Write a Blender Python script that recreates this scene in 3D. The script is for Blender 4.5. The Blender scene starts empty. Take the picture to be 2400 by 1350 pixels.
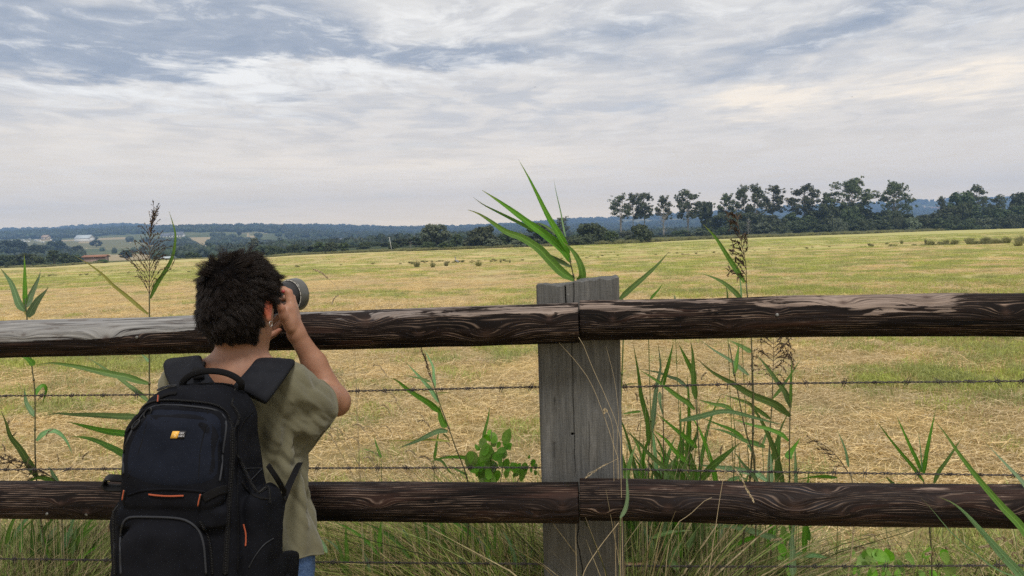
import bpy, bmesh, math, random
import numpy as np
from mathutils import Vector, Matrix
from mathutils.bvhtree import BVHTree

random.seed(7); RNG = np.random.default_rng(11)
sc = bpy.context.scene
C = sc.collection

# ------------------------------------------------------------------ camera
F_PX = 1750.0                      # focal length in photo pixels (2400 wide)
PITCH = math.atan(118 / F_PX); ROLL = math.atan(0.0295)
CAM = np.array([0.0, 0.0, 1.6])
_r = np.array([1.0, 0, 0]); _f = np.array([0, math.cos(PITCH), -math.sin(PITCH)]); _u = np.array([0, math.sin(PITCH), math.cos(PITCH)])
CR = _r * math.cos(ROLL) - _u * math.sin(ROLL)
CU = _r * math.sin(ROLL) + _u * math.cos(ROLL)
cd = bpy.data.cameras.new("camera"); cam = bpy.data.objects.new("camera", cd); C.objects.link(cam)
cd.sensor_width = 36; cd.lens = 36 * F_PX / 2400; cd.clip_start = 0.05; cd.clip_end = 40000
M = Matrix.Identity(4)
for i in range(3):
    M[i][0] = CR[i]; M[i][1] = CU[i]; M[i][2] = -_f[i]; M[i][3] = CAM[i]
cam.matrix_world = M
sc.camera = cam

def ray(px, py):
    return _f + CR * (px - 1200) / F_PX + CU * (675 - py) / F_PX
def P(px, py, d):
    """place seen at photo pixel (px,py), d metres ahead"""
    return CAM + ray(px, py) * d
def PY(px, py, y):
    r = ray(px, py); return CAM + r * (y / r[1])

# ------------------------------------------------------------------ render settings
sc.view_settings.view_transform = 'Standard'; sc.view_settings.look = 'None'
sc.view_settings.gamma = 1; sc.view_settings.exposure = 0.95
sc.view_settings.use_curve_mapping = False
sc.render.engine = 'CYCLES'
sc.cycles.max_bounces = 8; sc.cycles.transparent_max_bounces = 8
sc.cycles.use_denoising = False
sc.cycles.volume_bounces = 1

# ------------------------------------------------------------------ node helper
class NT:
    def __init__(s, tree): s.t = tree
    def n(s, typ, ins=None, **attrs):
        nd = s.t.nodes.new(typ)
        for k, v in attrs.items(): setattr(nd, k, v)
        for k, v in (ins or {}).items():
            sk = nd.inputs[k]
            if isinstance(v, bpy.types.NodeSocket): s.t.links.new(v, sk)
            else: sk.default_value = v
        return nd
    def math(s, op, a, b=None, c=None, clamp=False):
        i = {0: a}
        if b is not None: i[1] = b
        if c is not None: i[2] = c
        return s.n('ShaderNodeMath', i, operation=op, use_clamp=clamp).outputs[0]
    def vmath(s, op, a, b=None, scale=None):
        i = {0: a}
        if b is not None: i[1] = b
        nd = s.n('ShaderNodeVectorMath', i, operation=op)
        if scale is not None:
            if isinstance(scale, bpy.types.NodeSocket): s.t.links.new(scale, nd.inputs['Scale'])
            else: nd.inputs['Scale'].default_value = scale
        return nd.outputs['Value'] if op in ('LENGTH', 'DOT_PRODUCT', 'DISTANCE') else nd.outputs[0]
    def noise(s, vec, scale=1, detail=4, rough=0.55, dist=0.0, col=False):
        nd = s.n('ShaderNodeTexNoise', {'Vector': vec, 'Scale': scale, 'Detail': detail, 'Roughness': rough, 'Distortion': dist})
        return nd.outputs['Color'] if col else nd.outputs['Fac']
    def rng(s, v, a, b, c=0.0, d=1.0, smooth=False):
        return s.n('ShaderNodeMapRange', {0: v, 1: a, 2: b, 3: c, 4: d}, interpolation_type='SMOOTHSTEP' if smooth else 'LINEAR', clamp=True).outputs[0]
    def mix(s, f, a, b):
        nd = s.n('ShaderNodeMix', data_type='RGBA')
        for k, v in ((0, f), (6, a), (7, b)):
            if isinstance(v, bpy.types.NodeSocket): s.t.links.new(v, nd.inputs[k])
            else: nd.inputs[k].default_value = v if k == 0 else (*v[:3], 1)
        return nd.outputs[2]
    def comb(s, x, y, z):
        return s.n('ShaderNodeCombineXYZ', {0: x, 1: y, 2: z}).outputs[0]
    def sep(s, v):
        return s.n('ShaderNodeSeparateXYZ', {0: v}).outputs

def mat(name, fn=None, color=(0.5, 0.5, 0.5), rough=0.8, spec=0.3, metal=0.0, bump=None):
    m = bpy.data.materials.new(name); m.use_nodes = True
    nt = NT(m.node_tree); b = m.node_tree.nodes['Principled BSDF']
    b.inputs['Base Color'].default_value = (*color, 1); b.inputs['Roughness'].default_value = rough
    b.inputs['Specular IOR Level'].default_value = spec; b.inputs['Metallic'].default_value = metal
    if fn: fn(nt, b)
    return m
def link(nt, a, b): nt.t.links.new(a, b)
def bump(nt, b, h, strength=0.5, dist=0.01):
    link(nt, nt.n('ShaderNodeBump', {'Height': h, 'Strength': strength, 'Distance': dist}).outputs[0], b.inputs['Normal'])

# ------------------------------------------------------------------ world: cloudy sky over a Nishita sky
SUN_EL, SUN_AZ = math.radians(60), math.radians(160)   # azimuth clockwise from +Y (behind the camera, to the right)
w = bpy.data.worlds.new("World"); sc.world = w; w.use_nodes = True
wt = NT(w.node_tree); bg = w.node_tree.nodes['Background']
sky = wt.n('ShaderNodeTexSky', sky_type='NISHITA', sun_disc=False, sun_elevation=SUN_EL, sun_rotation=SUN_AZ)
gen = wt.n('ShaderNodeTexCoord').outputs['Generated']
dx, dy, dz = wt.sep(gen)
az = wt.math('ARCTAN2', dx, dy)
el = wt.math('ARCSINE', dz)
# roll-free angles: az in rad from +Y to the right, el in rad above the horizon
PA = lambda px: math.atan((px - 1200) / F_PX)
PE = lambda px, py: math.atan((557 - 0.0295 * (px - 1200) - py) / F_PX)
elc = wt.math('MAXIMUM', el, 0.0)
# cloud sheet seen in perspective: stretch grows to the horizon
h = wt.math('DIVIDE', 1.0, wt.math('ADD', elc, 0.10))
cv = wt.comb(wt.math('MULTIPLY', az, wt.math('ADD', wt.math('MULTIPLY', h, 0.35), 1.0)), wt.math('MULTIPLY', h, 1.0), 0.0)
warp = wt.noise(cv, 2.2, 3, 0.5, col=True)
cvw = wt.vmath('ADD', cv, wt.vmath('SCALE', wt.vmath('SUBTRACT', warp, (0.5, 0.5, 0.5)), scale=0.55))
n_big = wt.noise(cvw, 1.5, 7, 0.55)
n_mid = wt.noise(wt.vmath('ADD', cvw, (7.3, 2.1, 4.0)), 4.5, 8, 0.6)
n_str = wt.noise(wt.vmath('MULTIPLY', cvw, (0.9, 3.0, 1.0)), 3.2, 7, 0.6)
lv_ = wt.vmath('ADD', wt.comb(wt.math('MULTIPLY', az, 5.0), wt.math('MULTIPLY', el, 17.0), 0.0), wt.vmath('SCALE', wt.vmath('SUBTRACT', warp, (0.5, 0.5, 0.5)), scale=1.1))
n_lump = wt.noise(lv_, 1.2, 6, 0.5)
n_lum2 = wt.noise(wt.vmath('ADD', lv_, (4.0, 7.7, 2.0)), 3.6, 9, 0.62)
wa = wt.math('MULTIPLY', wt.math('SUBTRACT', wt.noise(wt.vmath('ADD', cv, (3, 9, 1)), 1.6, 5, 0.6), 0.5), 0.30)
we = wt.math('MULTIPLY', wt.math('SUBTRACT', wt.noise(wt.vmath('ADD', cv, (13, 5, 8)), 2.8, 7, 0.62), 0.5), 0.085)
azw = wt.math('ADD', az, wa); elw = wt.math('ADD', el, we)
def blob(px, py, rx, ry, amp, tilt=0.0):
    """soft patch of cloud at a bearing and height; tilt = rise per radian of bearing"""
    a0, e0 = PA(px), PE(px, py)
    da = wt.math('SUBTRACT', azw, a0)
    de = wt.math('SUBTRACT', wt.math('SUBTRACT', elw, e0), wt.math('MULTIPLY', da, tilt))
    q = wt.math('ADD', wt.math('POWER', wt.math('DIVIDE', da, rx / F_PX), 2.0), wt.math('POWER', wt.math('DIVIDE', de, ry / F_PX), 2.0))
    return wt.math('MULTIPLY', wt.math('EXPONENT', wt.math('MULTIPLY', q, -1.0)), amp)
def total(bs):
    s_ = bs[0]
    for b_ in bs[1:]: s_ = wt.math('ADD', s_, b_)
    return s_
dark_b = total([blob(180, 185, 600, 66, 1.3), blob(420, 200, 260, 32, 0.55), blob(1000, 128, 420, 36, 0.95, -0.06), blob(620, 80, 260, 50, 0.6), blob(560, 30, 200, 30, .35),
                blob(1500, 90, 210, 42, 0.5), blob(2050, 100, 330, 34, 0.75, 0.22), blob(2360, 40, 260, 60, 0.5), blob(100, 90, 400, 50, .35), blob(1500, 205, 350, 30, 0.18), blob(1900, 300, 300, 30, 0.14)])
light_b = total([blob(600, 205, 95, 24, 1.2), blob(700, 175, 500, 12, .5, -.02), blob(330, 262, 380, 22, 0.8), blob(850, 185, 230, 26, 0.35), blob(1080, 60, 200, 60, 0.45), blob(60, 10, 300, 40, 0.5),
                 blob(540, 300, 260, 12, 0.35), blob(1000, 190, 260, 22, .35), blob(1750, 30, 300, 40, 0.25)])
warm_b = total([blob(1860, 245, 170, 30, 1.6), blob(2350, 240, 140, 40, 1.6), blob(1020, 400, 380, 40, 1.0), blob(300, 420, 500, 30, 0.35), blob(2100, 235, 300, 20, 0.25), blob(120, 370, 300, 40, .3)])
hz = wt.rng(el, 0.02, 0.24, 0.0, 1.0)           # structure is stronger high up
d0 = wt.math('ADD', wt.math('MULTIPLY', dark_b, 0.95), wt.math('MULTIPLY', wt.math('SUBTRACT', wt.math('ADD', wt.math('MULTIPLY', n_lump, .6), wt.math('MULTIPLY', n_mid, .4)), 0.50), wt.math('ADD', wt.math('MULTIPLY', hz, 1.9), 0.4)))
d0 = wt.math('SUBTRACT', d0, wt.math('MULTIPLY', light_b, 0.6))
dark = wt.rng(d0, 0.00, 0.95, smooth=True)
l0 = wt.math('ADD', wt.math('MULTIPLY', light_b, wt.math('ADD', wt.math('MULTIPLY', n_lum2, 1.6), -0.05)), wt.math('MULTIPLY', wt.math('SUBTRACT', n_lum2, 0.53), 1.9))
lite = wt.rng(wt.math('MULTIPLY', l0, wt.math('ADD', wt.math('MULTIPLY', hz, 0.8), 0.3)), 0.02, 0.75)
SK = 1.0
base = wt.mix(wt.rng(el, 0.0, 0.26), wt.mix(wt.rng(el, 0.0, 0.09), (0.90, 0.69, 0.42), (0.61, 0.52, 0.410)), (0.450, 0.436, 0.415))
streak = wt.rng(n_str, 0.34, 0.68)
n_pat = wt.noise(wt.vmath('ADD', lv_, (9.0, 3.3, 5.0)), 2.4, 7, 0.55)
streak = wt.math('ADD', wt.math('MULTIPLY', streak, 0.5), wt.math('MULTIPLY', wt.rng(n_pat, 0.40, 0.62, smooth=True), 0.7), clamp=True)
c1 = wt.mix(wt.math('MULTIPLY', streak, 0.80), base, wt.mix(wt.rng(el, 0.0, 0.16), (0.78, 0.61, 0.38), (0.335, 0.332, 0.335)))
c2 = wt.mix(dark, c1, wt.mix(wt.rng(n_lum2, .35, .65), (0.190, 0.214, 0.256), (0.262, 0.278, 0.308)))
c3 = wt.mix(lite, c2, (0.540, 0.528, 0.505))
warm = wt.math('MULTIPLY', wt.rng(warm_b, 0.05, 1.0), wt.rng(n_mid, 0.30, 0.52), clamp=True)
c4 = wt.mix(wt.math('MULTIPLY', warm, 0.8), c3, (0.66, 0.57, 0.45))
# break the sheet a little to the Nishita sky behind it
gap = wt.math('MULTIPLY', wt.rng(n_big, 0.60, 0.78), 0.25)
nis = wt.vmath('SCALE', sky.outputs[0], scale=0.07)
allc = wt.mix(gap, c4, nis)
# below the horizon the world is plain ground-grey
link(wt, wt.mix(wt.rng(el, -0.02, 0.0), (0.20, 0.19, 0.15), allc), bg.inputs['Color'])
bg.inputs['Strength'].default_value = SK

sl = bpy.data.lights.new("sun", 'SUN'); sun = bpy.data.objects.new("sun", sl); C.objects.link(sun)
sl.energy = 1.5; sl.angle = math.radians(14); sl.color = (1, 0.95, 0.87)
sd = Vector((math.sin(SUN_AZ) * math.cos(SUN_EL), math.cos(SUN_AZ) * math.cos(SUN_EL), math.sin(SUN_EL)))
sun.rotation_euler = sd.to_track_quat('Z', 'Y').to_euler(); sun.location = (3, -6, 9)

# ------------------------------------------------------------------ object helpers
ORG = {}
def tag(o, label=None, cat=None, group=None, kind=None):
    if label: o['label'] = label
    if cat: o['category'] = cat
    if group: o['group'] = group
    if kind: o['kind'] = kind
    return o
def thing(name, label, cat, loc, group=None):
    o = bpy.data.objects.new(name, None); C.objects.link(o)
    o.empty_display_size = 0.1; o.location = Vector(loc); ORG[o.name] = np.array(loc, float)
    return tag(o, label, cat, group)
def npmesh(name, V, F, mt=None, smooth=False, attrs=None):
    """V (n,3); F (m,k) array or list of such arrays"""
    me = bpy.data.meshes.new(name)
    Fs = F if isinstance(F, list) else [F]
    Fs = [np.asarray(f, np.int32) for f in Fs if len(f)]
    V = np.asarray(V, np.float32)
    me.vertices.add(len(V)); me.vertices.foreach_set('co', V.ravel())
    nl = sum(f.size for f in Fs); npoly = sum(len(f) for f in Fs)
    me.loops.add(nl); me.polygons.add(npoly)
    me.loops.foreach_set('vertex_index', np.concatenate([f.ravel() for f in Fs]))
    st = []; p = 0
    for f in Fs:
        st.append(np.arange(len(f)) * f.shape[1] + p); p += f.size
    me.polygons.foreach_set('loop_start', np.concatenate(st).astype(np.int32))
    if smooth: me.polygons.foreach_set('use_smooth', np.ones(npoly, bool))
    me.update(calc_edges=True); me.validate()
    for k, a in (attrs or {}).items():
        a = np.asarray(a, np.float32)
        if a.ndim == 1: at = me.attributes.new(k, 'FLOAT', 'POINT'); at.data.foreach_set('value', a)
        else: at = me.attributes.new(k, 'FLOAT_VECTOR', 'POINT'); at.data.foreach_set('vector', a.ravel())
    if mt: me.materials.append(mt)
    return me
def obj(name, V, F, mt, parent=None, smooth=False, attrs=None, org=None):
    """mesh object; V in world coordinates"""
    V = np.asarray(V, float)
    if parent is not None: o0 = ORG[parent.name]
    elif org is not None: o0 = np.array(org, float)
    else: o0 = np.zeros(3)
    me = npmesh(name, V - o0, F, mt, smooth, attrs)
    o = bpy.data.objects.new(name, me); C.objects.link(o); ORG[o.name] = o0
    if parent is not None: o.parent = parent
    else: o.location = Vector(o0)
    return o
class MB:
    def __init__(s): s.V = []; s.T = []; s.Q = []; s.n = 0; s.A = {}
    def add(s, V, F, **at):
        V = np.asarray(V, float); F = np.asarray(F, int)
        s.V.append(V); (s.T if F.shape[1] == 3 else s.Q).append(F + s.n)
        for k, a in at.items(): s.A.setdefault(k, []).append(np.broadcast_to(np.asarray(a, float), (len(V),) + np.shape(a)[1:] if np.ndim(a) > 0 else (len(V),)))
        s.n += len(V)
    def out(s):
        F = []
        if s.Q: F.append(np.concatenate(s.Q))
        if s.T: F.append(np.concatenate(s.T))
        return np.concatenate(s.V), F
    def build(s, name, mt, parent=None, smooth=False, org=None):
        V, F = s.out()
        return obj(name, V, F, mt, parent, smooth, {k: np.concatenate(a) for k, a in s.A.items()} or None, org)
def box(c, s, R=None):
    """c centre, s full size, R 3x3 (columns = axes)"""
    v = np.array([[x, y, z] for x in (-.5, .5) for y in (-.5, .5) for z in (-.5, .5)]) * np.array(s)
    if R is not None: v = v @ np.asarray(R).T
    return v + np.array(c), np.array([[0, 1, 3, 2], [4, 6, 7, 5], [0, 4, 5, 1], [2, 3, 7, 6], [0, 2, 6, 4], [1, 5, 7, 3]])
def smooth_path(pts, n):
    """Catmull-Rom through pts, n samples"""
    p = np.asarray(pts, float)
    if len(p) == 2: t = np.linspace(0, 1, n)[:, None]; return p[0] * (1 - t) + p[1] * t
    q = np.vstack([2 * p[0] - p[1], p, 2 * p[-1] - p[-2]])
    L = np.r_[0, np.cumsum(np.linalg.norm(np.diff(p, axis=0), axis=1))]; L /= L[-1]
    out = []
    for t in np.linspace(0, 1, n):
        i = min(np.searchsorted(L, t, side='right') - 1, len(p) - 2); i = max(i, 0)
        u = (t - L[i]) / max(L[i + 1] - L[i], 1e-9)
        a, b, c, d = q[i], q[i + 1], q[i + 2], q[i + 3]
        out.append(0.5 * ((2 * b) + (-a + c) * u + (2 * a - 5 * b + 4 * c - d) * u * u + (-a + 3 * b - 3 * c + d) * u ** 3))
    return np.array(out)
def nrm(v): v = np.asarray(v, float); return v / (np.linalg.norm(v, axis=-1, keepdims=True) + 1e-12)
def frames(path, ref=(0, 0, 1)):
    t = nrm(np.gradient(path, axis=0)); a = np.cross(t, np.array(ref, float))
    bad = np.linalg.norm(a, axis=1) < 1e-3; a[bad] = np.cross(t[bad], (1, 0.3, 0))
    a = nrm(a); b = np.cross(a, t); return t, a, b
def tube(path, r, k=6, cap=True, ref=(0, 0, 1)):
    path = np.asarray(path, float); n = len(path); r = np.broadcast_to(np.asarray(r, float), (n,))
    t, a, b = frames(path, ref)
    th = np.linspace(0, 2 * math.pi, k, endpoint=False)
    V = (path[:, None] + r[:, None, None] * (np.cos(th)[None, :, None] * a[:, None] + np.sin(th)[None, :, None] * b[:, None])).reshape(-1, 3)
    i = np.arange(n - 1)[:, None] * k; j = np.arange(k)[None]; j2 = (j + 1) % k
    F = np.stack([i + j, i + k + j, i + k + j2, i + j2], -1).reshape(-1, 4)
    if cap:
        V = np.vstack([V, path[0], path[-1]]); c0, c1 = n * k, n * k + 1
        jj = np.arange(k); e = (n - 1) * k
        F = [F, np.vstack([np.stack([np.full(k, c0), jj, (jj + 1) % k], -1), np.stack([np.full(k, c1), e + (jj + 1) % k, e + jj], -1)])]
    return V, F
def add_tube(mb, *a, **k):
    at = k.pop('at', {})
    V, F = tube(*a, **k)
    if isinstance(F, list):
        n0 = mb.n; mb.add(V, F[0], **at); mb.T.append(F[1] + n0)
    else: mb.add(V, F, **at)
def strap(path, wdir, width, thick, rows=None):
    """flat padded band: path (n,3), wdir (3,) or (n,3) across, rounded edges"""
    path = np.asarray(path, float); n = len(path)
    t = nrm(np.gradient(path, axis=0)); wd = np.broadcast_to(np.asarray(wdir, float), (n, 3))
    wd = nrm(wd - t * (wd * t).sum(1)[:, None]); nn = np.cross(wd, t)
    width = np.broadcast_to(np.asarray(width, float), (n,)); thick = np.broadcast_to(np.asarray(thick, float), (n,))
    prof = []
    for i in range(16):
        a = 2 * math.pi * i / 16; c, s_ = math.cos(a), math.sin(a)
        prof.append((math.copysign(abs(c) ** 0.35, c), math.copysign(abs(s_) ** 0.7, s_)))
    prof = np.array(prof); k = len(prof)
    V = (path[:, None] + (prof[None, :, 0] * width[:, None] / 2)[..., None] * wd[:, None] + (prof[None, :, 1] * thick[:, None] / 2)[..., None] * nn[:, None]).reshape(-1, 3)
    i = np.arange(n - 1)[:, None] * k; j = np.arange(k)[None]; j2 = (j + 1) % k
    F = np.stack([i + j, i + j2, i + k + j2, i + k + j], -1).reshape(-1, 4)
    V = np.vstack([V, path[0], path[-1]]); jj = np.arange(k); e = (n - 1) * k
    T = np.vstack([np.stack([np.full(k, n * k), (jj + 1) % k, jj], -1), np.stack([np.full(k, n * k + 1), e + jj, e + (jj + 1) % k], -1)])
    return V, [F, T]

# numpy gradient-free value noise -----------------------------------
def _h(ix, iy, iz, s):
    x = (ix.astype(np.int64) * 73856093) ^ (iy.astype(np.int64) * 19349663) ^ (iz.astype(np.int64) * 83492791) ^ (s * 2654435761)
    x = x & 0xFFFFFFFF
    x = ((x ^ (x >> 15)) * 2246822519) & 0xFFFFFFFF
    x = ((x ^ (x >> 13)) * 3266489917) & 0xFFFFFFFF
    x = x ^ (x >> 16)
    return (x.astype(np.float64) / 2147483648.0) - 1
def vnoise(p, s=0):
    p = np.asarray(p, float); i = np.floor(p); f = p - i; f = f * f * (3 - 2 * f); i = i.astype(np.int64)
    r = 0
    for a in (0, 1):
        for b in (0, 1):
            for c in (0, 1):
                wgt = (f[:, 0] if a else 1 - f[:, 0]) * (f[:, 1] if b else 1 - f[:, 1]) * (f[:, 2] if c else 1 - f[:, 2])
                r = r + wgt * _h(i[:, 0] + a, i[:, 1] + b, i[:, 2] + c, s)
    return r
def fbm(p, o=3, s=0):
    p = np.asarray(p, float); r = 0; a = 1.0
    for k in range(o): r = r + a * vnoise(p * 2 ** k, s + k * 17); a *= 0.5
    return r
# =================================================================== TERRAIN
def hor(px): return 557 - 0.0295 * (np.asarray(px, float) - 1200)
def pxof(X, Y): return 1200 + F_PX * X / np.maximum(Y, 1e-3) - 3.5
def xat(px, Y): return (np.asarray(px, float) - 1200 + 3.5) / F_PX * Y
def sst(a, b, x):
    t = np.clip((x - a) / (b - a), 0, 1); return t * t * (3 - 2 * t)
def gz0(X, Y):
    sp = 15 * np.logaddexp(0, -X / 15)
    return -0.017 * sp * sst(8, 90, Y)
def hit0(px, py):
    """distance along +Y at which the bare field is seen at this pixel"""
    Y = np.linspace(3, 400, 8000); z = gz0(xat(px, Y), Y); o = (1.6 - z) / Y * F_PX
    return float(Y[np.argmax(o <= py - hor(px))])
_edge = [(-900, 652), (0, 628), (100, 626), (300, 613), (450, 607), (640, 602), (700, 598), (900, 590), (1000, 588), (1200, 580), (1450, 572), (1640, 562), (1800, 556), (2000, 549), (2200, 541), (2400, 533), (3300, 504)]
EPX = np.array([e[0] for e in _edge], float); EY = np.array([hit0(*e) for e in _edge])
edgeY = lambda px: np.interp(px, EPX, EY)
_ditch = [(-400, 668), (100, 650), (330, 645), (640, 629), (900, 621), (1200, 612), (1500, 599), (1700, 592), (1900, 583), (2100, 576), (2400, 570), (2800, 560)]
_dy = [hit0(*e) for e in _ditch]; _dx = [float(xat(e[0], y)) for e, y in zip(_ditch, _dy)]
ditchY = lambda X: np.interp(X, _dx, _dy)

_ridge = [(-1200, 545), (-400, 540), (0, 537), (61, 536), (120, 535), (187, 530), (293, 524), (373, 527), (507, 526), (568, 533), (640, 532), (700, 527), (760, 524), (830, 528), (890, 530), (975, 532), (1060, 531),
          (1200, 525), (1325, 513), (1430, 508), (1500, 505), (1600, 497), (1667, 492), (1835, 480), (1980, 474), (2142, 467), (2192, 468), (2300, 464), (2400, 461), (3600, 440)]
RPX = np.array([r[0] for r in _ridge], float); RO = np.array([r[1] + 6 - hor(r[0]) for r in _ridge])
TPX = np.arange(-1400, 3801, 20.0); TL = np.linspace(math.log(30), math.log(9000), 260); TY = np.exp(TL)
TAB = np.zeros((len(TPX), len(TY)))
for i, p in enumerate(TPX):
    e = float(edgeY(p)); eo = (1.6 - gz0(xat(p, e), e)) / e * F_PX
    ro = float(np.interp(p, RPX, RO))
    left = np.array([[e + 40, eo - 3], [360, 26], [500, 12], [700, -5], [900, -19], [1100, -30], [1500, -37], [2500, ro], [3200, ro + 8], [9000, 2]])
    rght = np.array([[e + 40, min(eo - 2, 9)], [420, 6], [600, 3], [900, -2], [1200, -8], [1500, -14], [1900, -24], [2500, ro], [3200, ro + 8], [9000, 2]])
    t = float(sst(480, 1050, p)); k = left * (1 - t) + rght * t; k = np.vstack([[e, eo], k])
    o = np.interp(TY, k[:, 0], k[:, 1]); z = 1.6 - o / F_PX * TY
    inner = TY < e; z[inner] = gz0(xat(p, TY[inner]), TY[inner]); TAB[i] = z
def terr(X, Y):
    X = np.atleast_1d(np.asarray(X, float)); Y = np.atleast_1d(np.asarray(Y, float)); X, Y = np.broadcast_arrays(X, Y)
    px = np.clip(pxof(X, np.maximum(Y, 30)), TPX[0], TPX[-1] - 1); l = np.clip(np.log(np.maximum(Y, 30)), TL[0], TL[-1] - 1e-6)
    a = (px - TPX[0]) / 20.0; i = np.floor(a).astype(int); a -= i
    b = (l - TL[0]) / (TL[1] - TL[0]); j = np.floor(b).astype(int); b -= j
    z = (TAB[i, j] * (1 - a) * (1 - b) + TAB[i + 1, j] * a * (1 - b) + TAB[i, j + 1] * (1 - a) * b + TAB[i + 1, j + 1] * a * b)
    f = sst(30, 40, Y); z = z * f + gz0(X, Y) * (1 - f)
    rel = sst(2500, 2900, Y)
    n = fbm(np.stack([X / 260, Y / 260, X * 0], 1), 3, 5) * 5.0 * sst(350, 800, Y) * (1 - rel * .6)
    near = sst(3, 12, Y) * (1 - sst(250, 400, Y))
    n2 = (fbm(np.stack([X / 7.0, Y / 5.0, X * 0], 1), 3, 9) * 0.035) * near
    dd = (Y - ditchY(X)); g = -0.28 * np.exp(-(dd / 0.55) ** 2) + 0.10 * np.exp(-((dd - 1.2) / 0.8) ** 2)
    return z + n + n2 + g * near
def terr1(X, Y): return float(terr(X, Y)[0])
def hitY(px, py, y0=None):
    Y = np.exp(np.linspace(math.log((y0 or float(edgeY(px)))), math.log(3000), 700)); X = xat(px, Y)
    o = (1.6 - terr(X, Y)) / Y * F_PX
    k = np.argmax(o <= py - hor(px)); return float(Y[k])

def greenness(X, Y):
    px = pxof(X, np.maximum(Y, 1))
    g = 0.30 + 0.55 * fbm(np.stack([X / 2.2, Y / 1.5, X * 0], 1), 3, 21) * (1 - sst(30, 60, Y) * .6)
    g += 0.22 * vnoise(np.stack([X / 16, Y / 1.7, X * 0], 1), 33)                       # mown swaths, across the view
    g += 0.18 * vnoise(np.stack([X / 30, Y / 6.0, X * 0], 1), 34)
    g += 0.50 * sst(33, 38, Y) * (1 - sst(60, 75, Y)) * (1 - sst(600, 1100, px))
    g += 0.34 * sst(16, 22, Y) * sst(900, 1500, px)
    g += 0.28 * sst(1700, 2200, px) * (1 - sst(9, 14, Y))
    g -= 0.30 * sst(12, 16, Y) * (1 - sst(30, 36, Y)) * (1 - sst(500, 1000, px))
    g += 0.16 * sst(60, 80, Y)
    return np.clip(g, 0, 1)
# fields seen among the woods of the far slopes: px, py, half width, half height, kind (0 tan, 1 olive, 2 brown)
FIELDS = [(266, 561, 34, 3.0, 0), (232, 573, 78, 9.5, 1), (180, 569, 40, 7, 1), (300, 575, 60, 6, 1), (262, 604, 60, 8, 0), (320, 603, 40, 8, 0), (462, 562, 40, 5, 0), (474, 571, 22, 6, 0),
          (90, 570, 50, 4, 1), (20, 572, 30, 3, 1), (100, 596, 10, 4, 1), (30, 612, 20, 4, 1), (550, 572, 16, 5, 1), (615, 571, 30, 2.4, 1), (590, 584, 22, 4, 1), (1487, 520, 46, 5, 1), (1580, 517, 40, 3, 1),
          (2186, 489, 26, 3.5, 2), (2150, 485, 20, 3, 1), (205, 567, 26, 3.5, 0), (400, 568, 30, 3, 1), (700, 560, 20, 2, 1), (600, 546, 22, 2, 1), (140, 563, 60, 2.5, 0), (50, 566, 60, 3.0, 1)]
def fieldmask(X, Y, Z):
    px = pxof(X, Y); py = hor(px) + (1.6 - Z) / Y * F_PX
    m = np.full(len(X), -1.0); wob = vnoise(np.stack([px / 9, py / 3, px * 0], 1), 77) * 0.25
    for (a, b, rx, ry, k) in FIELDS:
        q = np.abs((px - a) / rx) ** 3 + np.abs((py - b) / ry) ** 3 + wob
        m[(q < 1) & (Y > 300)] = k
    return m

rows = np.concatenate([np.linspace(-45, 2, 18), np.linspace(2.3, 30, 110), np.linspace(30.4, 50, 40)[:-1], np.arange(-5, 5.01, 0.28) + 1000, np.linspace(62, 300, 100), np.exp(np.linspace(math.log(305), math.log(2900), 130))])
S = np.linspace(-1.25, 1.25, 330)
V = np.zeros((len(rows), len(S), 3))
for i, y in enumerate(rows):
    if 900 < y < 1100:
        yy = y - 1000; Yr = np.full(len(S), 55.0)
        for _ in range(6): Yr = ditchY(S * (Yr + 25)) + yy
    else:
        Yr = np.full(len(S), float(y))
    V[i, :, 0] = S * (np.abs(Yr) + 25 + (0 if y > -40 else 0)); V[i, :, 1] = Yr
# keep rows ordered where the ditch band bends past its neighbours
V[:, :, 1] = np.sort(V[:, :, 1], axis=0); V[:, :, 0] = S[None] * (np.abs(V[:, :, 1]) + 25)
V = V.reshape(-1, 3); V[:, 2] = terr(V[:, 0], V[:, 1]) * np.where(V[:, 1] < 2, 0, 1)
nr, ns = len(rows), len(S)
ii = np.arange(nr - 1)[:, None] * ns; jj = np.arange(ns - 1)[None]
Fq = np.stack([ii + jj, ii + jj + 1, ii + ns + jj + 1, ii + ns + jj], -1).reshape(-1, 4)
px_ = pxof(V[:, 0], np.maximum(V[:, 1], 1)); wild = sst(-2, 6, V[:, 1] - edgeY(px_)) * (V[:, 1] > 30)
fm = fieldmask(V[:, 0], np.maximum(V[:, 1], 1), V[:, 2])
soil = np.exp(-((V[:, 1] - ditchY(V[:, 0])) / 0.5) ** 2) * (V[:, 1] > 30)
grn = greenness(V[:, 0], V[:, 1])

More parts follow.
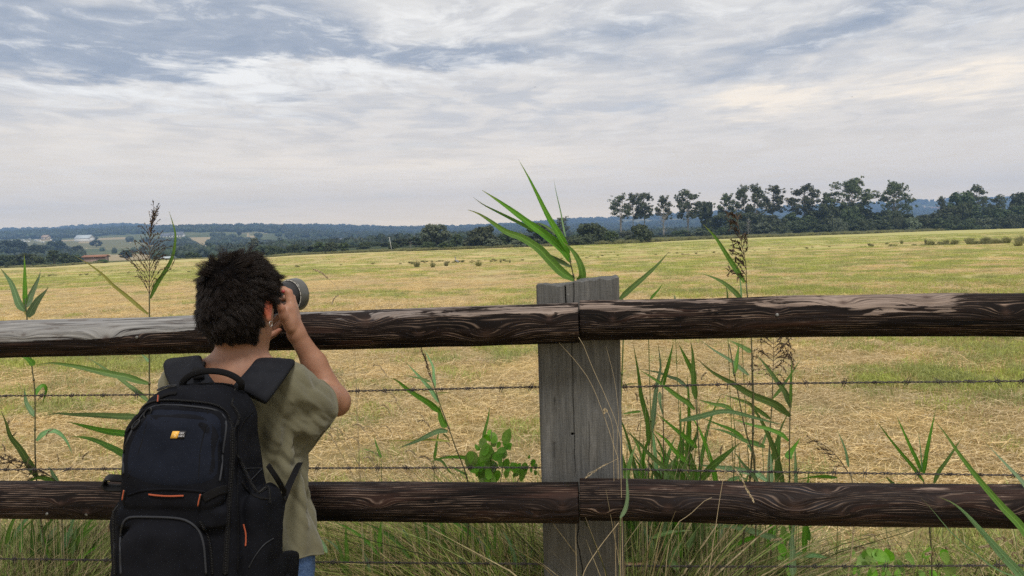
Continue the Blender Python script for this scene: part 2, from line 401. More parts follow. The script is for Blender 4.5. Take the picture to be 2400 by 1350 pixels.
TAN = (0.520, 0.415, 0.205); GRN = (0.400, 0.385, 0.140)
def field_mat(nt, b):
    at = lambda n: nt.n('ShaderNodeAttribute', attribute_name=n).outputs['Fac']
    pos = nt.n('ShaderNodeNewGeometry').outputs['Position']
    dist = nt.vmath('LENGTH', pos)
    f1 = nt.noise(pos, 9.0, 6, 0.65); f2 = nt.noise(pos, 1.3, 5, 0.6); f3 = nt.noise(nt.vmath('MULTIPLY', pos, (0.05, 0.55, 0.0)), 1.0, 6, 0.6)
    f4 = nt.noise(nt.vmath('MULTIPLY', pos, (2.0, 7.0, 1)), 6.0, 4, 0.7)
    g = nt.math('ADD', at('green'), nt.math('MULTIPLY', nt.math('SUBTRACT', f2, 0.5), 0.9))
    c = nt.mix(nt.rng(g, 0.2, 0.85), TAN, GRN)
    far = nt.rng(dist, 20, 60)
    c = nt.mix(nt.math('MULTIPLY', nt.rng(f1, 0.62, 0.35), nt.math('ADD', nt.math('MULTIPLY', far, -0.55), 0.75)), c, (0.20, 0.16, 0.07))
    c = nt.mix(nt.math('MULTIPLY', nt.rng(f3, 0.52, 0.72), 0.5), c, (0.52, 0.42, 0.23))
    c = nt.mix(nt.math('MULTIPLY', nt.rng(f3, 0.46, 0.30), 0.3), c, (0.33, 0.27, 0.12))
    c = nt.mix(nt.math('MULTIPLY', nt.rng(f4, 0.42, 0.25), nt.math('ADD', nt.math('MULTIPLY', far, -0.2), .35)), c, (0.13, 0.115, 0.05))
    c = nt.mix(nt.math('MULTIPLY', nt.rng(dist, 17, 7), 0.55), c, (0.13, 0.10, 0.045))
    c = nt.mix(nt.math('MULTIPLY', at('soil'), 0.7), c, (0.10, 0.085, 0.04))
    wc = nt.mix(nt.rng(nt.noise(pos, 0.05, 5, 0.6), 0.4, 0.6), (0.034, 0.048, 0.022), (0.055, 0.068, 0.030))
    wc = nt.mix(at('lush'), wc, nt.mix(nt.rng(nt.noise(pos, 0.03, 5, 0.6), 0.4, 0.6), (0.075, 0.092, 0.040), (0.125, 0.130, 0.062)))
    c = nt.mix(at('wild'), c, wc)
    k = at('patch')
    c = nt.mix(nt.math('MULTIPLY', nt.rng(k, 0.0, 0.0001), nt.rng(k, 0.6, 0.5)), c, (0.30, 0.24, 0.14))
    c = nt.mix(nt.math('MULTIPLY', nt.rng(k, 0.5, 0.6), nt.rng(k, 1.6, 1.5)), c, (0.14, 0.135, 0.065))
    c = nt.mix(nt.rng(k, 1.5, 1.6), c, (0.20, 0.12, 0.075))
    link(nt, c, b.inputs['Base Color'])
    bump(nt, b, f1, 0.5, 0.05)
# 'patch' is shifted by +0.2 so that "no field" stays at or below zero
patch = np.where(fm < 0, -0.5, fm + 0.2)
def field_mat2(nt, b):
    field_mat(nt, b)
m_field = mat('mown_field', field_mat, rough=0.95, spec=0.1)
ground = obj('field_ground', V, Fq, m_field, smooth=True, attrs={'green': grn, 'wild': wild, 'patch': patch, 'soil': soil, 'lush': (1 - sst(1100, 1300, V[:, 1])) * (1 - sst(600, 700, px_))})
tag(ground, 'mown straw coloured field running back to wooded hills', kind='structure')

# =================================================================== INSTANCER (only for stuff nobody could count)
def hidden_collection(name, meshes):
    col = bpy.data.collections.new(name)
    for i, me in enumerate(meshes):
        o = bpy.data.objects.new(f'{name}_{i:02d}', me); col.objects.link(o)
    return col
def instancer(name, pts, rot, scl, idx, col, label):
    me = bpy.data.meshes.new(name); me.vertices.add(len(pts)); me.vertices.foreach_set('co', np.asarray(pts, np.float32).ravel()); me.update()
    a = me.attributes.new('rot', 'FLOAT_VECTOR', 'POINT'); a.data.foreach_set('vector', np.asarray(rot, np.float32).ravel())
    a = me.attributes.new('scl', 'FLOAT_VECTOR', 'POINT'); a.data.foreach_set('vector', np.asarray(scl, np.float32).ravel())
    a = me.attributes.new('idx', 'INT', 'POINT'); a.data.foreach_set('value', np.asarray(idx, np.int32))
    o = bpy.data.objects.new(name, me); C.objects.link(o); ORG[o.name] = np.zeros(3)
    g = bpy.data.node_groups.new(name + '_scatter', 'GeometryNodeTree')
    g.interface.new_socket('Geometry', in_out='INPUT', socket_type='NodeSocketGeometry'); g.interface.new_socket('Geometry', in_out='OUTPUT', socket_type='NodeSocketGeometry')
    N = g.nodes; L = g.links
    gi = N.new('NodeGroupInput'); go = N.new('NodeGroupOutput'); iop = N.new('GeometryNodeInstanceOnPoints'); ci = N.new('GeometryNodeCollectionInfo')
    ci.inputs['Collection'].default_value = col; ci.inputs['Separate Children'].default_value = True; ci.inputs['Reset Children'].default_value = True
    def na(nm, ty):
        n = N.new('GeometryNodeInputNamedAttribute'); n.data_type = ty; n.inputs['Name'].default_value = nm; return n.outputs['Attribute']
    mp = N.new('GeometryNodeMeshToPoints'); L.new(gi.outputs[0], mp.inputs[0])
    L.new(mp.outputs[0], iop.inputs['Points']); L.new(ci.outputs[0], iop.inputs['Instance']); iop.inputs['Pick Instance'].default_value = True
    L.new(na('idx', 'INT'), iop.inputs['Instance Index'])
    e2r = N.new('FunctionNodeEulerToRotation'); L.new(na('rot', 'FLOAT_VECTOR'), e2r.inputs[0]); L.new(e2r.outputs[0], iop.inputs['Rotation'])
    L.new(na('scl', 'FLOAT_VECTOR'), iop.inputs['Scale']); L.new(iop.outputs[0], go.inputs[0])
    md = o.modifiers.new('scatter', 'NODES'); md.node_group = g
    return tag(o, label, kind='stuff')

# =================================================================== FOLIAGE
def leaf_mat(name, c1, c2, nscale=0.6, rough=0.6, trans=0.25):
    def fn(nt, b):
        pos = nt.n('ShaderNodeNewGeometry').outputs['Position']
        r = nt.n('ShaderNodeObjectInfo').outputs['Random']
        n1 = nt.noise(pos, nscale, 3, 0.6); n2 = nt.noise(pos, nscale * 6, 2, 0.6)
        f = nt.math('ADD', nt.math('MULTIPLY', nt.rng(n1, 0.35, 0.65), 0.6), nt.math('MULTIPLY', nt.rng(n2, 0.3, 0.7), 0.4))
        c = nt.mix(f, c1, c2)
        hs = nt.n('ShaderNodeHueSaturation', {'Hue': nt.rng(r, 0, 1, 0.48, 0.52), 'Saturation': nt.rng(r, 0, 1, 0.85, 1.1), 'Value': nt.rng(r, 0, 1, 0.8, 1.2), 'Color': c})
        link(nt, hs.outputs[0], b.inputs['Base Color'])
        t = nt.n('ShaderNodeBsdfTranslucent', {'Color': hs.outputs[0]}); ms = nt.n('ShaderNodeMixShader', {0: trans, 1: b.outputs[0], 2: t.outputs[0]})
        out = nt.t.nodes['Material Output']; nt.t.links.new(ms.outputs[0], out.inputs['Surface'])
    return mat(name, fn, rough=rough, spec=0.25)
m_poplar = leaf_mat('poplar_leaves', (0.072, 0.092, 0.045), (0.150, 0.168, 0.090), 0.35)
m_bushl = leaf_mat('bush_leaves', (0.040, 0.058, 0.027), (0.098, 0.122, 0.056), 0.5)
m_bushg = leaf_mat('green_bush_leaves', (0.050, 0.090, 0.025), (0.105, 0.160, 0.050), 0.6)
m_pale = leaf_mat('pale_leaves', (0.090, 0.115, 0.070), (0.170, 0.195, 0.125), 0.6)
m_wood = leaf_mat('woodland_canopy', (0.020, 0.034, 0.022), (0.054, 0.072, 0.042), 0.03, trans=0.0)
m_bark = mat('pale_bark', lambda nt, b: (link(nt, nt.mix(nt.noise(nt.n('ShaderNodeNewGeometry').outputs['Position'], 3, 4), (0.16, 0.15, 0.13), (0.36, 0.34, 0.31)), b.inputs['Base Color'])), rough=0.9)
m_barkd = mat('dark_bark', lambda nt, b: (link(nt, nt.mix(nt.noise(nt.n('ShaderNodeNewGeometry').outputs['Position'], 3, 4), (0.05, 0.045, 0.035), (0.13, 0.115, 0.095)), b.inputs['Base Color'])), rough=0.9)

def cards(cen, nor, size, rng):
    """small bent leaf-clump cards"""
    n = len(cen); nor = nrm(nor + rng.normal(0, 0.6, (n, 3)))
    a = nrm(np.cross(nor, rng.normal(0, 1, (n, 3)))); b = np.cross(nor, a)
    s = size * rng.uniform(0.6, 1.4, n); s = s[:, None]
    q = np.stack([cen - a * s * .5 - b * s * .25, cen + a * s * .1 - b * s * .55 + nor * s * .12, cen + a * s * .55 + b * s * .1, cen - a * s * .05 + b * s * .5 + nor * s * .12], 1).reshape(-1, 3)
    i = np.arange(n)[:, None] * 4
    return q, i + np.array([[0, 1, 2, 3]])
def crown(blobs, n, size, seed):
    rng = np.random.default_rng(seed); bl = np.array(blobs, float)
    r = bl[:, 3]; pr = r ** 2 / (r ** 2).sum(); k = rng.choice(len(bl), n, p=pr)
    d = nrm(rng.normal(0, 1, (n, 3))); rr = rng.uniform(0, 1, n) ** 0.4
    rz = bl[k, 4] if bl.shape[1] > 4 else r[k]
    off = d * rr[:, None] * np.stack([r[k], r[k], rz], 1)
    cen = bl[k, :3] + off
    nz = vnoise(cen * (2.5 / max(r.mean(), 1e-3)), seed); keep = nz > -0.2
    V, F = cards(cen[keep], d[keep] + np.array([0, 0, .3]), size, rng)
    return V, F
def poplar_meshes(seed, H=20.0, wide=0.2, sparse=1.0, ncl=26, base=0.42, lean=0.0, forks=2):
    """open tall tree: forked pale trunk, rising limbs, tufts of leaves at their ends; z 0..H"""
    rng = np.random.default_rng(seed); mb = MB(); blobs = []
    for f_ in range(forks):
        dxy = rng.uniform(-1, 1, 2) * wide * H * (0.30 if forks > 1 else 0.05)
        p0 = np.array([rng.uniform(-.2, .2), rng.uniform(-.2, .2), 0]); p1 = np.array([dxy[0] * .4, dxy[1] * .4, H * .38]); p2 = np.array([dxy[0] + lean * H, dxy[1], H * rng.uniform(.86, .95)])
        tr = smooth_path([p0, p1, p2], 9); add_tube(mb, tr, np.linspace(H * .009, H * .0025, 9), 6, ref=(0, 1, 0))
        blobs.append((*tr[-1], H * .055, H * .06))
        for j in range(ncl // forks):
            t = base + (0.97 - base) * ((j + rng.uniform(0, 1)) / (ncl // forks)); q = tr[int(t * 8)] * (1 - (t * 8) % 1) + tr[min(8, int(t * 8) + 1)] * ((t * 8) % 1)
            a = rng.uniform(0, 2 * math.pi); rad = wide * H * (math.sin(math.pi * min(1, (t - base) / (1.04 - base) * .85 + .18)) ** .6) * rng.uniform(.45, 1.05)
            e = q + np.array([math.cos(a) * rad, math.sin(a) * rad, H * rng.uniform(.03, .11)])
            m_ = (q + e) / 2 + np.array([0, 0, -H * .012]); br = smooth_path([q, m_, e], 5)
            add_tube(mb, br, np.linspace(H * .0045, H * .0012, 5), 4, cap=False, ref=(0, 1, 0))
            r_ = H * rng.uniform(.026, .055); blobs.append((*e, r_, r_ * 1.15)); blobs.append((*(e * .7 + q * .3), r_ * .7, r_ * .7))
            for s_ in range(3):
                e2 = e + rng.normal(0, 1, 3) * H * .042; blobs.append((*e2, r_ * .6, r_ * .6))
    Vc, Fc = crown(blobs, int(9500 * sparse), H * 0.0155, seed)
    return mb, Vc, Fc
def bush_meshes(seed, W=8.0, H=5.0, n=6500, size=0.40, trunk=0.0, nb=26, top_round=1.0):
    """dense shrub or round tree: crown from z=trunk to z=H, width W"""
    rng = np.random.default_rng(seed); mb = MB(); blobs = []; Hc = H - trunk
    for j in range(nb):
        a = rng.uniform(0, 2 * math.pi); u = rng.uniform(0, 1) ** .5; z = rng.uniform(0.0, 1)
        rad = W / 2 * u * math.sqrt(max(0.05, 1 - (max(0, z - .35) / .68) ** 2)) * .78
        r_ = W * rng.uniform(.09, .17); zz = trunk + Hc * (.08 + .80 * z)
        zz = min(zz, H - r_ * .8); blobs.append((math.cos(a) * rad, math.sin(a) * rad, zz, r_, r_ * .85))
        if j < 7: add_tube(mb, smooth_path([(0, 0, 0), (math.cos(a) * rad * .2, math.sin(a) * rad * .2, zz * .5), (math.cos(a) * rad, math.sin(a) * rad, zz)], 5), np.linspace(W * .018, W * .005, 5), 5, ref=(0, 1, 0))
    Vc, Fc = crown(blobs, n, size, seed)
    return mb, Vc, Fc
def tree_proto(kind, seed, **k):
    mb, Vc, Fc = (poplar_meshes if kind == 'p' else bush_meshes)(seed, **k)
    Vt, Ft = mb.out()
    return npmesh('trunk', Vt, Ft, None, True), npmesh('crown', Vc, Fc, None, False)
PROTO = {
 'pA': tree_proto('p', 1, wide=.14, sparse=.9, forks=1, ncl=24), 'pB': tree_proto('p', 2, wide=.17, sparse=1.15, forks=2, ncl=30),
 'pC': tree_proto('p', 3, wide=.22, sparse=1.5, forks=3, ncl=42, base=.36), 'pD': tree_proto('p', 4, wide=.13, sparse=.55, forks=2, ncl=22, lean=-.03),
 'pE': tree_proto('p', 5, wide=.26, sparse=1.9, forks=4, ncl=56, base=.30), 'pF': tree_proto('p', 8, wide=.18, sparse=1.3, forks=2, ncl=34, base=.3),
 'bA': tree_proto('b', 11), 'bB': tree_proto('b', 12, W=9, H=4.6, nb=30), 'bC': tree_proto('b', 13, W=6, H=5.5, n=5200), 'bD': tree_proto('b', 14, W=10, H=3.2, nb=34, size=.34),
 'tA': tree_proto('b', 15, W=8, H=9, trunk=1.6, nb=34, n=7000, size=.45), 'tB': tree_proto('b', 16, W=6.5, H=10, trunk=2.0, nb=34, n=6500, size=.42), 'tC': tree_proto('b', 17, W=10, H=9, trunk=1.2, nb=46, n=8500, size=.48),
}
PH = {'p': 20.0, 'bA': 5.0, 'bB': 4.6, 'bC': 5.5, 'bD': 3.2, 'tA': 9.0, 'tB': 10.0, 'tC': 9.0}
PW = {'pA': 6.4, 'pB': 8, 'pC': 10, 'pD': 6.5, 'pE': 12, 'pF': 8.5, 'bA': 8, 'bB': 9, 'bC': 6, 'bD': 10, 'tA': 8, 'tB': 6.5, 'tC': 10}
_mm = {}
def with_mat(me, m):
    k = (me.name, m.name)
    if k not in _mm:
        c = me.copy(); c.materials.clear(); c.materials.append(m); _mm[k] = c
    return _mm[k]
def plant_tree(name, cat, label, proto, px, top, width_px, Y, leaf, bark, group=None, base_py=None, rz=None, sink=0.0):
    X = float(xat(px, Y)); z = terr1(X, Y) - sink if base_py is None else float(PY(px, base_py, Y)[2])
    ztop = float(PY(px, top, Y)[2]); H = ztop - z; sz = H / PH.get(proto, PH['p']); sx = (width_px / F_PX * Y) / PW[proto]
    o = thing(name, label, cat, (X, Y, z), group); o.scale = (sx, sx, sz); o.rotation_euler = (0, 0, random.uniform(0, 6.28) if rz is None else rz)
    tm, cm = PROTO[proto]
    for nm, me, mt_ in (('trunk', tm, bark), ('crown', cm, leaf)):
        c = bpy.data.objects.new(nm, with_mat(me, mt_)); C.objects.link(c); c.parent = o
    return o
gp = 'tall open trees in the row along the far edge of the field'
POP = [(1455, 455, 54, 'pD', 'sparse tall tree at the left end of the row, leaning left with bare limbs', 228), (1484, 451, 40, 'pA', 'slim tall tree second from the left end of the row of trees', 232),
 (1511, 451, 48, 'pB', 'tall tree with two leafy heads, third from the left end of the row', 230), (1555, 457, 40, 'pA', 'slender tree with round top standing alone over the small tan roofs', 226),
 (1612, 443, 70, 'pC', 'broad many-stemmed tall tree between the lone slender tree and a darker lower one', 230), (1656, 471, 42, 'bC', 'dark lower tree against the right side of the broad many-stemmed tree', 232),
 (1703, 452, 44, 'pA', 'thin tall tree with a flat round head just left of the drooping reed plume', 230), (1741, 434, 46, 'pF', 'tall leafy tree directly behind the drooping reed plume', 232),
 (1771, 431, 50, 'pF', 'densest and darkest tall tree just right of the drooping reed plume', 228), (1808, 434, 60, 'pB', 'tall spreading tree with see-through crown right of the dense dark one', 233),
 (1884, 431, 80, 'pC', 'wide domed tall tree with a small shoulder of leaves on its right', 230), (1937, 450, 38, 'pA', 'small narrow tree pressed against the left side of the largest tree', 229),
 (1992, 413, 118, 'pE', 'largest and tallest tree of the row, with a broad rounded crown', 226), (2098, 420, 74, 'pE', 'tall oval tree standing apart between the largest tree and the open hill', 224),
 (2205, 460, 30, 'pF', 'small pointed tree right of the open gap showing the hill', 228), (2248, 446, 84, 'tC', 'big solid green tree right of the gap with rounded top', 226),
 (2288, 432, 54, 'pC', 'tall ragged tree rising behind the big solid green tree', 236), (2336, 456, 44, 'pC', 'thin pale-topped tree between the ragged tree and the right edge', 238), (2392, 448, 70, 'tC', 'dark rounded tree cut by the right edge of the view', 226)]
for (px, top, wd, pr, lb, Y) in POP:
    plant_tree('tall_tree', 'tree', lb, pr, px, top, wd, Y, m_poplar if pr[0] == 'p' else m_bushl, m_bark, gp)
# understory below that row
_used = {}
def relabel(px, row, marks, fmt):
    m_ = min(marks, key=lambda q: abs(q[0] - px)); d = px - m_[0]; rel = 'directly below' if abs(d) < 9 else ('just left of' if d < 0 else 'just right of')
    s_ = fmt.format(row=row, rel=rel, mark=m_[1]); n_ = _used.get(s_, 0); _used[s_] = n_ + 1
    return s_ if n_ == 0 else s_.replace('just', 'farther').replace('directly below', 'slightly off below')
TM = [(1665, 'the dark lower tree'), (1703, 'the flat-headed thin tree'), (1741, 'the tree behind the drooping plume'), (1771, 'the densest tall tree'), (1808, 'the see-through spreading tree'), (1850, 'the break before the domed tree'), (1884, 'the wide domed tree'), (1937, 'the small narrow tree'), (1992, 'the largest tree'), (2045, 'the largest tree\'s right edge'),
      (2098, 'the lone oval tree'), (2160, 'the gap showing the hill'), (2205, 'the small pointed tree'), (2248, 'the big solid tree'), (2288, 'the ragged tree'), (2336, 'the pale-topped tree'), (2392, 'the tree at the right edge'), (2440, 'the right border of the view')]
k = 0
gu = 'dark bushes packed beneath the tall trees on the right'
for px in range(1668, 2470, 27):
    tops = np.interp(px, [1640, 1700, 1800, 1900, 1960, 2050, 2120, 2180, 2260, 2400], [515, 500, 497, 490, 482, 492, 500, 505, 480, 484])
    pr = ['bA', 'tA', 'bC', 'tC', 'bB', 'tB'][k % 6]; k += 1
    plant_tree('understory_bush', 'bush', relabel(px, 'tall', TM, '{row} dark bush in the back row {rel} {mark}'), pr, px + random.uniform(-6, 6), tops + random.uniform(-8, 16), random.uniform(56, 90), random.uniform(216, 228), m_bushl, m_barkd, gu, sink=.3)
for px in range(1655, 2470, 34):
    tops = np.interp(px, [1640, 1700, 1800, 1900, 2050, 2200, 2400], [528, 526, 522, 517, 512, 508, 500])
    pr = ['bA', 'bB', 'bC', 'bD'][k % 4]; k += 1
    plant_tree('understory_bush', 'bush', relabel(px, 'low', TM, '{row} bush in the front row {rel} {mark}'), pr, px + random.uniform(-6, 6), tops + random.uniform(-6, 10), random.uniform(46, 72), random.uniform(208, 215), m_bushl if k % 5 else m_pale, m_barkd, gu, sink=.3)
ED = lambda px, off=2: float(edgeY(px)) + off
BU = [('bush', 1497, 524, 74, 'bA', 'round dark bush at the foot of the leftmost tall trees', m_bushl, 3), ('bush', 1432, 541, 46, 'bC', 'small bright green bush left of the round dark bush', m_bushg, 2),
 ('bush', 1380, 523, 108, 'bB', 'wide dark domed bush right of the reed leaves above the post', m_bushl, 9), ('bush', 1362, 555, 122, 'bD', 'low wide dark thicket in front of the domed bush behind the reed leaves', m_bushl, 2),
 ('tree', 1318, 508, 40, 'pD', 'pale thin tree with bare stems poking over the bushes behind the reed leaves', m_pale, 16), ('bush', 1262, 519, 104, 'bA', 'dark bush directly behind the long reed leaves over the post', m_bushl, 7),
 ('bush', 1216, 562, 66, 'bB', 'low grey-green bush beneath the reed leaf tips', m_pale, 2), ('bush', 1156, 559, 56, 'bC', 'pale green rounded bush before the darkest large bush', m_pale, 2),
 ('bush', 1130, 528, 100, 'bA', 'darkest large bush left of the reed leaf tips', m_bushl, 6), ('bush', 1185, 545, 60, 'bC', 'mid green bush filling behind the two pale bushes', m_bushl, 10),
 ('tree', 1022, 523, 82, 'tC', 'large greyish green tree standing highest in the middle of the field edge', m_pale, 22), ('bush', 1045, 567, 40, 'bC', 'bright green bush below the large greyish tree', m_bushg, 2),
 ('bush', 1070, 548, 36, 'bC', 'narrow dark bush right of the large greyish tree', m_bushl, 12), ('tree', 975, 555, 50, 'tA', 'dark round tree left of the large greyish tree', m_bushl, 26), ('tree', 940, 558, 46, 'tA', 'dark round tree right of the leaning pole', m_bushl, 28),
 ('bush', 922, 568, 34, 'bC', 'small dark bush just behind the leaning pole', m_bushl, 6), ('bush', 1003, 566, 40, 'bB', 'low dark bush under the left side of the large greyish tree', m_bushl, 16),
 ('bush', 752, 566, 42, 'bC', 'leftmost of the three dark bushes right of the lens', m_bushl, 4), ('bush', 776, 567, 40, 'bC', 'middle of the three dark bushes right of the lens', m_bushl, 2), ('bush', 806, 568, 32, 'bC', 'rightmost of the three dark bushes right of the lens', m_bushg, 4),
 ('bush', 690, 572, 40, 'bB', 'low green bush above the spiky hair on its right', m_bushl, 20), ('bush', 640, 576, 46, 'bB', 'low green bush peeping just over the top of the hair', m_bushl, 22), ('tree', 596, 556, 34, 'tB', 'soft pale tree rising right over the spiky hair', m_pale, 60),
 ('tree', 451, 590, 38, 'bC', 'small dark round tree between the big reed plume and the head', m_bushl, 6), ('bush', 504, 596, 18, 'bC', 'tiny green bush left of the spiky hair', m_bushg, 3),
 ('bush', 237, 608, 38, 'bD', 'dark low bush in front of the brick building', m_bushg, 1),
 ('tree', 128, 585, 44, 'tB', 'dark tree with pointed top left of the brick building', m_bushl, 14), ('tree', 160, 592, 34, 'bC', 'small dark tree nearest the left side of the brick building', m_bushl, 10), ('tree', 92, 600, 36, 'bA', 'low dark tree between two taller dark ones on the far left', m_bushl, 6),
 ('tree', 62, 592, 52, 'tA', 'dark spreading tree behind the tips of the leftmost reed', m_bushl, 12), ('tree', 18, 596, 54, 'tC', 'dark tree at the left edge by the field', m_bushl, 8), ('bush', 34, 610, 40, 'bB', 'low bush before the dark tree at the left edge', m_bushl, 3),
 ('tree', 132, 563, 56, 'tC', 'large dark tree above the mown field, left of the pale barn', m_wood, 420), ('tree', 184, 574, 34, 'tA', 'round dark tree standing in the olive pasture under the barn', m_wood, 300), ('tree', 228, 561, 30, 'tA', 'dark tree right below the right end of the barn', m_wood, 560),
 ('tree', 298, 585, 38, 'tB', 'dark tree left of the plume stem by the tan field', m_wood, 150), ('tree', 30, 560, 80, 'tC', 'broad dark tree mass below the parked caravans', m_wood, 330), ('tree', 90, 572, 60, 'tC', 'dark crown beside the pasture at far left', m_wood, 260)]
for (nm, px, top, wd, pr, lb, lm, off) in BU:
    plant_tree('pasture_tree' if nm == 'tree' else 'hedge_bush', nm, lb, pr, px, top, wd, ED(px, off), lm, m_bark if pr == 'pD' else m_barkd, 'bushes and trees along the field edge', sink=.1)
gh = 'bushes of the hedge line behind the field'
HM = [(0, 'the left border of the view'), (70, 'the leftmost reed tips'), (128, 'the pointed dark tree'), (180, 'the left end of the brick building'), (460, 'the small round dark tree'), (530, 'the left side of the hair'), (596, 'the soft pale tree'), (660, 'the right side of the hair'), (700, 'the lens'), (776, 'the three dark bushes'), (860, 'the gap before the leaning pole'), (918, 'the leaning pole'), (975, 'the round tree'), (1022, 'the large greyish tree'), (1070, 'the narrow dark bush'), (1130, 'the darkest large bush'),
      (1185, 'the two pale bushes'), (1262, 'the bush behind the reed blades'), (1318, 'the pale thin tree'), (1380, 'the wide domed bush'), (1432, 'the bright green bush'), (1497, 'the round dark bush'), (1557, 'the lone slender tree'), (1612, 'the broad many-stemmed tree')]
for px in list(range(520, 1190, 24)) + list(range(-60, 200, 26)) + list(range(1200, 1660, 30)):
    pr = ['bA', 'bB', 'bC', 'tA'][k % 4]; k += 1
    tops = np.interp(px, [-60, 200, 520, 700, 1000, 1200, 1450, 1660], [604, 602, 586, 578, 566, 556, 548, 535])
    plant_tree('hedge_bush', 'bush', relabel(px, 'dark', HM, '{row} hedge bush {rel} {mark}'), pr, px + random.uniform(-8, 8), tops + random.uniform(-7, 9), random.uniform(34, 60), ED(px, random.uniform(26, 60)), m_bushl if k % 6 else m_pale, m_barkd, gh, sink=.3)

# ------------------------------------------------ far woods
def canopy(seed):
    rng = np.random.default_rng(seed); mb = MB()
    for j in range(7):
        bm = bmesh.new(); bmesh.ops.create_icosphere(bm, subdivisions=2, radius=1)
        v = np.array([x.co[:] for x in bm.verts]); f = np.array([[q.index for q in p.verts] for p in bm.faces]); bm.free()
        v = v * (1 + .22 * fbm(v * 2.2 + seed + j, 2, seed)[:, None]); a = rng.uniform(0, 6.28)
        s = rng.uniform(.35, .6); c = np.array([math.cos(a) * .55, math.sin(a) * .55, rng.uniform(.35, .85)]) if j else np.array([0, 0, .55]); s = .7 if j == 0 else s
        mb.add(v * s * np.array([1, 1, .8]) + c, f)
    Vc, Fc = crown([(0, 0, .6, 1.0, .8)], 260, .2, seed); mb.add(Vc, Fc)
    V_, F_ = mb.out(); return npmesh('canopy', V_, F_, m_wood, False)
wcol = hidden_collection('canopy_kinds', [canopy(s) for s in range(40, 46)])
n = 30000; px = RNG.uniform(-250, 2650, n); Y = np.exp(RNG.uniform(math.log(300), math.log(2560), n)); X = xat(px, Y); Z = terr(X, Y)
fmk = fieldmask(X, Y, Z); dens = vnoise(np.stack([X / 120, Y / 120, X * 0], 1), 3)
lv = (Y < 1250) & (px < 680); keep = (fmk < 0) & (Y > edgeY(px) + 70) & ((dens > -0.55) | (Y > 1300)) & (~lv | (dens > .22) | (RNG.uniform(0, 1, n) < .05)) & ~((px > 1150) & (Y < 420) & (px < 1700))
keep &= ~((Y < 420) & (px < 520) & (fieldmask(X, Y, Z + 5) >= 0))
# keep the farm buildings in view
py = hor(px) + (1.6 - Z) / Y * F_PX
for (a0, a1, b0, b1) in [(180, 222, 556, 576), (384, 438, 552, 566), (22, 136, 560, 575), (195, 262, 596, 626), (783, 842, 563, 574)]:
    keep &= ~((px > a0) & (px < a1) & (py > b0) & (py < b1))
X, Y, Z = X[keep], Y[keep], Z[keep]; n = len(X)
r_ = np.clip(Y / 330, 1.6, 6.5) * RNG.uniform(.7, 1.35, n) * np.where((Y < 1250) & (pxof(X, Y) < 680), 1.5, 1)
tall = np.clip(Y / 250, 2.6, 5.5) * RNG.uniform(.8, 1.5, n) * np.where((Y < 1250) & (pxof(X, Y) < 680), 1.15, 1)
instancer('distant_woodland', np.stack([X, Y, Z - tall * .15], 1), np.stack([X * 0, X * 0, RNG.uniform(0, 6.28, n)], 1), np.stack([r_, r_, tall * 1.1], 1), RNG.integers(0, 6, n), wcol,
          'hazy blue-green woods covering the far hillsides')

# =================================================================== FAR BUILDINGS
m_brick = mat('brick_wall', lambda nt, b: link(nt, nt.n('ShaderNodeTexBrick', {'Vector': nt.n('ShaderNodeTexCoord').outputs['Object'], 'Color1': (.30, .19, .15, 1), 'Color2': (.24, .15, .12, 1), 'Mortar': (.3, .27, .24, 1), 'Scale': 3}).outputs[0], b.inputs['Base Color']))
m_tile = mat('orange_tiles', color=(0.26, 0.13, 0.085)); m_slate = mat('slate_roof', color=(0.13, 0.14, 0.16)); m_pw = mat('pale_wall', color=(0.62, 0.61, 0.58)); m_sheet = mat('pale_sheet_roof', color=(0.40, 0.44, 0.46), rough=.5)
m_glass = mat('dark_glass', color=(0.03, 0.04, 0.05), rough=.15, spec=.6); m_tanroof = mat('tan_roof', color=(0.33, 0.24, 0.18)); m_white = mat('white_paint', color=(0.75, 0.75, 0.74), rough=.4)
m_beige = mat('beige_wall', color=(.42, .34, .24))
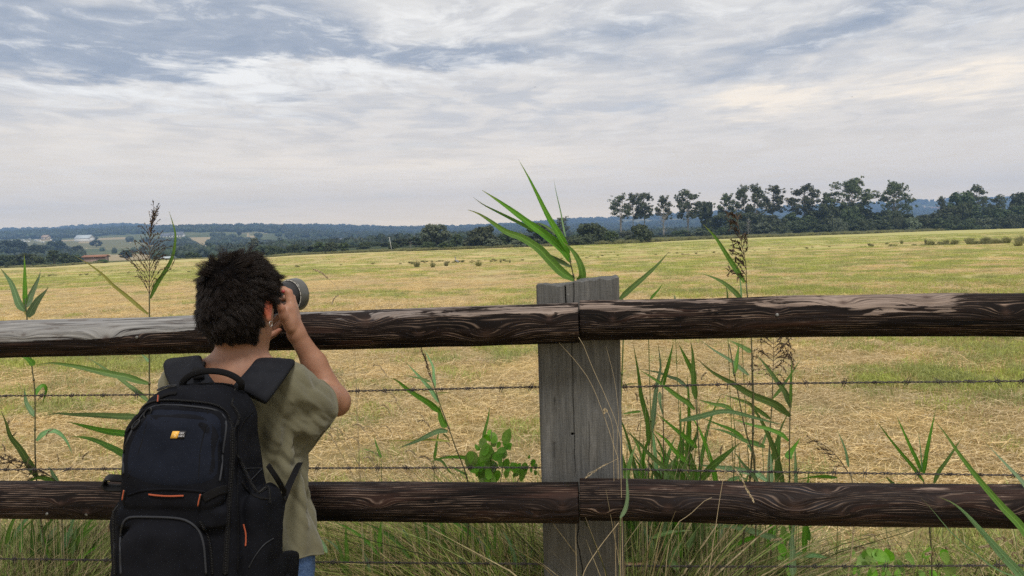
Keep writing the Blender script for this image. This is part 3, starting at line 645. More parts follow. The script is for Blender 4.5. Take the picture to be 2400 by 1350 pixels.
def building(name, cat, label, px, py, w_px, wall_px, roof_px, wall_m, roof_m, nwin=0, depth=8, Y=None, yaw=0.0, group=None, door=True, chim=False):
    Y = Y or hitY(px, py); s = Y / F_PX; W = w_px * s; Hw = wall_px * s; Hr = roof_px * s
    X = float(xat(px, Y)); z = terr1(X, Y); z = float(PY(px, py, Y)[2]) if abs(float(PY(px, py, Y)[2]) - z) < 3 else z
    t = thing(name, label, cat, (X, Y, z), group); c_, s_ = math.cos(yaw), math.sin(yaw); R = np.array([[c_, -s_, 0], [s_, c_, 0], [0, 0, 1]])
    L = lambda v: np.asarray(v, float) @ R.T + np.array([X, Y, z])
    v, f = box((0, 0, Hw / 2 - .6), (W, depth, Hw + 1.2)); obj('wall', L(v), f, wall_m, t)
    o_ = .35; a = W / 2 + o_; d = depth / 2 + o_
    v = np.array([[-a, -d, Hw - .1], [a, -d, Hw - .1], [a, 0, Hw + Hr], [-a, 0, Hw + Hr], [a, d, Hw - .1], [-a, d, Hw - .1], [-a, -d, Hw + .15], [a, -d, Hw + .15], [a, 0, Hw + Hr + .25], [-a, 0, Hw + Hr + .25], [a, d, Hw + .15], [-a, d, Hw + .15]])
    q = [[6, 7, 8, 9], [9, 8, 10, 11], [0, 3, 2, 1], [3, 5, 4, 2], [0, 1, 7, 6], [5, 11, 10, 4], [1, 2, 8, 7], [2, 4, 10, 8], [0, 6, 9, 3], [3, 9, 11, 5]]
    rf = obj('roof', L(v), np.array(q), roof_m, t)
    v = np.array([[-W / 2, 0.0, 0]] * 0 + [[-W / 2, -depth / 2, Hw], [-W / 2, depth / 2, Hw], [-W / 2, 0, Hw + Hr], [W / 2, -depth / 2, Hw], [W / 2, depth / 2, Hw], [W / 2, 0, Hw + Hr]])
    obj('gable', L(v[:3]), np.array([[0, 2, 1]]), wall_m, t); obj('gable', L(v[3:]), np.array([[0, 1, 2]]), wall_m, t)
    for i in range(nwin):
        xx = -W / 2 + W * (i + .5) / nwin
        v, f = box((xx, -depth / 2 - .02, Hw * .55), (min(1.6, W / nwin * .5), .12, Hw * .4)); obj('window', L(v), f, m_glass, t)
    if chim:
        v, f = box((W * .3, 0, Hw + Hr + .5), (.7, .7, 1.6)); obj('chimney', L(v), f, roof_m, t)
    return t
building('brick_building', 'building', 'long reddish brick building with orange ridge behind the dark low bush', 226, 619, 44, 17, 2.5, m_brick, m_tile, 0, 4, Y=ED(228, 12), yaw=.25)
building('barn', 'barn', 'pale grey barn with a long sheet roof on the left hillside', 202, 566, 34, 7, 8, m_pw, m_sheet, 0, 14)
building('farmhouse', 'house', 'white farmhouse with a dark slate roof on the hillside behind the reed plume', 419, 557, 30, 6, 7, m_pw, m_slate, 5, 9, chim=True)
building('farm_annex', 'house', 'low slate-roofed annex left of the white farmhouse', 393, 557, 22, 4, 6, m_pw, m_slate, 3, 8)
building('village_house', 'house', 'tan house with brown roof among the parked caravans', 112, 562, 14, 6, 5, m_beige, m_tanroof, 2, 9)
building('village_house', 'house', 'grey-roofed house in the woods above the field middle', 799, 569, 18, 5, 5, m_pw, m_slate, 2, 9)
building('village_house', 'house', 'tall narrow white house right of the grey-roofed house in the woods', 836, 569, 7, 8, 3, m_white, m_slate, 1, 6)
building('shed', 'shed', 'low white shed at the field edge right of the reed plume', 395, 609, 16, 4, 2, m_pw, m_sheet, 0, 4, Y=ED(395, 25))
for i, (px, py, w_, lb) in enumerate([(1549, 528, 20, 'leftmost of the tan-roofed houses seen between the tall tree stems'), (1570, 527, 17, 'middle tan-roofed house seen between the tall tree stems'), (1592, 528, 18, 'rightmost tan-roofed house seen between the tall tree stems')]):
    building('tan_roofed_house', 'house', lb, px, py, w_, 4, 7, m_beige, m_tanroof, 3, 10, Y=640 + 20 * i, yaw=.2 * i, group='tan-roofed houses beyond the trees')
CV = [(34, 566, 8), (42, 568, 6), (50, 567, 9), (60, 568, 8), (70, 569, 9), (74, 562, 5), (88, 565, 7), (96, 568, 9), (104, 570, 9), (126, 564, 8), (134, 567, 6), (58, 564, 6)]
cv0 = None
for i, (px, py, w_) in enumerate(CV):
    Y = hitY(px, py); X = float(xat(px, Y)); z = terr1(X, Y)
    if cv0 is None:
        t = thing('caravan', 'small white caravan parked in a line on the left hillside', 'caravan', (X, Y, z), 'white caravans parked on the left hillside')
        mb = MB(); pr = np.array([(-2.9, .6), (-3.1, 1.5), (-2.7, 2.6), (2.6, 2.7), (3.0, 1.6), (2.8, .6)]); v = np.array([[p[0], s * 1.1, p[1]] for s in (-1, 1) for p in pr])
        me = npmesh('body', v, [np.array([[0, 5, 11, 6], [0, 6, 7, 1], [1, 7, 8, 2], [2, 8, 9, 3], [3, 9, 10, 4], [4, 10, 11, 5]]), np.array([[0, 1, 2], [0, 2, 3], [0, 3, 4], [0, 4, 5], [6, 8, 7], [6, 9, 8], [6, 10, 9], [6, 11, 10]])], m_white)
        o = bpy.data.objects.new('body', me); C.objects.link(o); o.parent = t
        v, f = box((0, -1.12, 1.8), (2.2, .08, .7)); o = bpy.data.objects.new('window', npmesh('window', v, f, m_glass)); C.objects.link(o); o.parent = t
        Vw, Fw = tube([(.3, -1.15, .4), (.3, 1.15, .4)], .4, 10); o = bpy.data.objects.new('wheel', npmesh('wheel', Vw, Fw, m_glass)); C.objects.link(o); o.parent = t
        cv0 = t
    else:
        t = cv0.copy(); C.objects.link(t); t.location = (X, Y, z)
        for ch in list(cv0.children):
            c = ch.copy(); C.objects.link(c); c.parent = t
    s_ = w_ * Y / F_PX / 6.0; t.scale = (s_, s_, s_ * .9); t.rotation_euler = (0, 0, random.uniform(-.5, .5))

# leaning pole and dead pale trees near the middle
m_poleg = mat('pale_pole', color=(0.5, 0.5, 0.48))
Yp = ED(918, 3); b0 = PY(919, 592, Yp); t0 = PY(913, 559, Yp)
t = thing('leaning_pole', 'pale pole leaning left at the field edge with a small cap', 'pole', b0)
V_, F_ = tube([b0 - (0, 0, .3), (b0 + t0) / 2, t0], [.055, .05, .045], 8, ref=(0, 1, 0)); obj('post_shaft', V_, F_, m_poleg, t)
V_, F_ = box(t0 + (0, 0, .1), (.22, .16, .14)); obj('cap', V_, F_, m_white, t)
def bare_tree(px, top, base, Y, label, seed):
    b = PY(px, base, Y); H = PY(px, top, Y)[2] - b[2]; rng = np.random.default_rng(seed)
    t = thing('bare_tree', label, 'tree', b, 'bare pale trees at the field edge'); mb = MB()
    add_tube(mb, smooth_path([b, b + (rng.uniform(-.2, .2), 0, H * .5), b + (rng.uniform(-.3, .3), 0, H)], 7), np.linspace(H * .011, H * .004, 7), 6, ref=(0, 1, 0)); mb.build('trunk', m_bark, t)
    mb = MB()
    for j in range(26):
        z = H * rng.uniform(.25, .95); a = rng.uniform(0, 6.28); L = H * rng.uniform(.15, .32); p = b + np.array([0, 0, z]); e = p + np.array([math.cos(a) * L * .8, math.sin(a) * L * .8, L * .8])
        add_tube(mb, smooth_path([p, (p + e) / 2 + rng.normal(0, .06 * L, 3), e], 4), np.linspace(H * .008, H * .002, 4), 4, cap=False, ref=(0, 1, 0))
    mb.build('branches', m_bark, t)
bare_tree(963, 566, 589, ED(963, 4), 'small bare pale tree between the leaning pole and the large greyish tree', 1)
bare_tree(1557, 500, 566, 205, 'bare pale branching tree before the tan-roofed houses', 2)
bare_tree(1755, 512, 556, 205, 'bare pale tree showing against the dark understory by the drooping plume', 3)

# =================================================================== GRASS OF THE FIELD
def straw_mat(name, ca, cb, sh=0.45):
    def fn(nt, b):
        pos = nt.n('ShaderNodeNewGeometry').outputs['Position']; r = nt.n('ShaderNodeObjectInfo').outputs['Random']
        n1 = nt.noise(pos, 40, 2, .5); c = nt.mix(nt.rng(n1, .35, .65), ca, cb)
        hs = nt.n('ShaderNodeHueSaturation', {'Hue': .5, 'Saturation': nt.rng(r, 0, 1, .85, 1.1), 'Value': nt.rng(r, 0, 1, .8, 1.2), 'Color': c})
        link(nt, hs.outputs[0], b.inputs['Base Color'])
        t = nt.n('ShaderNodeBsdfTranslucent', {'Color': hs.outputs[0]}); ms = nt.n('ShaderNodeMixShader', {0: .3, 1: b.outputs[0], 2: t.outputs[0]})
        nt.t.links.new(ms.outputs[0], nt.t.nodes['Material Output'].inputs['Surface'])
    return mat(name, fn, rough=.7, spec=.2)
m_straw = straw_mat('dry_straw', (0.50, 0.37, 0.18), (0.82, 0.67, 0.40)); m_stub = straw_mat('stubble', (0.42, 0.32, 0.14), (0.62, 0.51, 0.25)); m_gg = straw_mat('green_grass', (0.26, 0.31, 0.07), (0.48, 0.50, 0.17))
def blades(n, R, L0, L1, wd, lean, seed, up=True, curl=.5):
    """n blades in a disc of radius R; up: standing, else lying"""
    rng = np.random.default_rng(seed); a = rng.uniform(0, 6.28, n); r = R * np.sqrt(rng.uniform(0, 1, n)); p = np.stack([r * np.cos(a), r * np.sin(a), r * 0], 1)
    L = rng.uniform(L0, L1, n)[:, None]; b = rng.uniform(0, 6.28, n); d = np.stack([np.cos(b), np.sin(b), b * 0], 1)
    if up: k = (rng.uniform(.1, 1, n) * lean)[:, None]; m = p + d * L * k * .35 + np.array([0, 0, 1]) * L * .6; e = p + d * L * k * (.6 + curl) + np.array([0, 0, 1]) * L * (1 - .35 * k)
    else:
        p = p + np.array([0, 0, 1]) * rng.uniform(.002, .05, n)[:, None]; e = p + d * L; e[:, 2] = np.maximum(.002, p[:, 2] + rng.normal(0, .02, n)); m = (p + e) / 2; m[:, 2] += rng.uniform(0, .025, n)
    s = nrm(np.cross(e - p, rng.normal(0, 1, (n, 3)))) * wd * rng.uniform(.6, 1.3, n)[:, None] / 2
    V_ = np.stack([p - s, p + s, m + s * .85, m - s * .85, e], 1).reshape(-1, 3); i = np.arange(n)[:, None] * 5
    return V_, [i + np.array([[0, 1, 2, 3]]), i + np.array([[3, 2, 4]])]
def clump(mats_, parts):
    me = None; Vs = []; Qs = []; Ts = []; mi = []; n0 = 0
    qs_mi = []; ts_mi = []
    for k, (V_, F_) in enumerate(parts):
        Vs.append(V_); Qs.append(F_[0] + n0); Ts.append(F_[1] + n0); n0 += len(V_); qs_mi += [k] * len(F_[0]); ts_mi += [k] * len(F_[1])
    me = npmesh('grass_clump', np.concatenate(Vs), [np.concatenate(Qs), np.concatenate(Ts)], None)
    for m_ in mats_: me.materials.append(m_)
    me.polygons.foreach_set('material_index', np.array(qs_mi + ts_mi, np.int32)); return me
cl = []
for s in range(3): cl.append(clump([m_straw, m_stub], [blades(70, .26, .06, .22, .0045, 1, 100 + s, up=False), blades(60, .24, .03, .07, .004, .8, 110 + s)]))       # lying straw
for s in range(3): cl.append(clump([m_stub, m_gg], [blades(110, .24, .03, .09, .0045, .9, 120 + s), blades(18, .22, .04, .1, .005, .8, 130 + s)]))                  # stubble
for s in range(3): cl.append(clump([m_gg, m_stub], [blades(110, .22, .05, .13, .0055, .9, 140 + s), blades(40, .24, .03, .08, .004, .9, 150 + s)]))                 # green
gcol = hidden_collection('grass_kinds', cl)
P_, I_, S_ = [], [], []
for (y0, y1, den, sc_) in [(2.9, 8, 27, 1.0), (8, 15, 20, 1.05), (15, 30, 9, 1.35), (30, 60, 2.6, 2.0), (60, 130, .30, 4.0)]:
    area = .75 * 2 * (y1 ** 2 - y0 ** 2) / 2 + 1.5 * (y1 - y0); n = int(area * den)
    Y = np.sqrt(RNG.uniform(y0 ** 2, y1 ** 2, n)); X = RNG.uniform(-1, 1, n) * (.75 * Y + .8)
    ok = Y < edgeY(pxof(X, Y)) - 1; X, Y = X[ok], Y[ok]; n = len(X); Z = terr(X, Y)
    g = greenness(X, Y) + RNG.normal(0, .33, n); base = np.where(g > .62, 6, np.where(g > .38, 3, 0))
    P_.append(np.stack([X, Y, Z], 1)); I_.append(base + RNG.integers(0, 3, n)); s = sc_ * RNG.uniform(.75, 1.25, n); hs = s * np.where(Y > 20, .55, 1.0) * (1 - .5 * sst(15, 60, Y)); S_.append(np.stack([s, s, hs], 1))
P_ = np.concatenate(P_); I_ = np.concatenate(I_); S_ = np.concatenate(S_)
instancer('mown_grass', P_, np.stack([P_[:, 0] * 0, P_[:, 0] * 0, RNG.uniform(0, 6.28, len(P_))], 1), S_, I_, gcol, 'cut straw and patches of short green grass on the field')

# rushes along the ditch
m_rush = straw_mat('rush_green', (0.17, 0.19, 0.075), (0.36, 0.34, 0.17))
def rush_mesh(n, R, L, wd, seed):
    rng = np.random.default_rng(seed); a = rng.uniform(0, 6.28, n); q = rng.uniform(0, 1, n) ** .7; p = np.stack([np.cos(a) * q * R * .5, np.sin(a) * q * R * .5, a * 0], 1); Ln = L * rng.uniform(.35, 1, n) * (1 - .35 * q)
    d = np.stack([np.cos(a) * q * .55 + rng.normal(0, .12, n), np.sin(a) * q * .55 + rng.normal(0, .12, n), np.ones(n)], 1); m = p + d * [.35, .35, .6] * Ln[:, None]; e = p + d * [1.1, 1.1, 1] * Ln[:, None]
    s = nrm(np.cross(d, rng.normal(0, 1, (n, 3)))) * wd / 2; V_ = np.stack([p - s, p + s, m + s * .85, m - s * .85, e], 1).reshape(-1, 3); i = np.arange(n)[:, None] * 5; F_ = [i + np.array([[0, 1, 2, 3]]), i + np.array([[3, 2, 4]])]
    return npmesh('rush_blades', V_, F_, m_rush)
RM = [rush_mesh(160, .45, 1.0, .035, 300 + s) for s in range(3)]
RT = [(975, 603, 627, 30, 'leftmost dark rush tuft left of the heron'), (1012, 606, 627, 24, 'middle rush tuft left of the heron'), (1044, 606, 624, 20, 'thin brownish rush tuft just left of the heron'), (1120, 602, 624, 30, 'bushy rush tuft right of the heron'),
      (1172, 602, 616, 10, 'short rush tuft between the heron and the reed leaves'), (1193, 604, 616, 10, 'tiny rush tuft under the reed leaf tips'), (188, 638, 648, 14, 'small lone weed tuft on the left of the field'), (105, 642, 650, 22, 'low spreading weed patch near the leftmost reed'),
      (2112, 556, 574, 14, 'first upright tuft of the far ditch bank on the right'), (2168, 556, 574, 12, 'second upright tuft of the far ditch bank on the right'), (2330, 552, 572, 26, 'broad tall tuft of the ditch bank near the right edge'), (2385, 555, 577, 40, 'densest dark tuft on the ditch bank at the right edge')]
for i, (px, top, bot, w_, lb) in enumerate(RT):
    Y = hit0(px, bot); X = float(xat(px, Y)); z = terr1(X, Y) - .03; H = (bot - top) / F_PX * Y + .05
    t = thing('rush_tuft', lb, 'rushes', (X, Y, z), 'rush tufts along the ditch'); o = bpy.data.objects.new('blades', RM[i % 3]); C.objects.link(o); o.parent = t
    s_ = w_ / F_PX * Y / 1.3; t.scale = (s_, s_, H); t.rotation_euler = (0, 0, i)
n = 900; X = RNG.uniform(-40, 46, n); d_ = RNG.normal(.5, .5, n); Y = ditchY(X) + d_; px = pxof(X, Y); wgt = np.clip(.22 + .9 * sst(1950, 2250, px) + .8 * np.exp(-((px - 1040) / 110) ** 2), 0, 1)
kp = RNG.uniform(0, 1, n) < wgt; X, Y, px = X[kp], Y[kp], px[kp]; hh = (.13 + .45 * sst(1950, 2350, px)) * RNG.uniform(.4, 1.4, len(X))
rc = hidden_collection('rush_kinds', RM)
instancer('ditch_grass', np.stack([X, Y, terr(X, Y)], 1), np.stack([X * 0, X * 0, RNG.uniform(0, 6, len(X))], 1), np.stack([hh * .9 + .25, hh * .9 + .25, hh], 1), RNG.integers(0, 3, len(X)), rc, 'uneven line of longer grass along the ditch across the field')
# rough verge in front of the hedges
n = 2600; px = RNG.uniform(-60, 2480, n); Y = edgeY(px) + RNG.uniform(-.5, 9, n) * np.where(px > 1400, 1, .5); X = xat(px, Y)
hh = RNG.uniform(.3, 1.0, n) * np.where(px > 1400, 1.1, .8) * np.where((px > 240) & (px < 640), .5, 1); ww = RNG.uniform(.9, 2.2, n)
instancer('verge_weeds', np.stack([X, Y, terr(X, Y)], 1), np.stack([X * 0, X * 0, RNG.uniform(0, 6, n)], 1), np.stack([ww, ww, hh], 1), RNG.integers(0, 3, n), rc, 'strip of rough weeds along the far edge of the field')

# heron
m_her = mat('heron_grey', color=(.20, .21, .23)); m_hw = mat('heron_pale', color=(.6, .6, .58)); m_bill = mat('heron_bill', color=(.45, .32, .1))
Y = hit0(1067, 623) ; hb = np.array([float(xat(1068, Y)), Y, terr1(float(xat(1068, Y)), Y)])
t = thing('heron', 'grey heron standing among the rushes in the field', 'bird', hb)
mb = MB(); sp = smooth_path([hb + (.16, 0, .20), hb + (.08, 0, .27), hb + (-.02, 0, .33), hb + (-.07, 0, .42), hb + (-.03, 0, .50), hb + (-.08, 0, .56), hb + (-.14, 0, .555)], 18)
add_tube(mb, sp, [.008, .035, .06, .075, .08, .075, .06, .045, .032, .026, .022, .02, .02, .022, .026, .028, .022, .012], 8, ref=(0, 1, 0)); mb.build('body', m_her, t, smooth=True)
V_, F_ = tube([hb + (-.13, 0, .556), hb + (-.27, 0, .535)], [.012, .002], 6); obj('bill', V_, F_, m_bill, t)
for s in (-.03, .03):
    V_, F_ = tube([hb + (s, s, -.02), hb + (s, s, .14), hb + (s * .5, s, .28)], .007, 5, ref=(0, 1, 0)); obj('leg', V_, F_, m_bill, t)
V_, F_ = strap([hb + (.18, -.05, .19), hb + (.08, -.06, .27), hb + (-.01, -.055, .34)], (0, .2, 1), [.02, .09, .07], .02); obj('wing', V_, F_, m_her, t)

# far birds
m_dark = mat('bird_dark', color=(.03, .03, .03))
for (px, py, lb) in [(1998, 227, 'tiny dark bird flying high on the right of the sky'), (1254, 204, 'tiny dark bird flying above the post in the sky')]:
    c = PY(px, py, 150); t = thing('flying_bird', lb, 'bird', c, 'birds in the sky')
    V_ = c + np.array([[0, 0, 0], [.12, 0, .03], [.55, .1, .12], [.1, .12, 0], [-.12, 0, .03], [-.55, .1, .12], [-.1, .12, 0]]) * .7; obj('wings', V_, np.array([[0, 1, 2], [0, 2, 3], [0, 5, 4], [0, 6, 5]]), m_dark, t)
    V_, F_ = tube([c + (0, -.2, 0), c, c + (0, .25, 0)], [.01, .05, .015], 6); obj('body', V_, F_, m_dark, t)

# haze
zmin, zmax = float(TAB.min()), float(TAB.max())
lo, hi = np.array([-3800., -80., min(-7.0, zmin - 6)]), np.array([3800., 3000., zmax + 40])
v, f = box((lo + hi) / 2, hi - lo); hz_o = obj('haze', v, f, None)
hm = bpy.data.materials.new('haze'); hm.use_nodes = True; ht = NT(hm.node_tree); hm.node_tree.nodes.remove(hm.node_tree.nodes['Principled BSDF'])
pv = ht.n('ShaderNodeVolumePrincipled', {'Color': (0.36, 0.58, 1.0, 1), 'Density': 0.00032, 'Anisotropy': 0.2})
hm.node_tree.links.new(pv.outputs[0], hm.node_tree.nodes['Material Output'].inputs['Volume']); hz_o.data.materials.append(hm)
tag(hz_o, 'thin blue haze over the distance', kind='stuff')
# =================================================================== FENCE
D0, D1 = 2.34, 2.02
fd = lambda px: 1 / (1 / D0 + (1 / D1 - 1 / D0) * px / 2400)       # distance of the rails along the fence
def rail_mat(nt, b):
    A = lambda n: nt.n('ShaderNodeAttribute', attribute_name=n)
    gv = A('grain').outputs['Vector']; we = A('weather').outputs['Fac']; kn = A('knot').outputs['Fac']
    gx, gg, gs = nt.sep(gv)
    nA = nt.noise(nt.comb(nt.math('MULTIPLY', gx, 5.0), nt.math('MULTIPLY', gg, 150.0), gs), 1.0, 5, 0.62)            # fine fibres
    nB = nt.noise(nt.comb(nt.math('MULTIPLY', gx, 2.2), nt.math('MULTIPLY', gg, 34.0), nt.math('ADD', gs, 3.0)), 1.0, 4, 0.55, 0.6)   # broad bands of char
    nC = nt.noise(nt.comb(nt.math('MULTIPLY', gx, 9.0), nt.math('MULTIPLY', gg, 60.0), nt.math('ADD', gs, 8.0)), 1.0, 4, 0.6, 0.8)
    nP = nt.noise(nt.comb(nt.math('MULTIPLY', gx, 1.3), nt.math('MULTIPLY', gg, 9.0), nt.math('ADD', gs, 5.0)), 1.0, 3, 0.5)
    # contour lines of the grain: narrow raised ridges left standing by the burn
    ph = nt.math('ADD', nt.math('MULTIPLY', gg, 900.0), nt.math('MULTIPLY', nB, 16.0))
    rid = nt.math('POWER', nt.math('ADD', nt.math('MULTIPLY', nt.math('SINE', ph), 0.5), 0.5), 6.0)
    rid = nt.math('MULTIPLY', nt.math('MULTIPLY', rid, nt.rng(nC, 0.42, 0.62)), nt.rng(nt.noise(nt.comb(nt.math('MULTIPLY', gx, 2.6), nt.math('MULTIPLY', gg, 16.0), nt.math('ADD', gs, 21.0)), 1.0, 3, 0.5), 0.40, 0.60, 0.12, 1.0))
    char = nt.mix(nt.rng(nP, 0.35, 0.6), (0.0035, 0.003, 0.003), (0.013, 0.008, 0.007))
    blue = nt.mix(nt.math('MULTIPLY', nt.rng(nP, 0.52, 0.68), nt.rng(nC, 0.5, 0.7)), char, (0.018, 0.020, 0.028))
    c = nt.mix(nt.math('MULTIPLY', nt.rng(nB, 0.53, 0.68), 0.75), blue, (0.048, 0.024, 0.018))
    c = nt.mix(nt.math('MULTIPLY', rid, 0.85), c, (0.28, 0.20, 0.155))
    # weathered top
    pale = nt.mix(nt.rng(nA, 0.35, 0.62), (0.080, 0.055, 0.045), (0.275, 0.205, 0.165))
    grey = nt.mix(nt.rng(nA, 0.3, 0.65), (0.10, 0.10, 0.103), (0.285, 0.282, 0.28))
    silv = A('silver').outputs['Fac']
    grey = nt.mix(nt.math('MULTIPLY', nt.rng(nC, .56, .62), .55), grey, (0.10, 0.085, 0.08)); pale = nt.mix(silv, pale, grey)
    m_ = nt.math('ADD', we, nt.math('MULTIPLY', nt.math('SUBTRACT', nt.math('ADD', nt.math('MULTIPLY', nB, 0.5), nt.math('MULTIPLY', nC, 0.5)), 0.5), 3.2))
    c = nt.mix(nt.rng(m_, 0.46, 0.56), c, pale)
    # dark weather cracks along the fibres
    cr = nt.math('MULTIPLY', nt.rng(nt.noise(nt.comb(nt.math('MULTIPLY', gx, 3.0), nt.math('MULTIPLY', gg, 90.0), nt.math('ADD', gs, 12.0)), 1.0, 4, 0.6), 0.43, 0.36), 0.9)
    c = nt.mix(cr, c, (0.014, 0.010, 0.010))
    c = nt.mix(nt.math('MULTIPLY', kn, 0.8), c, (0.05, 0.03, 0.024))
    link(nt, c, b.inputs['Base Color'])
    link(nt, nt.rng(nP, 0.4, 0.6, 0.9, 0.6), b.inputs['Roughness'])
    hh = nt.math('ADD', nt.math('ADD', nt.math('MULTIPLY', nA, 0.5), nt.math('MULTIPLY', rid, 0.5)), nt.math('MULTIPLY', nB, 0.9))
    hh = nt.math('SUBTRACT', hh, nt.math('MULTIPLY', cr, 0.6))
    bump(nt, b, hh, .9, 0.004)
m_rail = mat('charred_log', rail_mat, rough=0.8, spec=0.12)

def make_rail(A0, A1, rA, rB, knots, wfun, seed, parent, sfun=None, flat_ends=True, label=None):
    """log from A0 to A1; knots: (x along 0..1 m, angle rad, size); angle 0 = towards the viewer, pi/2 = up"""
    A0, A1 = np.array(A0), np.array(A1); L = np.linalg.norm(A1 - A0); ax = (A1 - A0) / L
    up = nrm(np.array([0, 0, 1]) - ax * ax[2]); fr = nrm(np.cross(ax, up))          # fr: towards the viewer for a rail running +X
    n, k = max(24, int(L / .0065)), 84
    x = np.linspace(0, L, n); th = np.linspace(0, 2 * math.pi, k, endpoint=False)
    X, T = np.meshgrid(x, th, indexing='ij'); R = rA + (rB - rA) * X / L; v = T * .057
    cy = np.stack([X.ravel(), np.cos(T).ravel() * .12, np.sin(T).ravel() * .12], 1)
    g = v + .0055 * fbm(cy * [1.6, 5, 5], 3, seed).reshape(X.shape) + .0028 * fbm(cy * [9, 14, 14], 2, seed + 3).reshape(X.shape)
    kn = np.zeros_like(X); bulge = np.zeros_like(X)
    for (kx, ka, ks) in knots:
        dv = (T - ka + math.pi) % (2 * math.pi) - math.pi; dv = dv * .057; dx = X - kx
        q = (dx / (ks * 2.4)) ** 2 + (dv / (ks * 1.0)) ** 2; g = g + ks * 1.05 * np.exp(-q) * np.where(dv >= 0, 1, 1)
        q2 = (dx / (ks * .55)) ** 2 + (dv / (ks * .42)) ** 2; kn = np.maximum(kn, np.exp(-q2 * 1.2)); bulge += ks * .10 * np.exp(-q * 1.2) - ks * .05 * np.exp(-q2)
    r = R * (1 + .028 * fbm(cy * [2.2, 6, 6], 2, seed + 7).reshape(X.shape)) + bulge
    r = r + .0016 * fbm(np.stack([X.ravel() * 5, g.ravel() * 110, X.ravel() * 0 + seed], 1), 2, seed + 9).reshape(X.shape)
    wob = .006 * vnoise(np.stack([x * 1.1, x * 0 + seed, x * 0], 1), 5); wob2 = .005 * vnoise(np.stack([x * .9, x * 0 + seed, x * 0 + 4], 1), 6)
    c = A0 + ax * x[:, None] + up * wob[:, None] + fr * wob2[:, None]
    V_ = c[:, None] + (np.cos(T) * r)[..., None] * fr + (np.sin(T) * r)[..., None] * up
    V_ = V_.reshape(-1, 3); i = np.arange(n - 1)[:, None] * k; j = np.arange(k)[None]; j2 = (j + 1) % k
    F_ = np.stack([i + j, i + k + j, i + k + j2, i + j2], -1).reshape(-1, 4)
    V_ = np.vstack([V_, c[0], c[-1]]); jj = np.arange(k); e = (n - 1) * k
    T_ = np.vstack([np.stack([np.full(k, n * k), jj, (jj + 1) % k], -1), np.stack([np.full(k, n * k + 1), e + (jj + 1) % k, e + jj], -1)])
    ext = lambda a: np.r_[a.ravel(), a.ravel()[0], a.ravel()[-1]]
    w_ = wfun(X, T); s_ = sfun(X, T) if sfun else X * 0
    o = obj('rail', V_, [F_, T_], m_rail, parent, True, {'grain': np.stack([ext(X), ext(g), ext(X * 0 + seed)], 1), 'weather': ext(w_), 'silver': ext(s_), 'knot': ext(kn)})
    if label: o['label'] = label
    return o, (A0, ax, up, fr)

JX = 1358
topL0, topLe = P(0, 792, fd(0)), P(JX - 1.5, 755, fd(JX)); topR0, topRe = P(JX + 1.5, 753, fd(JX)), P(2400, 740, fd(2400))
botL0, botLe = P(0, 1175.5, fd(0)), P(JX - 1.5, 1172.5, fd(JX)); botR0, botRe = P(JX + 1.5, 1173, fd(JX)), P(2400, 1184, fd(2400))
ext0 = lambda a, b, s: a + (a - b) * s
fence = thing('wooden_fence', 'fence of round charred rails on a square grey timber post', 'fence', np.array([P(JX, 755, fd(JX))[0], P(JX, 755, fd(JX))[1] + .1, 0.0]))
TLs, TRe = ext0(topL0, topLe, .5), ext0(topRe, topR0, .6); BLs, BRe = ext0(botL0, botLe, .5), ext0(botRe, botR0, .6)
lenL = np.linalg.norm(topLe - topL0); offL = np.linalg.norm(TLs - topL0)
xs = lambda px, s: (np.interp(px, [0, JX], [0, 1]))                      # helper for pixel -> along
def alongL(px, s, a, b):
    """metres from the log start s for the point of line a-b seen at px"""
    best = min(np.linspace(0, 1, 2001), key=lambda t: abs(pix(a + (b - a) * t)[0] - px)); return float(np.linalg.norm(a + (b - a) * best - s))
def pix(p):
    q = np.asarray(p) - CAM; d = q @ _f; return 1200 + q @ CR / d * F_PX, 675 - q @ CU / d * F_PX
aL = lambda px: alongL(px, TLs, TLs, topLe); aR = lambda px: alongL(px, topR0, topR0, TRe)
bL = lambda px: alongL(px, BLs, BLs, botLe); bR = lambda px: alongL(px, botR0, botR0, BRe)
# the old grey crust on the upper left rail ends in a ragged edge
eA, eB = aL(60), aL(470)
def w_TL(X, T):
    up = np.sin(T); edge = -0.10 + .22 * fbm(np.stack([X.ravel() * 3, X.ravel() * 0, X.ravel() * 0], 1), 3, 4).reshape(X.shape)
    lf = 1 - sst(eB - .12, eB + .25, X)
    crust = sst(-.05, .08, up - edge - .28 * sst(aL(200), aL(420), X)) * (np.cos(T) > -0.9)
    old = 1.25 * crust
    new = .02 + .55 * sst(.25, .95, up) + .12 * sst(aL(900), aL(1150), X) * (np.abs(up) < .7)
    return old * lf + new * (1 - lf) - .6 * lf * (1 - crust)
def s_TL(X, T): return np.clip(1 - sst(eB + .1, eB + .9, X) * .75, 0, 1)
railTL, frTL = make_rail(TLs, topLe, .0565, .0585, [(aL(85), .35, .012), (aL(275), .05, .022), (aL(345), -.05, .012), (aL(870), .5, .03), (aL(1145), -.35, .035), (aL(1290), .35, .016), (aL(990), -.2, .02)], w_TL, 3, fence, s_TL)
def w_TR(X, T):
    up = np.sin(T); a = sst(aR(1900), aR(2000), X) * (1 - sst(aR(2190), aR(2260), X))
    return .02 + .50 * sst(.1, .75, up) + .38 * a * sst(-.05, .25, up) - .3 * sst(aR(2250), aR(2330), X) - .5 * sst(-.1, -.6, up)
railTR, frTR = make_rail(topR0, TRe, .057, .060, [(aR(1435), .15, .016), (aR(1810), .35, .012), (aR(1965), .8, .02), (aR(2160), 1.05, .026), (aR(2330), .2, .02), (aR(1700), -.3, .014)], w_TR, 17, fence, lambda X, T: .15 + .6 * sst(aR(2290), aR(2380), X) * (np.sin(T) > .3))
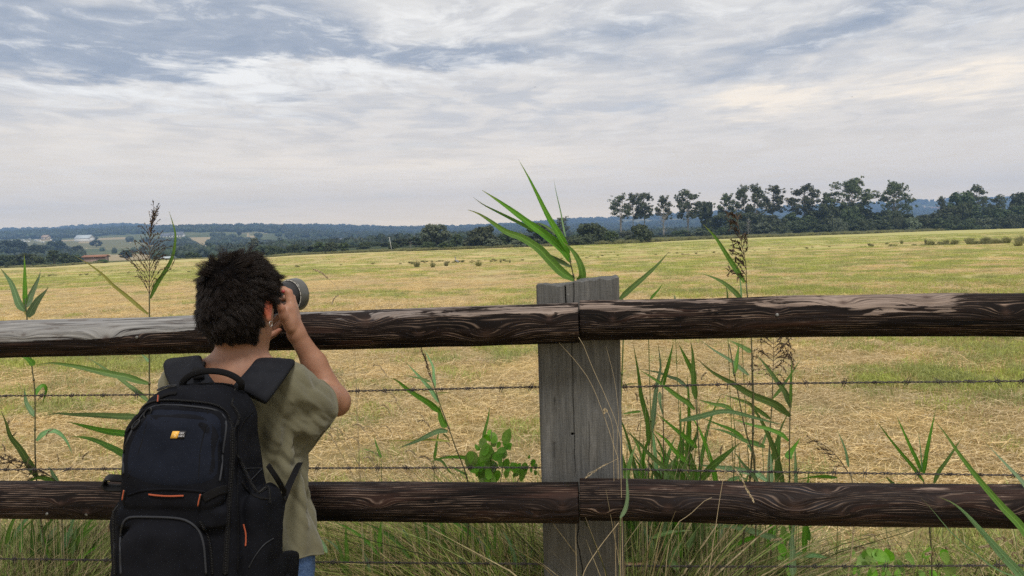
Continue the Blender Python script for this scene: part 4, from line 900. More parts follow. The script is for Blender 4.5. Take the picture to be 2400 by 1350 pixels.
w_B = lambda a, s: (lambda X, T: -.16 + a * sst(.3, .95, np.sin(T)) + s)
railBL, frBL = make_rail(BLs, botLe, .0565, .0575, [(bL(175), .2, .014), (bL(232), -.3, .02), (bL(900), .2, .016), (bL(1258), -.3, .016), (bL(1165), -.7, .01), (bL(1320), .1, .02)], w_B(.22, 0), 29, fence)
railBR, frBR = make_rail(botR0, BRe, .057, .058, [(bR(1412), -.3, .012), (bR(1560), 0, .024), (bR(1850), .12, .040), (bR(1927), .95, .022), (bR(1955), -.1, .018), (bR(1880), -.95, .014), (bR(2180), .5, .018), (bR(2330), .1, .02)], w_B(.26, .04), 41, fence)
m_screw = mat('screw_steel', color=(.16, .16, .155), rough=.5, metal=.6)
def screw(rail, fr, x, ang, r, s=.0045):
    A0, ax, up, f_ = fr; n_ = f_ * math.cos(ang) + up * math.sin(ang); c = A0 + ax * x + n_ * r
    mb = MB(); add_tube(mb, [c - n_ * .006, c + n_ * .0012, c + n_ * .0016], [s, s, s * .7], 14, ref=tuple(ax)); V_, F_ = box(c + n_ * .0018, (s * 1.3, .0008, .0012)); mb.add(V_, F_)
    mb.build('screw', m_screw, rail)
for (rl, fr_, x, a) in [(railBL, frBL, bL(229), -.38), (railBL, frBL, bL(139), -.34), (railBL, frBL, bL(1258), -.34), (railBL, frBL, bL(1165), -.62), (railBR, frBR, bR(1953), -.1), (railBR, frBR, bR(1854), .18), (railTL, frTL, aL(347), -.05), (railTR, frTR, aR(1810), .30), (railBR, frBR, bR(2071), -1.0)]:
    screw(rl, fr_, x, a, .0585)

# post ------------------------------------------------------
def post_mat(nt, b):
    at = lambda n: nt.n('ShaderNodeAttribute', attribute_name=n)
    pos = nt.n('ShaderNodeTexCoord').outputs['Object']
    x, y, z = nt.sep(pos)
    v = nt.comb(nt.math('MULTIPLY', x, 130.0), nt.math('MULTIPLY', y, 130.0), nt.math('MULTIPLY', z, 3.5))
    n1 = nt.noise(v, 1.0, 6, .65, .25); n2 = nt.noise(pos, 9.0, 5, .6); n3 = nt.noise(nt.vmath('MULTIPLY', pos, (30, 30, 5)), 1.0, 4, .6); n4 = nt.noise(nt.vmath('MULTIPLY', pos, (60, 60, 240)), 1.0, 3, .7)
    n5 = nt.noise(nt.vmath('MULTIPLY', pos, (420, 420, 14)), 1.0, 3, .7); c = nt.mix(nt.math('ADD', nt.math('MULTIPLY', nt.rng(n1, .34, .66), .45), nt.math('MULTIPLY', nt.rng(n5, .35, .65), .55)), (.058, .060, .061), (.160, .161, .158))
    c = nt.mix(nt.math('MULTIPLY', nt.rng(n2, .42, .7), .55), c, (.105, .097, .082))
    c = nt.mix(nt.math('MULTIPLY', nt.rng(n3, .55, .75), .55), c, (.25, .245, .235))
    c = nt.mix(nt.math('MULTIPLY', nt.rng(n4, .66, .76), .6), c, (.30, .30, .29))
    c = nt.mix(nt.math('MULTIPLY', nt.rng(n1, .30, .22), .9), c, (.03, .03, .03))
    c = nt.mix(nt.math('MULTIPLY', at('crack').outputs['Fac'], .8), c, (.028, .027, .026))
    link(nt, c, b.inputs['Base Color'])
    bump(nt, b, nt.math('ADD', nt.math('ADD', nt.math('ADD', nt.math('MULTIPLY', n1, .3), n5), nt.math('MULTIPLY', n3, .6)), nt.math('MULTIPLY', n4, .4)), .8, .003)
m_post = mat('grey_post_timber', post_mat, rough=.9, spec=.15)
fa = nrm((topRe - topL0) * [1, 1, 0]); fn_ = nrm(np.cross(fa, [0, 0, 1]))      # along the fence; fn_ points to the viewer
dP = fd(JX) + .052
pl, pr_ = P(1258, 760, dP), P(1452.5, 760, dP)
PW_, PD_ = float(abs((pr_ - pl) @ fa)), .13
pc = (pl + pr_) / 2; zt = float(P(1355, 660, dP)[2])
cracks = [([(1324, 655), (1326, 705), (1332, 800)], .0015, .016), ([(1344, 655), (1345, 700), (1340, 800), (1341, 860), (1344, 960), (1346, 1062), (1347, 1130)], .0008, .008), ([(1357, 1225), (1352, 1280), (1357, 1310), (1365, 1350), (1362, 1420)], .0011, .010), ([(1380, 1000), (1381, 1060), (1379, 1120)], .0008, .003), ([(1300, 700), (1299, 900), (1297, 1100)], .0006, .003)]
CK = []
for pts_, w_, dep in cracks:
    q = np.array([P(px, py, dP) for px, py in pts_]); CK.append(((q - pc) @ fa, q[:, 2], w_, dep))
def cross_pts():
    hw, hd = PW_ / 2, PD_ / 2; r = .005
    u = np.concatenate([np.linspace(-hw + r, -.05, 14)[:-1], np.linspace(-.05, .05, 86), np.linspace(.05, hw - r, 14)[1:]])
    P2 = [(a, hd) for a in u] + [(hw - r + r * math.sin(t), hd - r + r * math.cos(t)) for t in np.linspace(0, math.pi / 2, 5)[1:-1]]
    P2 += [(hw, b_) for b_ in np.linspace(hd - r, -hd + r, 16)] + [(a, -hd) for a in np.linspace(hw - r, -hw + r, 20)] + [(-hw, b_) for b_ in np.linspace(-hd + r, hd - r, 16)]
    return np.array(P2)
cp = cross_pts(); nzr = 520; zz = np.concatenate([np.linspace(-.3, .55, 60)[:-1], np.linspace(.55, zt, nzr)])
htop = lambda u, w: (.0085 * u / (PW_ / 2)) + .003 * fbm(np.stack([u * 60, w * 60, u * 0], 1), 2, 8) - .012 * sst(.0, -.05, w) * (u < .0) - .006 * np.exp(-((u + .05) / .03) ** 2)
U = np.tile(cp[None], (len(zz), 1, 1)).astype(float); Zg = np.repeat(zz[:, None], len(cp), 1)
sc_ = (Zg - zz[0]) / (zz[-1] - zz[0]); hcol = htop(cp[:, 0], cp[:, 1]); Zg = Zg + hcol[None] * sst(.9, 1.0, sc_)
crk = np.zeros(Zg.shape); front = (cp[:, 1] > PD_ / 2 - .0055)
for cu, cz, w_, dep in CK:
    o_ = np.argsort(cz); uc = np.interp(Zg, cz[o_], cu[o_]) + .0012 * vnoise(np.stack([Zg.ravel() * 40, Zg.ravel() * 0, Zg.ravel() * 0 + w_ * 1e4], 1), 3).reshape(Zg.shape); on = sst(cz.min() - .01, cz.min() + .03, Zg) * (1 - sst(cz.max(), cz.max() + .02, Zg) * (cz.max() < zt - .02))
    q = np.exp(-((U[..., 0] - uc) / w_) ** 2) * on * front[None]; crk = np.maximum(crk, q); U[..., 1] -= dep * q
hole = P(1341, 1023, dP); q = np.exp(-(((U[..., 0] - (hole - pc) @ fa) ** 2 + (Zg - hole[2]) ** 2) / .0036 ** 2) ** 2) * front[None]; crk = np.maximum(crk, q); U[..., 1] -= .02 * q
nu = fbm(np.stack([U[..., 0].ravel() * 40, U[..., 1].ravel() * 40, Zg.ravel() * 3], 1), 3, 2).reshape(Zg.shape)
cen_d = U / np.maximum(np.linalg.norm(U, axis=2, keepdims=True), 1e-6); U = U + cen_d * (nu * .0004)[..., None]
Vp = pc[None, None] * [1, 1, 0] + U[..., :1] * fa + (U[..., 1:] - PD_ / 2) * fn_; Vp[..., 2] = Zg
k = len(cp); n = len(zz); i = np.arange(n - 1)[:, None] * k; j = np.arange(k)[None]; j2 = (j + 1) % k
Fp = [np.stack([i + j, i + k + j, i + k + j2, i + j2], -1).reshape(-1, 4)]
Vp = Vp.reshape(-1, 3); cr_ = crk.ravel(); last = (n - 1) * k
for s_ in (.93, .8, .6, .35, .12):
    uu = cp * s_; ring = pc * [1, 1, 0] + uu[:, :1] * fa + (uu[:, 1:] - PD_ / 2) * fn_; ring[:, 2] = zt + htop(uu[:, 0], uu[:, 1]) + .003 * vnoise(np.stack([uu[:, 0] * 120, uu[:, 1] * 120, uu[:, 0] * 0], 1), 4)
    for cu, cz, w_, dep in CK[:2]: ring[:, 2] -= .01 * np.exp(-((uu[:, 0] - cu[0]) / .003) ** 2) * (uu[:, 1] > .02)
    Vp = np.vstack([Vp, ring]); cr_ = np.r_[cr_, np.zeros(k)]; nw = len(Vp) - k; Fp.append(np.stack([last + j[0], nw + j[0], nw + j2[0], last + j2[0]], -1)); last = nw
cpt = pc * [1, 1, 0] - fn_ * PD_ / 2; cpt[2] = zt - .002; Vp = np.vstack([Vp, cpt]); cr_ = np.r_[cr_, 0]
Fp = [np.concatenate(Fp), np.stack([last + j[0], np.full(k, len(Vp) - 1), last + j2[0]], -1)]
post = obj('post', Vp, Fp, m_post, fence, False, {'crack': cr_})
tag(post, 'square grey timber post split by long cracks')

# barbed wires ---------------------------------------------
m_wire = mat('rusty_wire', lambda nt, b: link(nt, nt.mix(nt.noise(nt.n('ShaderNodeTexCoord').outputs['Object'], 120, 3), (.045, .038, .042), (.13, .115, .12)), b.inputs['Base Color']), rough=.6, metal=.4)
WD = lambda px: fd(px) + .052 + PD_ + .02
bm_barb = None
def barb_mesh():
    mb = MB(); hlx = []
    for t in np.linspace(0, 1, 22): a = t * 4 * math.pi; hlx.append(((t - .5) * .014, math.cos(a) * .0046, math.sin(a) * .0046))
    add_tube(mb, hlx, .0011, 5, ref=(1, .1, 0))
    for s_ in (-1, 1):
        add_tube(mb, [(s_ * .005, 0, s_ * .003), (s_ * .006, s_ * .003, s_ * .010), (s_ * .009, s_ * .004, s_ * .017)], [.0012, .0011, .0004], 5, ref=(1, .1, 0)); add_tube(mb, [(s_ * .003, 0, -s_ * .003), (s_ * .001, -s_ * .004, -s_ * .009), (-s_ * .003, -s_ * .006, -s_ * .016)], [.0012, .0011, .0004], 5, ref=(1, .1, 0))
    V_, F_ = mb.out(); return npmesh('barb', V_, F_, m_wire, True)
BM = barb_mesh()
for (pts_, lb, b0) in [([(-300, 932), (0, 928), (350, 925), (808, 917), (1260, 907), (1456, 907), (1800, 899), (2400, 893), (2750, 890)], 'topmost strand of barbed wire, just below the upper rail', 12),
                       ([(-300, 1103), (0, 1101), (260, 1099), (808, 1097), (1262, 1096), (1460, 1100), (1800, 1106), (2400, 1114), (2750, 1119)], 'middle strand of barbed wire, just above the lower rail', 55),
                       ([(-300, 1308), (0, 1310), (250, 1313), (800, 1318), (1262, 1322), (1460, 1326), (1800, 1328), (2400, 1325), (2750, 1322)], 'lowest strand of barbed wire, in the grass below the lower rail', 30)]:
    w0 = smooth_path([P(px, py, WD(px)) for px, py in pts_], 1500); t = thing('barbed_wire', lb, 'barbed wire', w0[750], 'strands of barbed wire behind the rails')
    s_ = np.r_[0, np.cumsum(np.linalg.norm(np.diff(w0, axis=0), axis=1))]; tt, aa, bb = frames(w0)
    mb = MB()
    for ph in (0, math.pi):
        th = s_ / .022 * 2 * math.pi * .5 + ph; q = w0 + (np.cos(th)[:, None] * aa + np.sin(th)[:, None] * bb) * .0021; add_tube(mb, q, .0016, 5)
    mb.build('strand', m_wire, t, smooth=True)
    px_ = b0 - 280.0; rr = random.Random(b0)
    while px_ < 2700:
        i = int(np.argmin(np.abs(np.array([pix(p)[0] for p in w0[::10]]) - px_))) * 10; c = bpy.data.objects.new('barb', BM); C.objects.link(c); c.parent = t
        x_, y_, z_ = tt[i], aa[i], bb[i]; a = rr.uniform(0, 6.28); y2 = y_ * math.cos(a) + z_ * math.sin(a); z2 = np.cross(x_, y2); Mx = Matrix.Identity(4)
        for r_ in range(3): Mx[r_][0] = x_[r_]; Mx[r_][1] = y2[r_]; Mx[r_][2] = z2[r_]; Mx[r_][3] = w0[i][r_] - ORG[t.name][r_]
        c.matrix_local = Mx; px_ += rr.uniform(60, 84)
# =================================================================== REEDS
def reed_mat(name, c1, c2, trans=.35, rough=.45):
    def fn(nt, b):
        lt = nt.n('ShaderNodeAttribute', attribute_name='lt').outputs['Vector']; u, v, w_ = nt.sep(lt)
        r = nt.n('ShaderNodeObjectInfo').outputs['Random']
        veins = nt.math('ADD', nt.math('MULTIPLY', nt.math('SINE', nt.math('MULTIPLY', u, 60.0)), .5), .5)
        n1 = nt.noise(nt.comb(nt.math('MULTIPLY', u, 4.0), nt.math('MULTIPLY', v, 5.0), w_), 1.6, 4, .6)
        c = nt.mix(nt.rng(n1, .35, .65), c1, c2)
        c = nt.mix(nt.math('MULTIPLY', veins, .18), c, tuple(min(1, x * 1.9) for x in c2))
        c = nt.mix(nt.rng(nt.math('ABSOLUTE', u), .10, .03), c, tuple(min(1, x * 1.7) for x in c2))
        c = nt.mix(nt.math('MULTIPLY', nt.rng(v, .80, 1.0), .6), c, (.30, .24, .10))
        c = nt.mix(nt.rng(nt.noise(nt.comb(nt.math('MULTIPLY', u, 3.0), nt.math('MULTIPLY', v, 22.0), w_), 1.0, 2, .5), .70, .74), c, (.14, .10, .05))
        hs = nt.n('ShaderNodeHueSaturation', {'Hue': nt.rng(r, 0, 1, .485, .515), 'Saturation': nt.rng(r, 0, 1, .85, 1.1), 'Value': nt.rng(r, 0, 1, .75, 1.25), 'Color': c})
        link(nt, hs.outputs[0], b.inputs['Base Color'])
        t = nt.n('ShaderNodeBsdfTranslucent', {'Color': hs.outputs[0]}); ms = nt.n('ShaderNodeMixShader', {0: trans, 1: b.outputs[0], 2: t.outputs[0]})
        nt.t.links.new(ms.outputs[0], nt.t.nodes['Material Output'].inputs['Surface'])
        bump(nt, b, veins, .25, .0006)
    return mat(name, fn, rough=rough, spec=.4)
LG = reed_mat('reed_green', (.058, .140, .016), (.108, .222, .030)); LP = reed_mat('reed_bluegreen', (.115, .215, .085), (.180, .300, .140)); LY = reed_mat('reed_yellow', (.30, .26, .06), (.22, .24, .06)); LD = reed_mat('reed_dark', (.045, .110, .018), (.085, .180, .030)); LO = reed_mat('reed_ochre', (.33, .17, .08), (.36, .25, .12))
m_stem = mat('reed_stem', lambda nt, b: link(nt, nt.mix(nt.noise(nt.vmath('MULTIPLY', nt.n('ShaderNodeTexCoord').outputs['Object'], (20, 20, 6)), 1, 3), (.045, .04, .028), (.12, .12, .05)), b.inputs['Base Color']), rough=.5)
m_stemg = mat('reed_stem_green', color=(.11, .15, .04), rough=.5); m_plume = mat('reed_plume', lambda nt, b: link(nt, nt.mix(nt.noise(nt.n('ShaderNodeTexCoord').outputs['Object'], 90, 2), (.040, .026, .022), (.13, .095, .065)), b.inputs['Base Color']), rough=.8)
m_dry = mat('dry_stalk', lambda nt, b: link(nt, nt.mix(nt.noise(nt.n('ShaderNodeTexCoord').outputs['Object'], 40, 2), (.30, .23, .13), (.50, .41, .27)), b.inputs['Base Color']), rough=.7)
_ls = [0]
def leaf_geo(path, wmax, twist=0.3, fold=.25, n=22):
    """blade along path (3D points), wmax metres wide"""
    _ls[0] += 1; rr = random.Random(_ls[0]); path = smooth_path(path, n); t = nrm(np.gradient(path, axis=0)); view = nrm(path - CAM)
    a = nrm(np.cross(t, view)); tw = twist * rr.choice([-1, 1]) + np.linspace(0, rr.uniform(-.7, .7), n)
    b = np.cross(a, t); a2 = a * np.cos(tw)[:, None] + b * np.sin(tw)[:, None]; b2 = np.cross(t, a2)
    s = np.linspace(0, 1, n); w_ = wmax * 1.12 / 2 / max(.6, math.cos(twist)) * np.minimum(1, .42 + s / .22) * (1 - s ** 2.2) ** .9 * (1 - .25 * s); w_ = np.maximum(w_, wmax * .02)
    w_ = w_ * (1 + .05 * vnoise(np.stack([s * 14, s * 0 + _ls[0], s * 0], 1), 3))
    L = path + a2 * w_[:, None] + b2 * (w_ * fold)[:, None]; R = path - a2 * w_[:, None] + b2 * (w_ * fold)[:, None]
    ml, mr = (L + path) / 2 + b2 * (w_ * -.04)[:, None], (R + path) / 2 + b2 * (w_ * -.04)[:, None]
    V_ = np.stack([L, ml, path, mr, R], 1).reshape(-1, 3); u = np.tile([-1, -.5, 0, .5, 1], n); vv = np.repeat(s, 5)
    i = np.arange(n - 1)[:, None] * 5; j = np.arange(4)[None]; F_ = np.stack([i + j, i + j + 1, i + 5 + j + 1, i + 5 + j], -1).reshape(-1, 4)
    return V_, F_, np.stack([u, vv, u * 0 + _ls[0] * 1.37], 1)
def px3(pts, d0, d1):
    n = len(pts); return np.array([P(p[0], p[1], d0 + (d1 - d0) * i / max(1, n - 1)) for i, p in enumerate(pts)])
def add_leaf(parent, pts, wpx, d0, d1=None, m=None, twist=.3, name='leaf'):
    d1 = d0 if d1 is None else d1; V_, F_, lt = leaf_geo(px3(pts, d0, d1), wpx / F_PX * (d0 + d1) / 2, twist)
    return obj(name, V_, F_, m or LG, parent, True, {'lt': lt})
def to_ground(p, lean=(0, 0)):
    """continue a stem from its lowest seen point to the soil"""
    p = np.asarray(p, float); g = np.array([p[0] + lean[0] * min(1, p[2] / .8), p[1] + lean[1], 0.0]); g[2] = terr1(g[0], g[1]) * (g[1] > 2) - .03
    return [g, (g + p) / 2 + np.array([lean[0] * -.1, 0, 0])]
def reed(label, stem, d, leaves, r=.0028, group='green reeds growing behind the fence', name='reed', cat='reed', plume=None, lean=(0, 0), sm=None, dd=0.0, rb=None):
    """stem: pixel points from low to high; leaves: (pts, width px, material, depth change at the tip)"""
    st = px3(stem, d, d + dd); h0 = (stem[0][0] * 7.13 + stem[0][1] * 3.7) % 1.0 - .5; lean = (lean[0] + h0 * .22, lean[1] + abs(h0) * .12); low = to_ground(st[0], lean); path = np.array(low + list(st)); t = thing(name, label, cat, low[0], group)
    path = smooth_path(path, 40); V_, F_ = tube(path, np.linspace((rb or r * 1.3), r * .75, 40), 7, ref=(0, 1, 0)); obj('stem', V_, F_, sm or m_stem, t, True)
    nz = path[:, 2]
    mbn = MB()
    for q in np.arange(.12, float(path[-1][2]), .17):
        i = int(np.argmin(np.abs(nz - q))); 
        if 0 < i < 39: add_tube(mbn, [path[i] - (path[i] - path[i - 1]) * .12, path[i] + (path[i + 1] - path[i]) * .12], r * 1.45, 7, ref=(0, 1, 0))
    if mbn.n:
        o_ = mbn.build('stem_joints', sm or m_stem, t, True); o_['kind'] = 'stuff'
    for (pts, w_, m, dz) in leaves: add_leaf(t, pts, w_, d, d + dz, m)
    if plume: plume(t, d)
    return t
def plume_geo(axis, branches, seed, spk=.010, rad=.0011, dens=10):
    """axis path 3D; branches list of paths 3D; spikelets along each"""
    rng = np.random.default_rng(seed); mb = MB(); add_tube(mb, axis, np.linspace(.0016, .0006, len(axis)), 5, ref=(0, 1, 0))
    for br in branches:
        br = smooth_path(br, 9); add_tube(mb, br, np.linspace(.0009, .0004, 9), 4, cap=False, ref=(0, 1, 0))
        L = np.linalg.norm(np.diff(br, axis=0), axis=1).sum(); m = max(4, int(L / .2 * dens * 6))
        for q in range(m):
            s = rng.uniform(.12, 1) * 8; i = min(7, int(s)); p = br[i] + (br[i + 1] - br[i]) * (s - i); tdir = nrm(br[i + 1] - br[i]); d = nrm(tdir + rng.normal(0, .38, 3)); l = spk * rng.uniform(.6, 1.4)
            a = nrm(np.cross(d, rng.normal(0, 1, 3))) * rad; e = p + d * l; md = p + d * l * .45
            mb.add([p, md + a, e, md - a], [[0, 1, 2, 3]]); a2 = np.cross(d, a); mb.add([p, md + a2, e, md - a2], [[0, 1, 2, 3]])
    return mb
Z = lambda pts, ox, oy, s: [(ox + a / s, oy + b / s) for a, b in pts]
z8 = lambda *p: Z(p, 1440, 780, 3.75); z5 = lambda *p: Z(p, 1440, 1100, 4.286); z2 = lambda *p: Z(p, 0, 780, 2.369); z6 = lambda *p: Z(p, 1080, 360, 3.3333); z3 = lambda *p: Z(p, 800, 780, 2.368); z4 = lambda *p: Z(p, 1900, 850, 2.7); z1 = lambda *p: Z(p, 0, 480, 4.5)

# reed behind the post, its leaves over the post top
dC = fd(1350) + .30
reed('tall reed fanning long blades above the top of the grey post', [(1352, 900), (1348, 700), (1345.5, 655), (1337, 615), (1333.5, 590)], dC,
     [(z6((850, 840), (790, 740), (640, 620), (540, 550), (380, 430), (265, 350), (165, 285)), 19, LG, -.05), (z6((845, 780), (790, 670), (690, 510), (600, 330), (530, 190), (450, 45)), 15, LG, -.1),
      (z6((885, 985), (790, 930), (700, 840), (610, 745), (480, 660), (350, 610), (220, 520), (130, 465), (55, 440)), 21, LG, -.12), (z6((858, 885), (760, 835), (660, 785), (600, 740), (540, 680), (450, 600)), 10, LD, .05),
      (z6((860, 850), (740, 690), (660, 630), (540, 580), (430, 525), (300, 460), (180, 400), (95, 340)), 12, LD, .1), (z6((905, 985), (925, 985), (948, 960), (940, 890), (900, 800), (850, 735), (800, 690)), 16, LG, -.04),
      (z6((820, 650), (800, 560), (780, 450), (745, 300), (725, 190)), 4, LP, .1), (z6((770, 640), (700, 590), (640, 555), (590, 540)), 7, LG, .08)], r=.0026)
reed('small reed with one upright blade close to the right side of the post top', [(1462, 760), (1457, 700)], dC, [([(1452, 702), (1480, 676), (1510, 650), (1540, 622), (1568, 590)], 13, LG, -.05)], sm=m_stemg)
reed('tiny blade poking over the rail right of the post', [(1520, 780), (1524, 702)], dC, [([(1524, 701), (1535, 688), (1545, 677), (1553, 664)], 6, LG, 0)], sm=m_stemg, r=.0018)
for i, (a, b_, h_, lb) in enumerate([(1706, 697, 665, 'thin short blade over the rail left of the drooping reed'), (1738, 697, 640, 'narrow blade rising close beside the drooping reed'), (1583, 699, 690, 'dry tip barely clearing the rail between post and drooping reed')]):
    reed(lb, [(a, 780), (a, b_ + 4)], dC + .1, [([(a, b_ + 6), (a - 2, (b_ + h_) / 2), (a - 5, h_)], 4, LP if i else LG, 0)], sm=m_stemg, r=.0014)

# drooping plume reed
def plumeD(t, d):
    ax = smooth_path(px3([(1749, 663), (1748, 620), (1738, 570), (1729, 520), (1725, 483)], d, d - .03), 12); rng = np.random.default_rng(5); br = []
    for q in range(34):
        s = rng.uniform(.02, .9); p = ax[0] * (1 - s) + ax[-1] * s; i = min(10, int(s * 11)); p = ax[i]; tx, ty = pix(p); L = rng.uniform(24, 62) * (1 - .5 * s)
        sd = rng.choice([-1, -1, -1, .5]); e = [(tx + sd * L * .22, ty - L * .35), (tx + sd * L * rng.uniform(.35, .75), ty - L * rng.uniform(.4, .8)), (tx + sd * L * rng.uniform(.5, 1.0), ty - L * rng.uniform(.15, .75))]
        br.append(np.vstack([p, px3(e, d, d + rng.uniform(-.05, .05))]))
    mb = plume_geo(ax, br, 5, spk=.011, rad=.0014, dens=12); mb.build('plume', m_plume, t)
dD = fd(1750) + .32
reed('reed with a dark plume drooping left, standing free above the upper rail', [(1764, 1041), (1761, 799), (1752, 700), (1749, 663)], dD,
     [(z6((2215, 1005), (2120, 860), (2060, 765), (2000, 670), (1950, 610), (1890, 550)), 12, LG, -.05), (z6((2190, 1135), (2130, 1075), (2050, 1010), (1960, 965), (1870, 935)), 12, LG, -.06)], plume=plumeD)

# leftmost reed over the rail
dA = fd(60) + .34
reed('pale bluish reed with four blades at the left edge, over the upper rail', [(85, 1118), (82, 930), (76, 870), (68, 800), (63, 745), (59, 700)], dA,
     [(z1((262, 1120), (200, 1040), (130, 850), (60, 740), (0, 665)), 15, LP, -.05), (z1((266, 1050), (266, 900), (264, 760), (262, 640), (255, 515)), 10, LG, .0), (z1((275, 1080), (320, 960), (370, 850), (410, 760), (428, 690)), 14, LP, .05),
      (z1((295, 1185), (350, 1080), (410, 990), (460, 935), (512, 872)), 16, LP, -.04), (z1((60 * 4.5, 1160), (250, 1000), (250, 900), (252, 800)), 6, LY, .03),
      (z2((188, 180), (165, 155), (140, 138), (105, 130)), 13, LG, -.03), (z2((192, 465), (150, 400), (138, 350), (137, 300)), 11, LP, .0), (z2((197, 345), (215, 310), (240, 293), (255, 320), (232, 405)), 9, LG, .05),
      (z2((203, 600), (240, 562), (290, 545), (330, 560), (370, 605), (405, 682)), 11, LP, .05), (z2((205, 802), (165, 730), (110, 640), (60, 575), (35, 500), (5, 432)), 16, LG, -.08)], r=.0026)
# plume reed at 350
def plumeB(t, d):
    ax = smooth_path(px3([(350, 690), (350, 640), (351, 590), (352, 545), (360, 510), (367, 496)], d, d), 16); rng = np.random.default_rng(9); br = []
    for q in range(34):
        s = q / 34 * .72; i = int(s * 15); p = ax[i]; tx, ty = pix(p); sd = 1 if q % 2 else -1; L = rng.uniform(60, 120) * (1 - s * .95)
        e = [(tx + sd * L * .12, ty - L * .28), (tx + sd * L * rng.uniform(.28, .42), ty - L * rng.uniform(.5, .7)), (tx + sd * L * rng.uniform(.45, .68), ty - L * rng.uniform(.62, .9))]
        br.append(np.vstack([p, px3(e, d, d + rng.uniform(-.08, .08))]))
    for q in range(26):
        i = int(rng.uniform(10, 15)); p = ax[i]; tx, ty = pix(p); L = rng.uniform(12, 40); sd = rng.uniform(-.4, .7); e = [(tx + sd * L * .4, ty - L * .5), (tx + sd * L, ty - L * .95)]; br.append(np.vstack([p, px3(e, d, d + rng.uniform(-.03, .03))]))
    mb = plume_geo(ax, br, 9, spk=.009, rad=.0011, dens=9); mb.build('plume', m_plume, t)
dB = fd(350) + .30
reed('tall reed with a wide feathery plume left of the person', [(350, 1010), (350, 930), (350, 740), (350, 690)], dB,
     [([(352, 700), (366, 668), (384, 640), (400, 612), (408, 585), (411, 550), (404, 520), (396, 495)], 9, LG, -.03), ([(347, 736), (330, 722), (300, 696), (280, 680), (262, 665), (243, 645), (210, 620), (175, 600)], 9, LY, -.06),
      (z2((825, 282), (770, 268), (700, 246), (560, 218), (430, 188), (300, 168), (245, 172), (195, 180)), 15, LG, -.1), (z2((828, 385), (770, 335), (700, 282), (640, 235), (600, 212), (530, 165), (470, 128)), 10, LG, .06),
      (z2((830, 160), (815, 145), (800, 130), (780, 118)), 6, LP, .05)], plume=plumeB, r=.003)
reed('reed hidden by the pack with three long blades reaching left from it', [(338, 1200), (335, 1060), (330, 972)], dB - .02,
     [(z2((785, 465), (700, 466), (600, 461), (480, 456), (400, 454), (320, 448), (245, 460)), 14, LG, -.03), (z2((760, 575), (690, 560), (620, 552), (560, 540), (460, 515), (370, 492)), 15, LG, -.06), (z2((720, 700), (650, 655), (600, 630), (540, 602), (470, 582), (390, 575)), 14, LG, .05)])
reed('short reed with two stiff blades just above the lower rail at left', [(136, 1240), (136, 1132)], dA, [(z2((322, 832), (300, 795), (285, 765), (265, 740)), 10, LP, 0), (z2((315, 835), (270, 812), (215, 803), (165, 820), (128, 837)), 12, LG, -.05), (z2((325, 832), (345, 838), (352, 845)), 6, LP, .03)], sm=m_stemg)
def plumeL(t, d):
    ax = smooth_path(px3([(135, 1130), (110, 1110), (84, 1098), (40, 1080), (-10, 1078)], d, d - .05), 14); rng = np.random.default_rng(12); br = []
    for q in range(22):
        i = int(rng.uniform(2, 13)); p = ax[i]; tx, ty = pix(p); L = rng.uniform(25, 60); e = [(tx - L * .5, ty + rng.uniform(-14, 8)), (tx - L, ty + rng.uniform(-22, 22))]; br.append(np.vstack([p, px3(e, d, d)]))
    plume_geo(ax, br, 12, spk=.010).build('plume', m_plume, t)
reed('reed whose purple plume lies almost flat at the left edge above the lower rail', [(150, 1300), (142, 1180), (135, 1130)], dA - .02, [], plume=plumeL)
reed('reed with broad dark blades under the lower rail at left', [(150, 1340), (148, 1299)], dA + .1, [(z2((350, 1230), (400, 1185), (450, 1135), (510, 1085), (560, 1045)), 14, LG, -.04), (z2((330, 1312), (420, 1262), (500, 1212), (560, 1170), (605, 1128)), 8, LG, .04), (z2((195, 1230), (290, 1150), (350, 1095), (412, 1042)), 10, LD, .05)], sm=m_stemg)
# seedling reeds at the left under the rail
# reed in the middle
dF = fd(1050) + .35
def plumeF(t, d):
    ax = px3([(1012, 890), (1006, 865), (995, 838), (982, 812)], d, d); br = []
    rng = np.random.default_rng(3)
    for q in range(10): p = ax[rng.integers(0, 3)]; tx, ty = pix(p); br.append(np.vstack([p, px3([(tx - 6, ty - 14), (tx - rng.uniform(8, 16), ty - 34)], d, d)]))
    plume_geo(smooth_path(ax, 8), br, 3, spk=.008, rad=.001).build('plume', m_plume, t)
reed('leaning reed with a slim dark head, alone between the person and the post', [(1100, 1180), (1091, 1109), (1070, 1055), (1049, 995), (1032, 950), (1020, 911), (1010, 884)], dF,
     [(z3((550, 442), (510, 408), (480, 385), (380, 322), (310, 266), (262, 250)), 14, LG, -.05), (z3((540, 385), (500, 320), (465, 278), (430, 240), (355, 160)), 9, LP, .05), (z3((495, 272), (430, 252), (340, 235)), 6, LG, 0), (z3((520, 305), (512, 240), (508, 190), (480, 130), (455, 85)), 7, LP, .05),
      (z3((590, 512), (570, 505), (552, 465), (542, 400)), 16, LG, .0), (z3((590, 548), (550, 542), (500, 560), (420, 600), (315, 640)), 12, LP, -.05), (z3((600, 602), (500, 594), (400, 598), (220, 600)), 5, LY, -.05), (z3((735, 702), (660, 690), (600, 690), (540, 700), (480, 722)), 8, LG, .05),
      (z3((530, 338), (570, 332), (610, 336)), 5, LY, .03), (z3((700, 790), (640, 760), (590, 735)), 5, LG, .03), (z3((565, 560), (590, 585), (604, 620)), 5, LY, .03)], plume=plumeF, r=.0024)
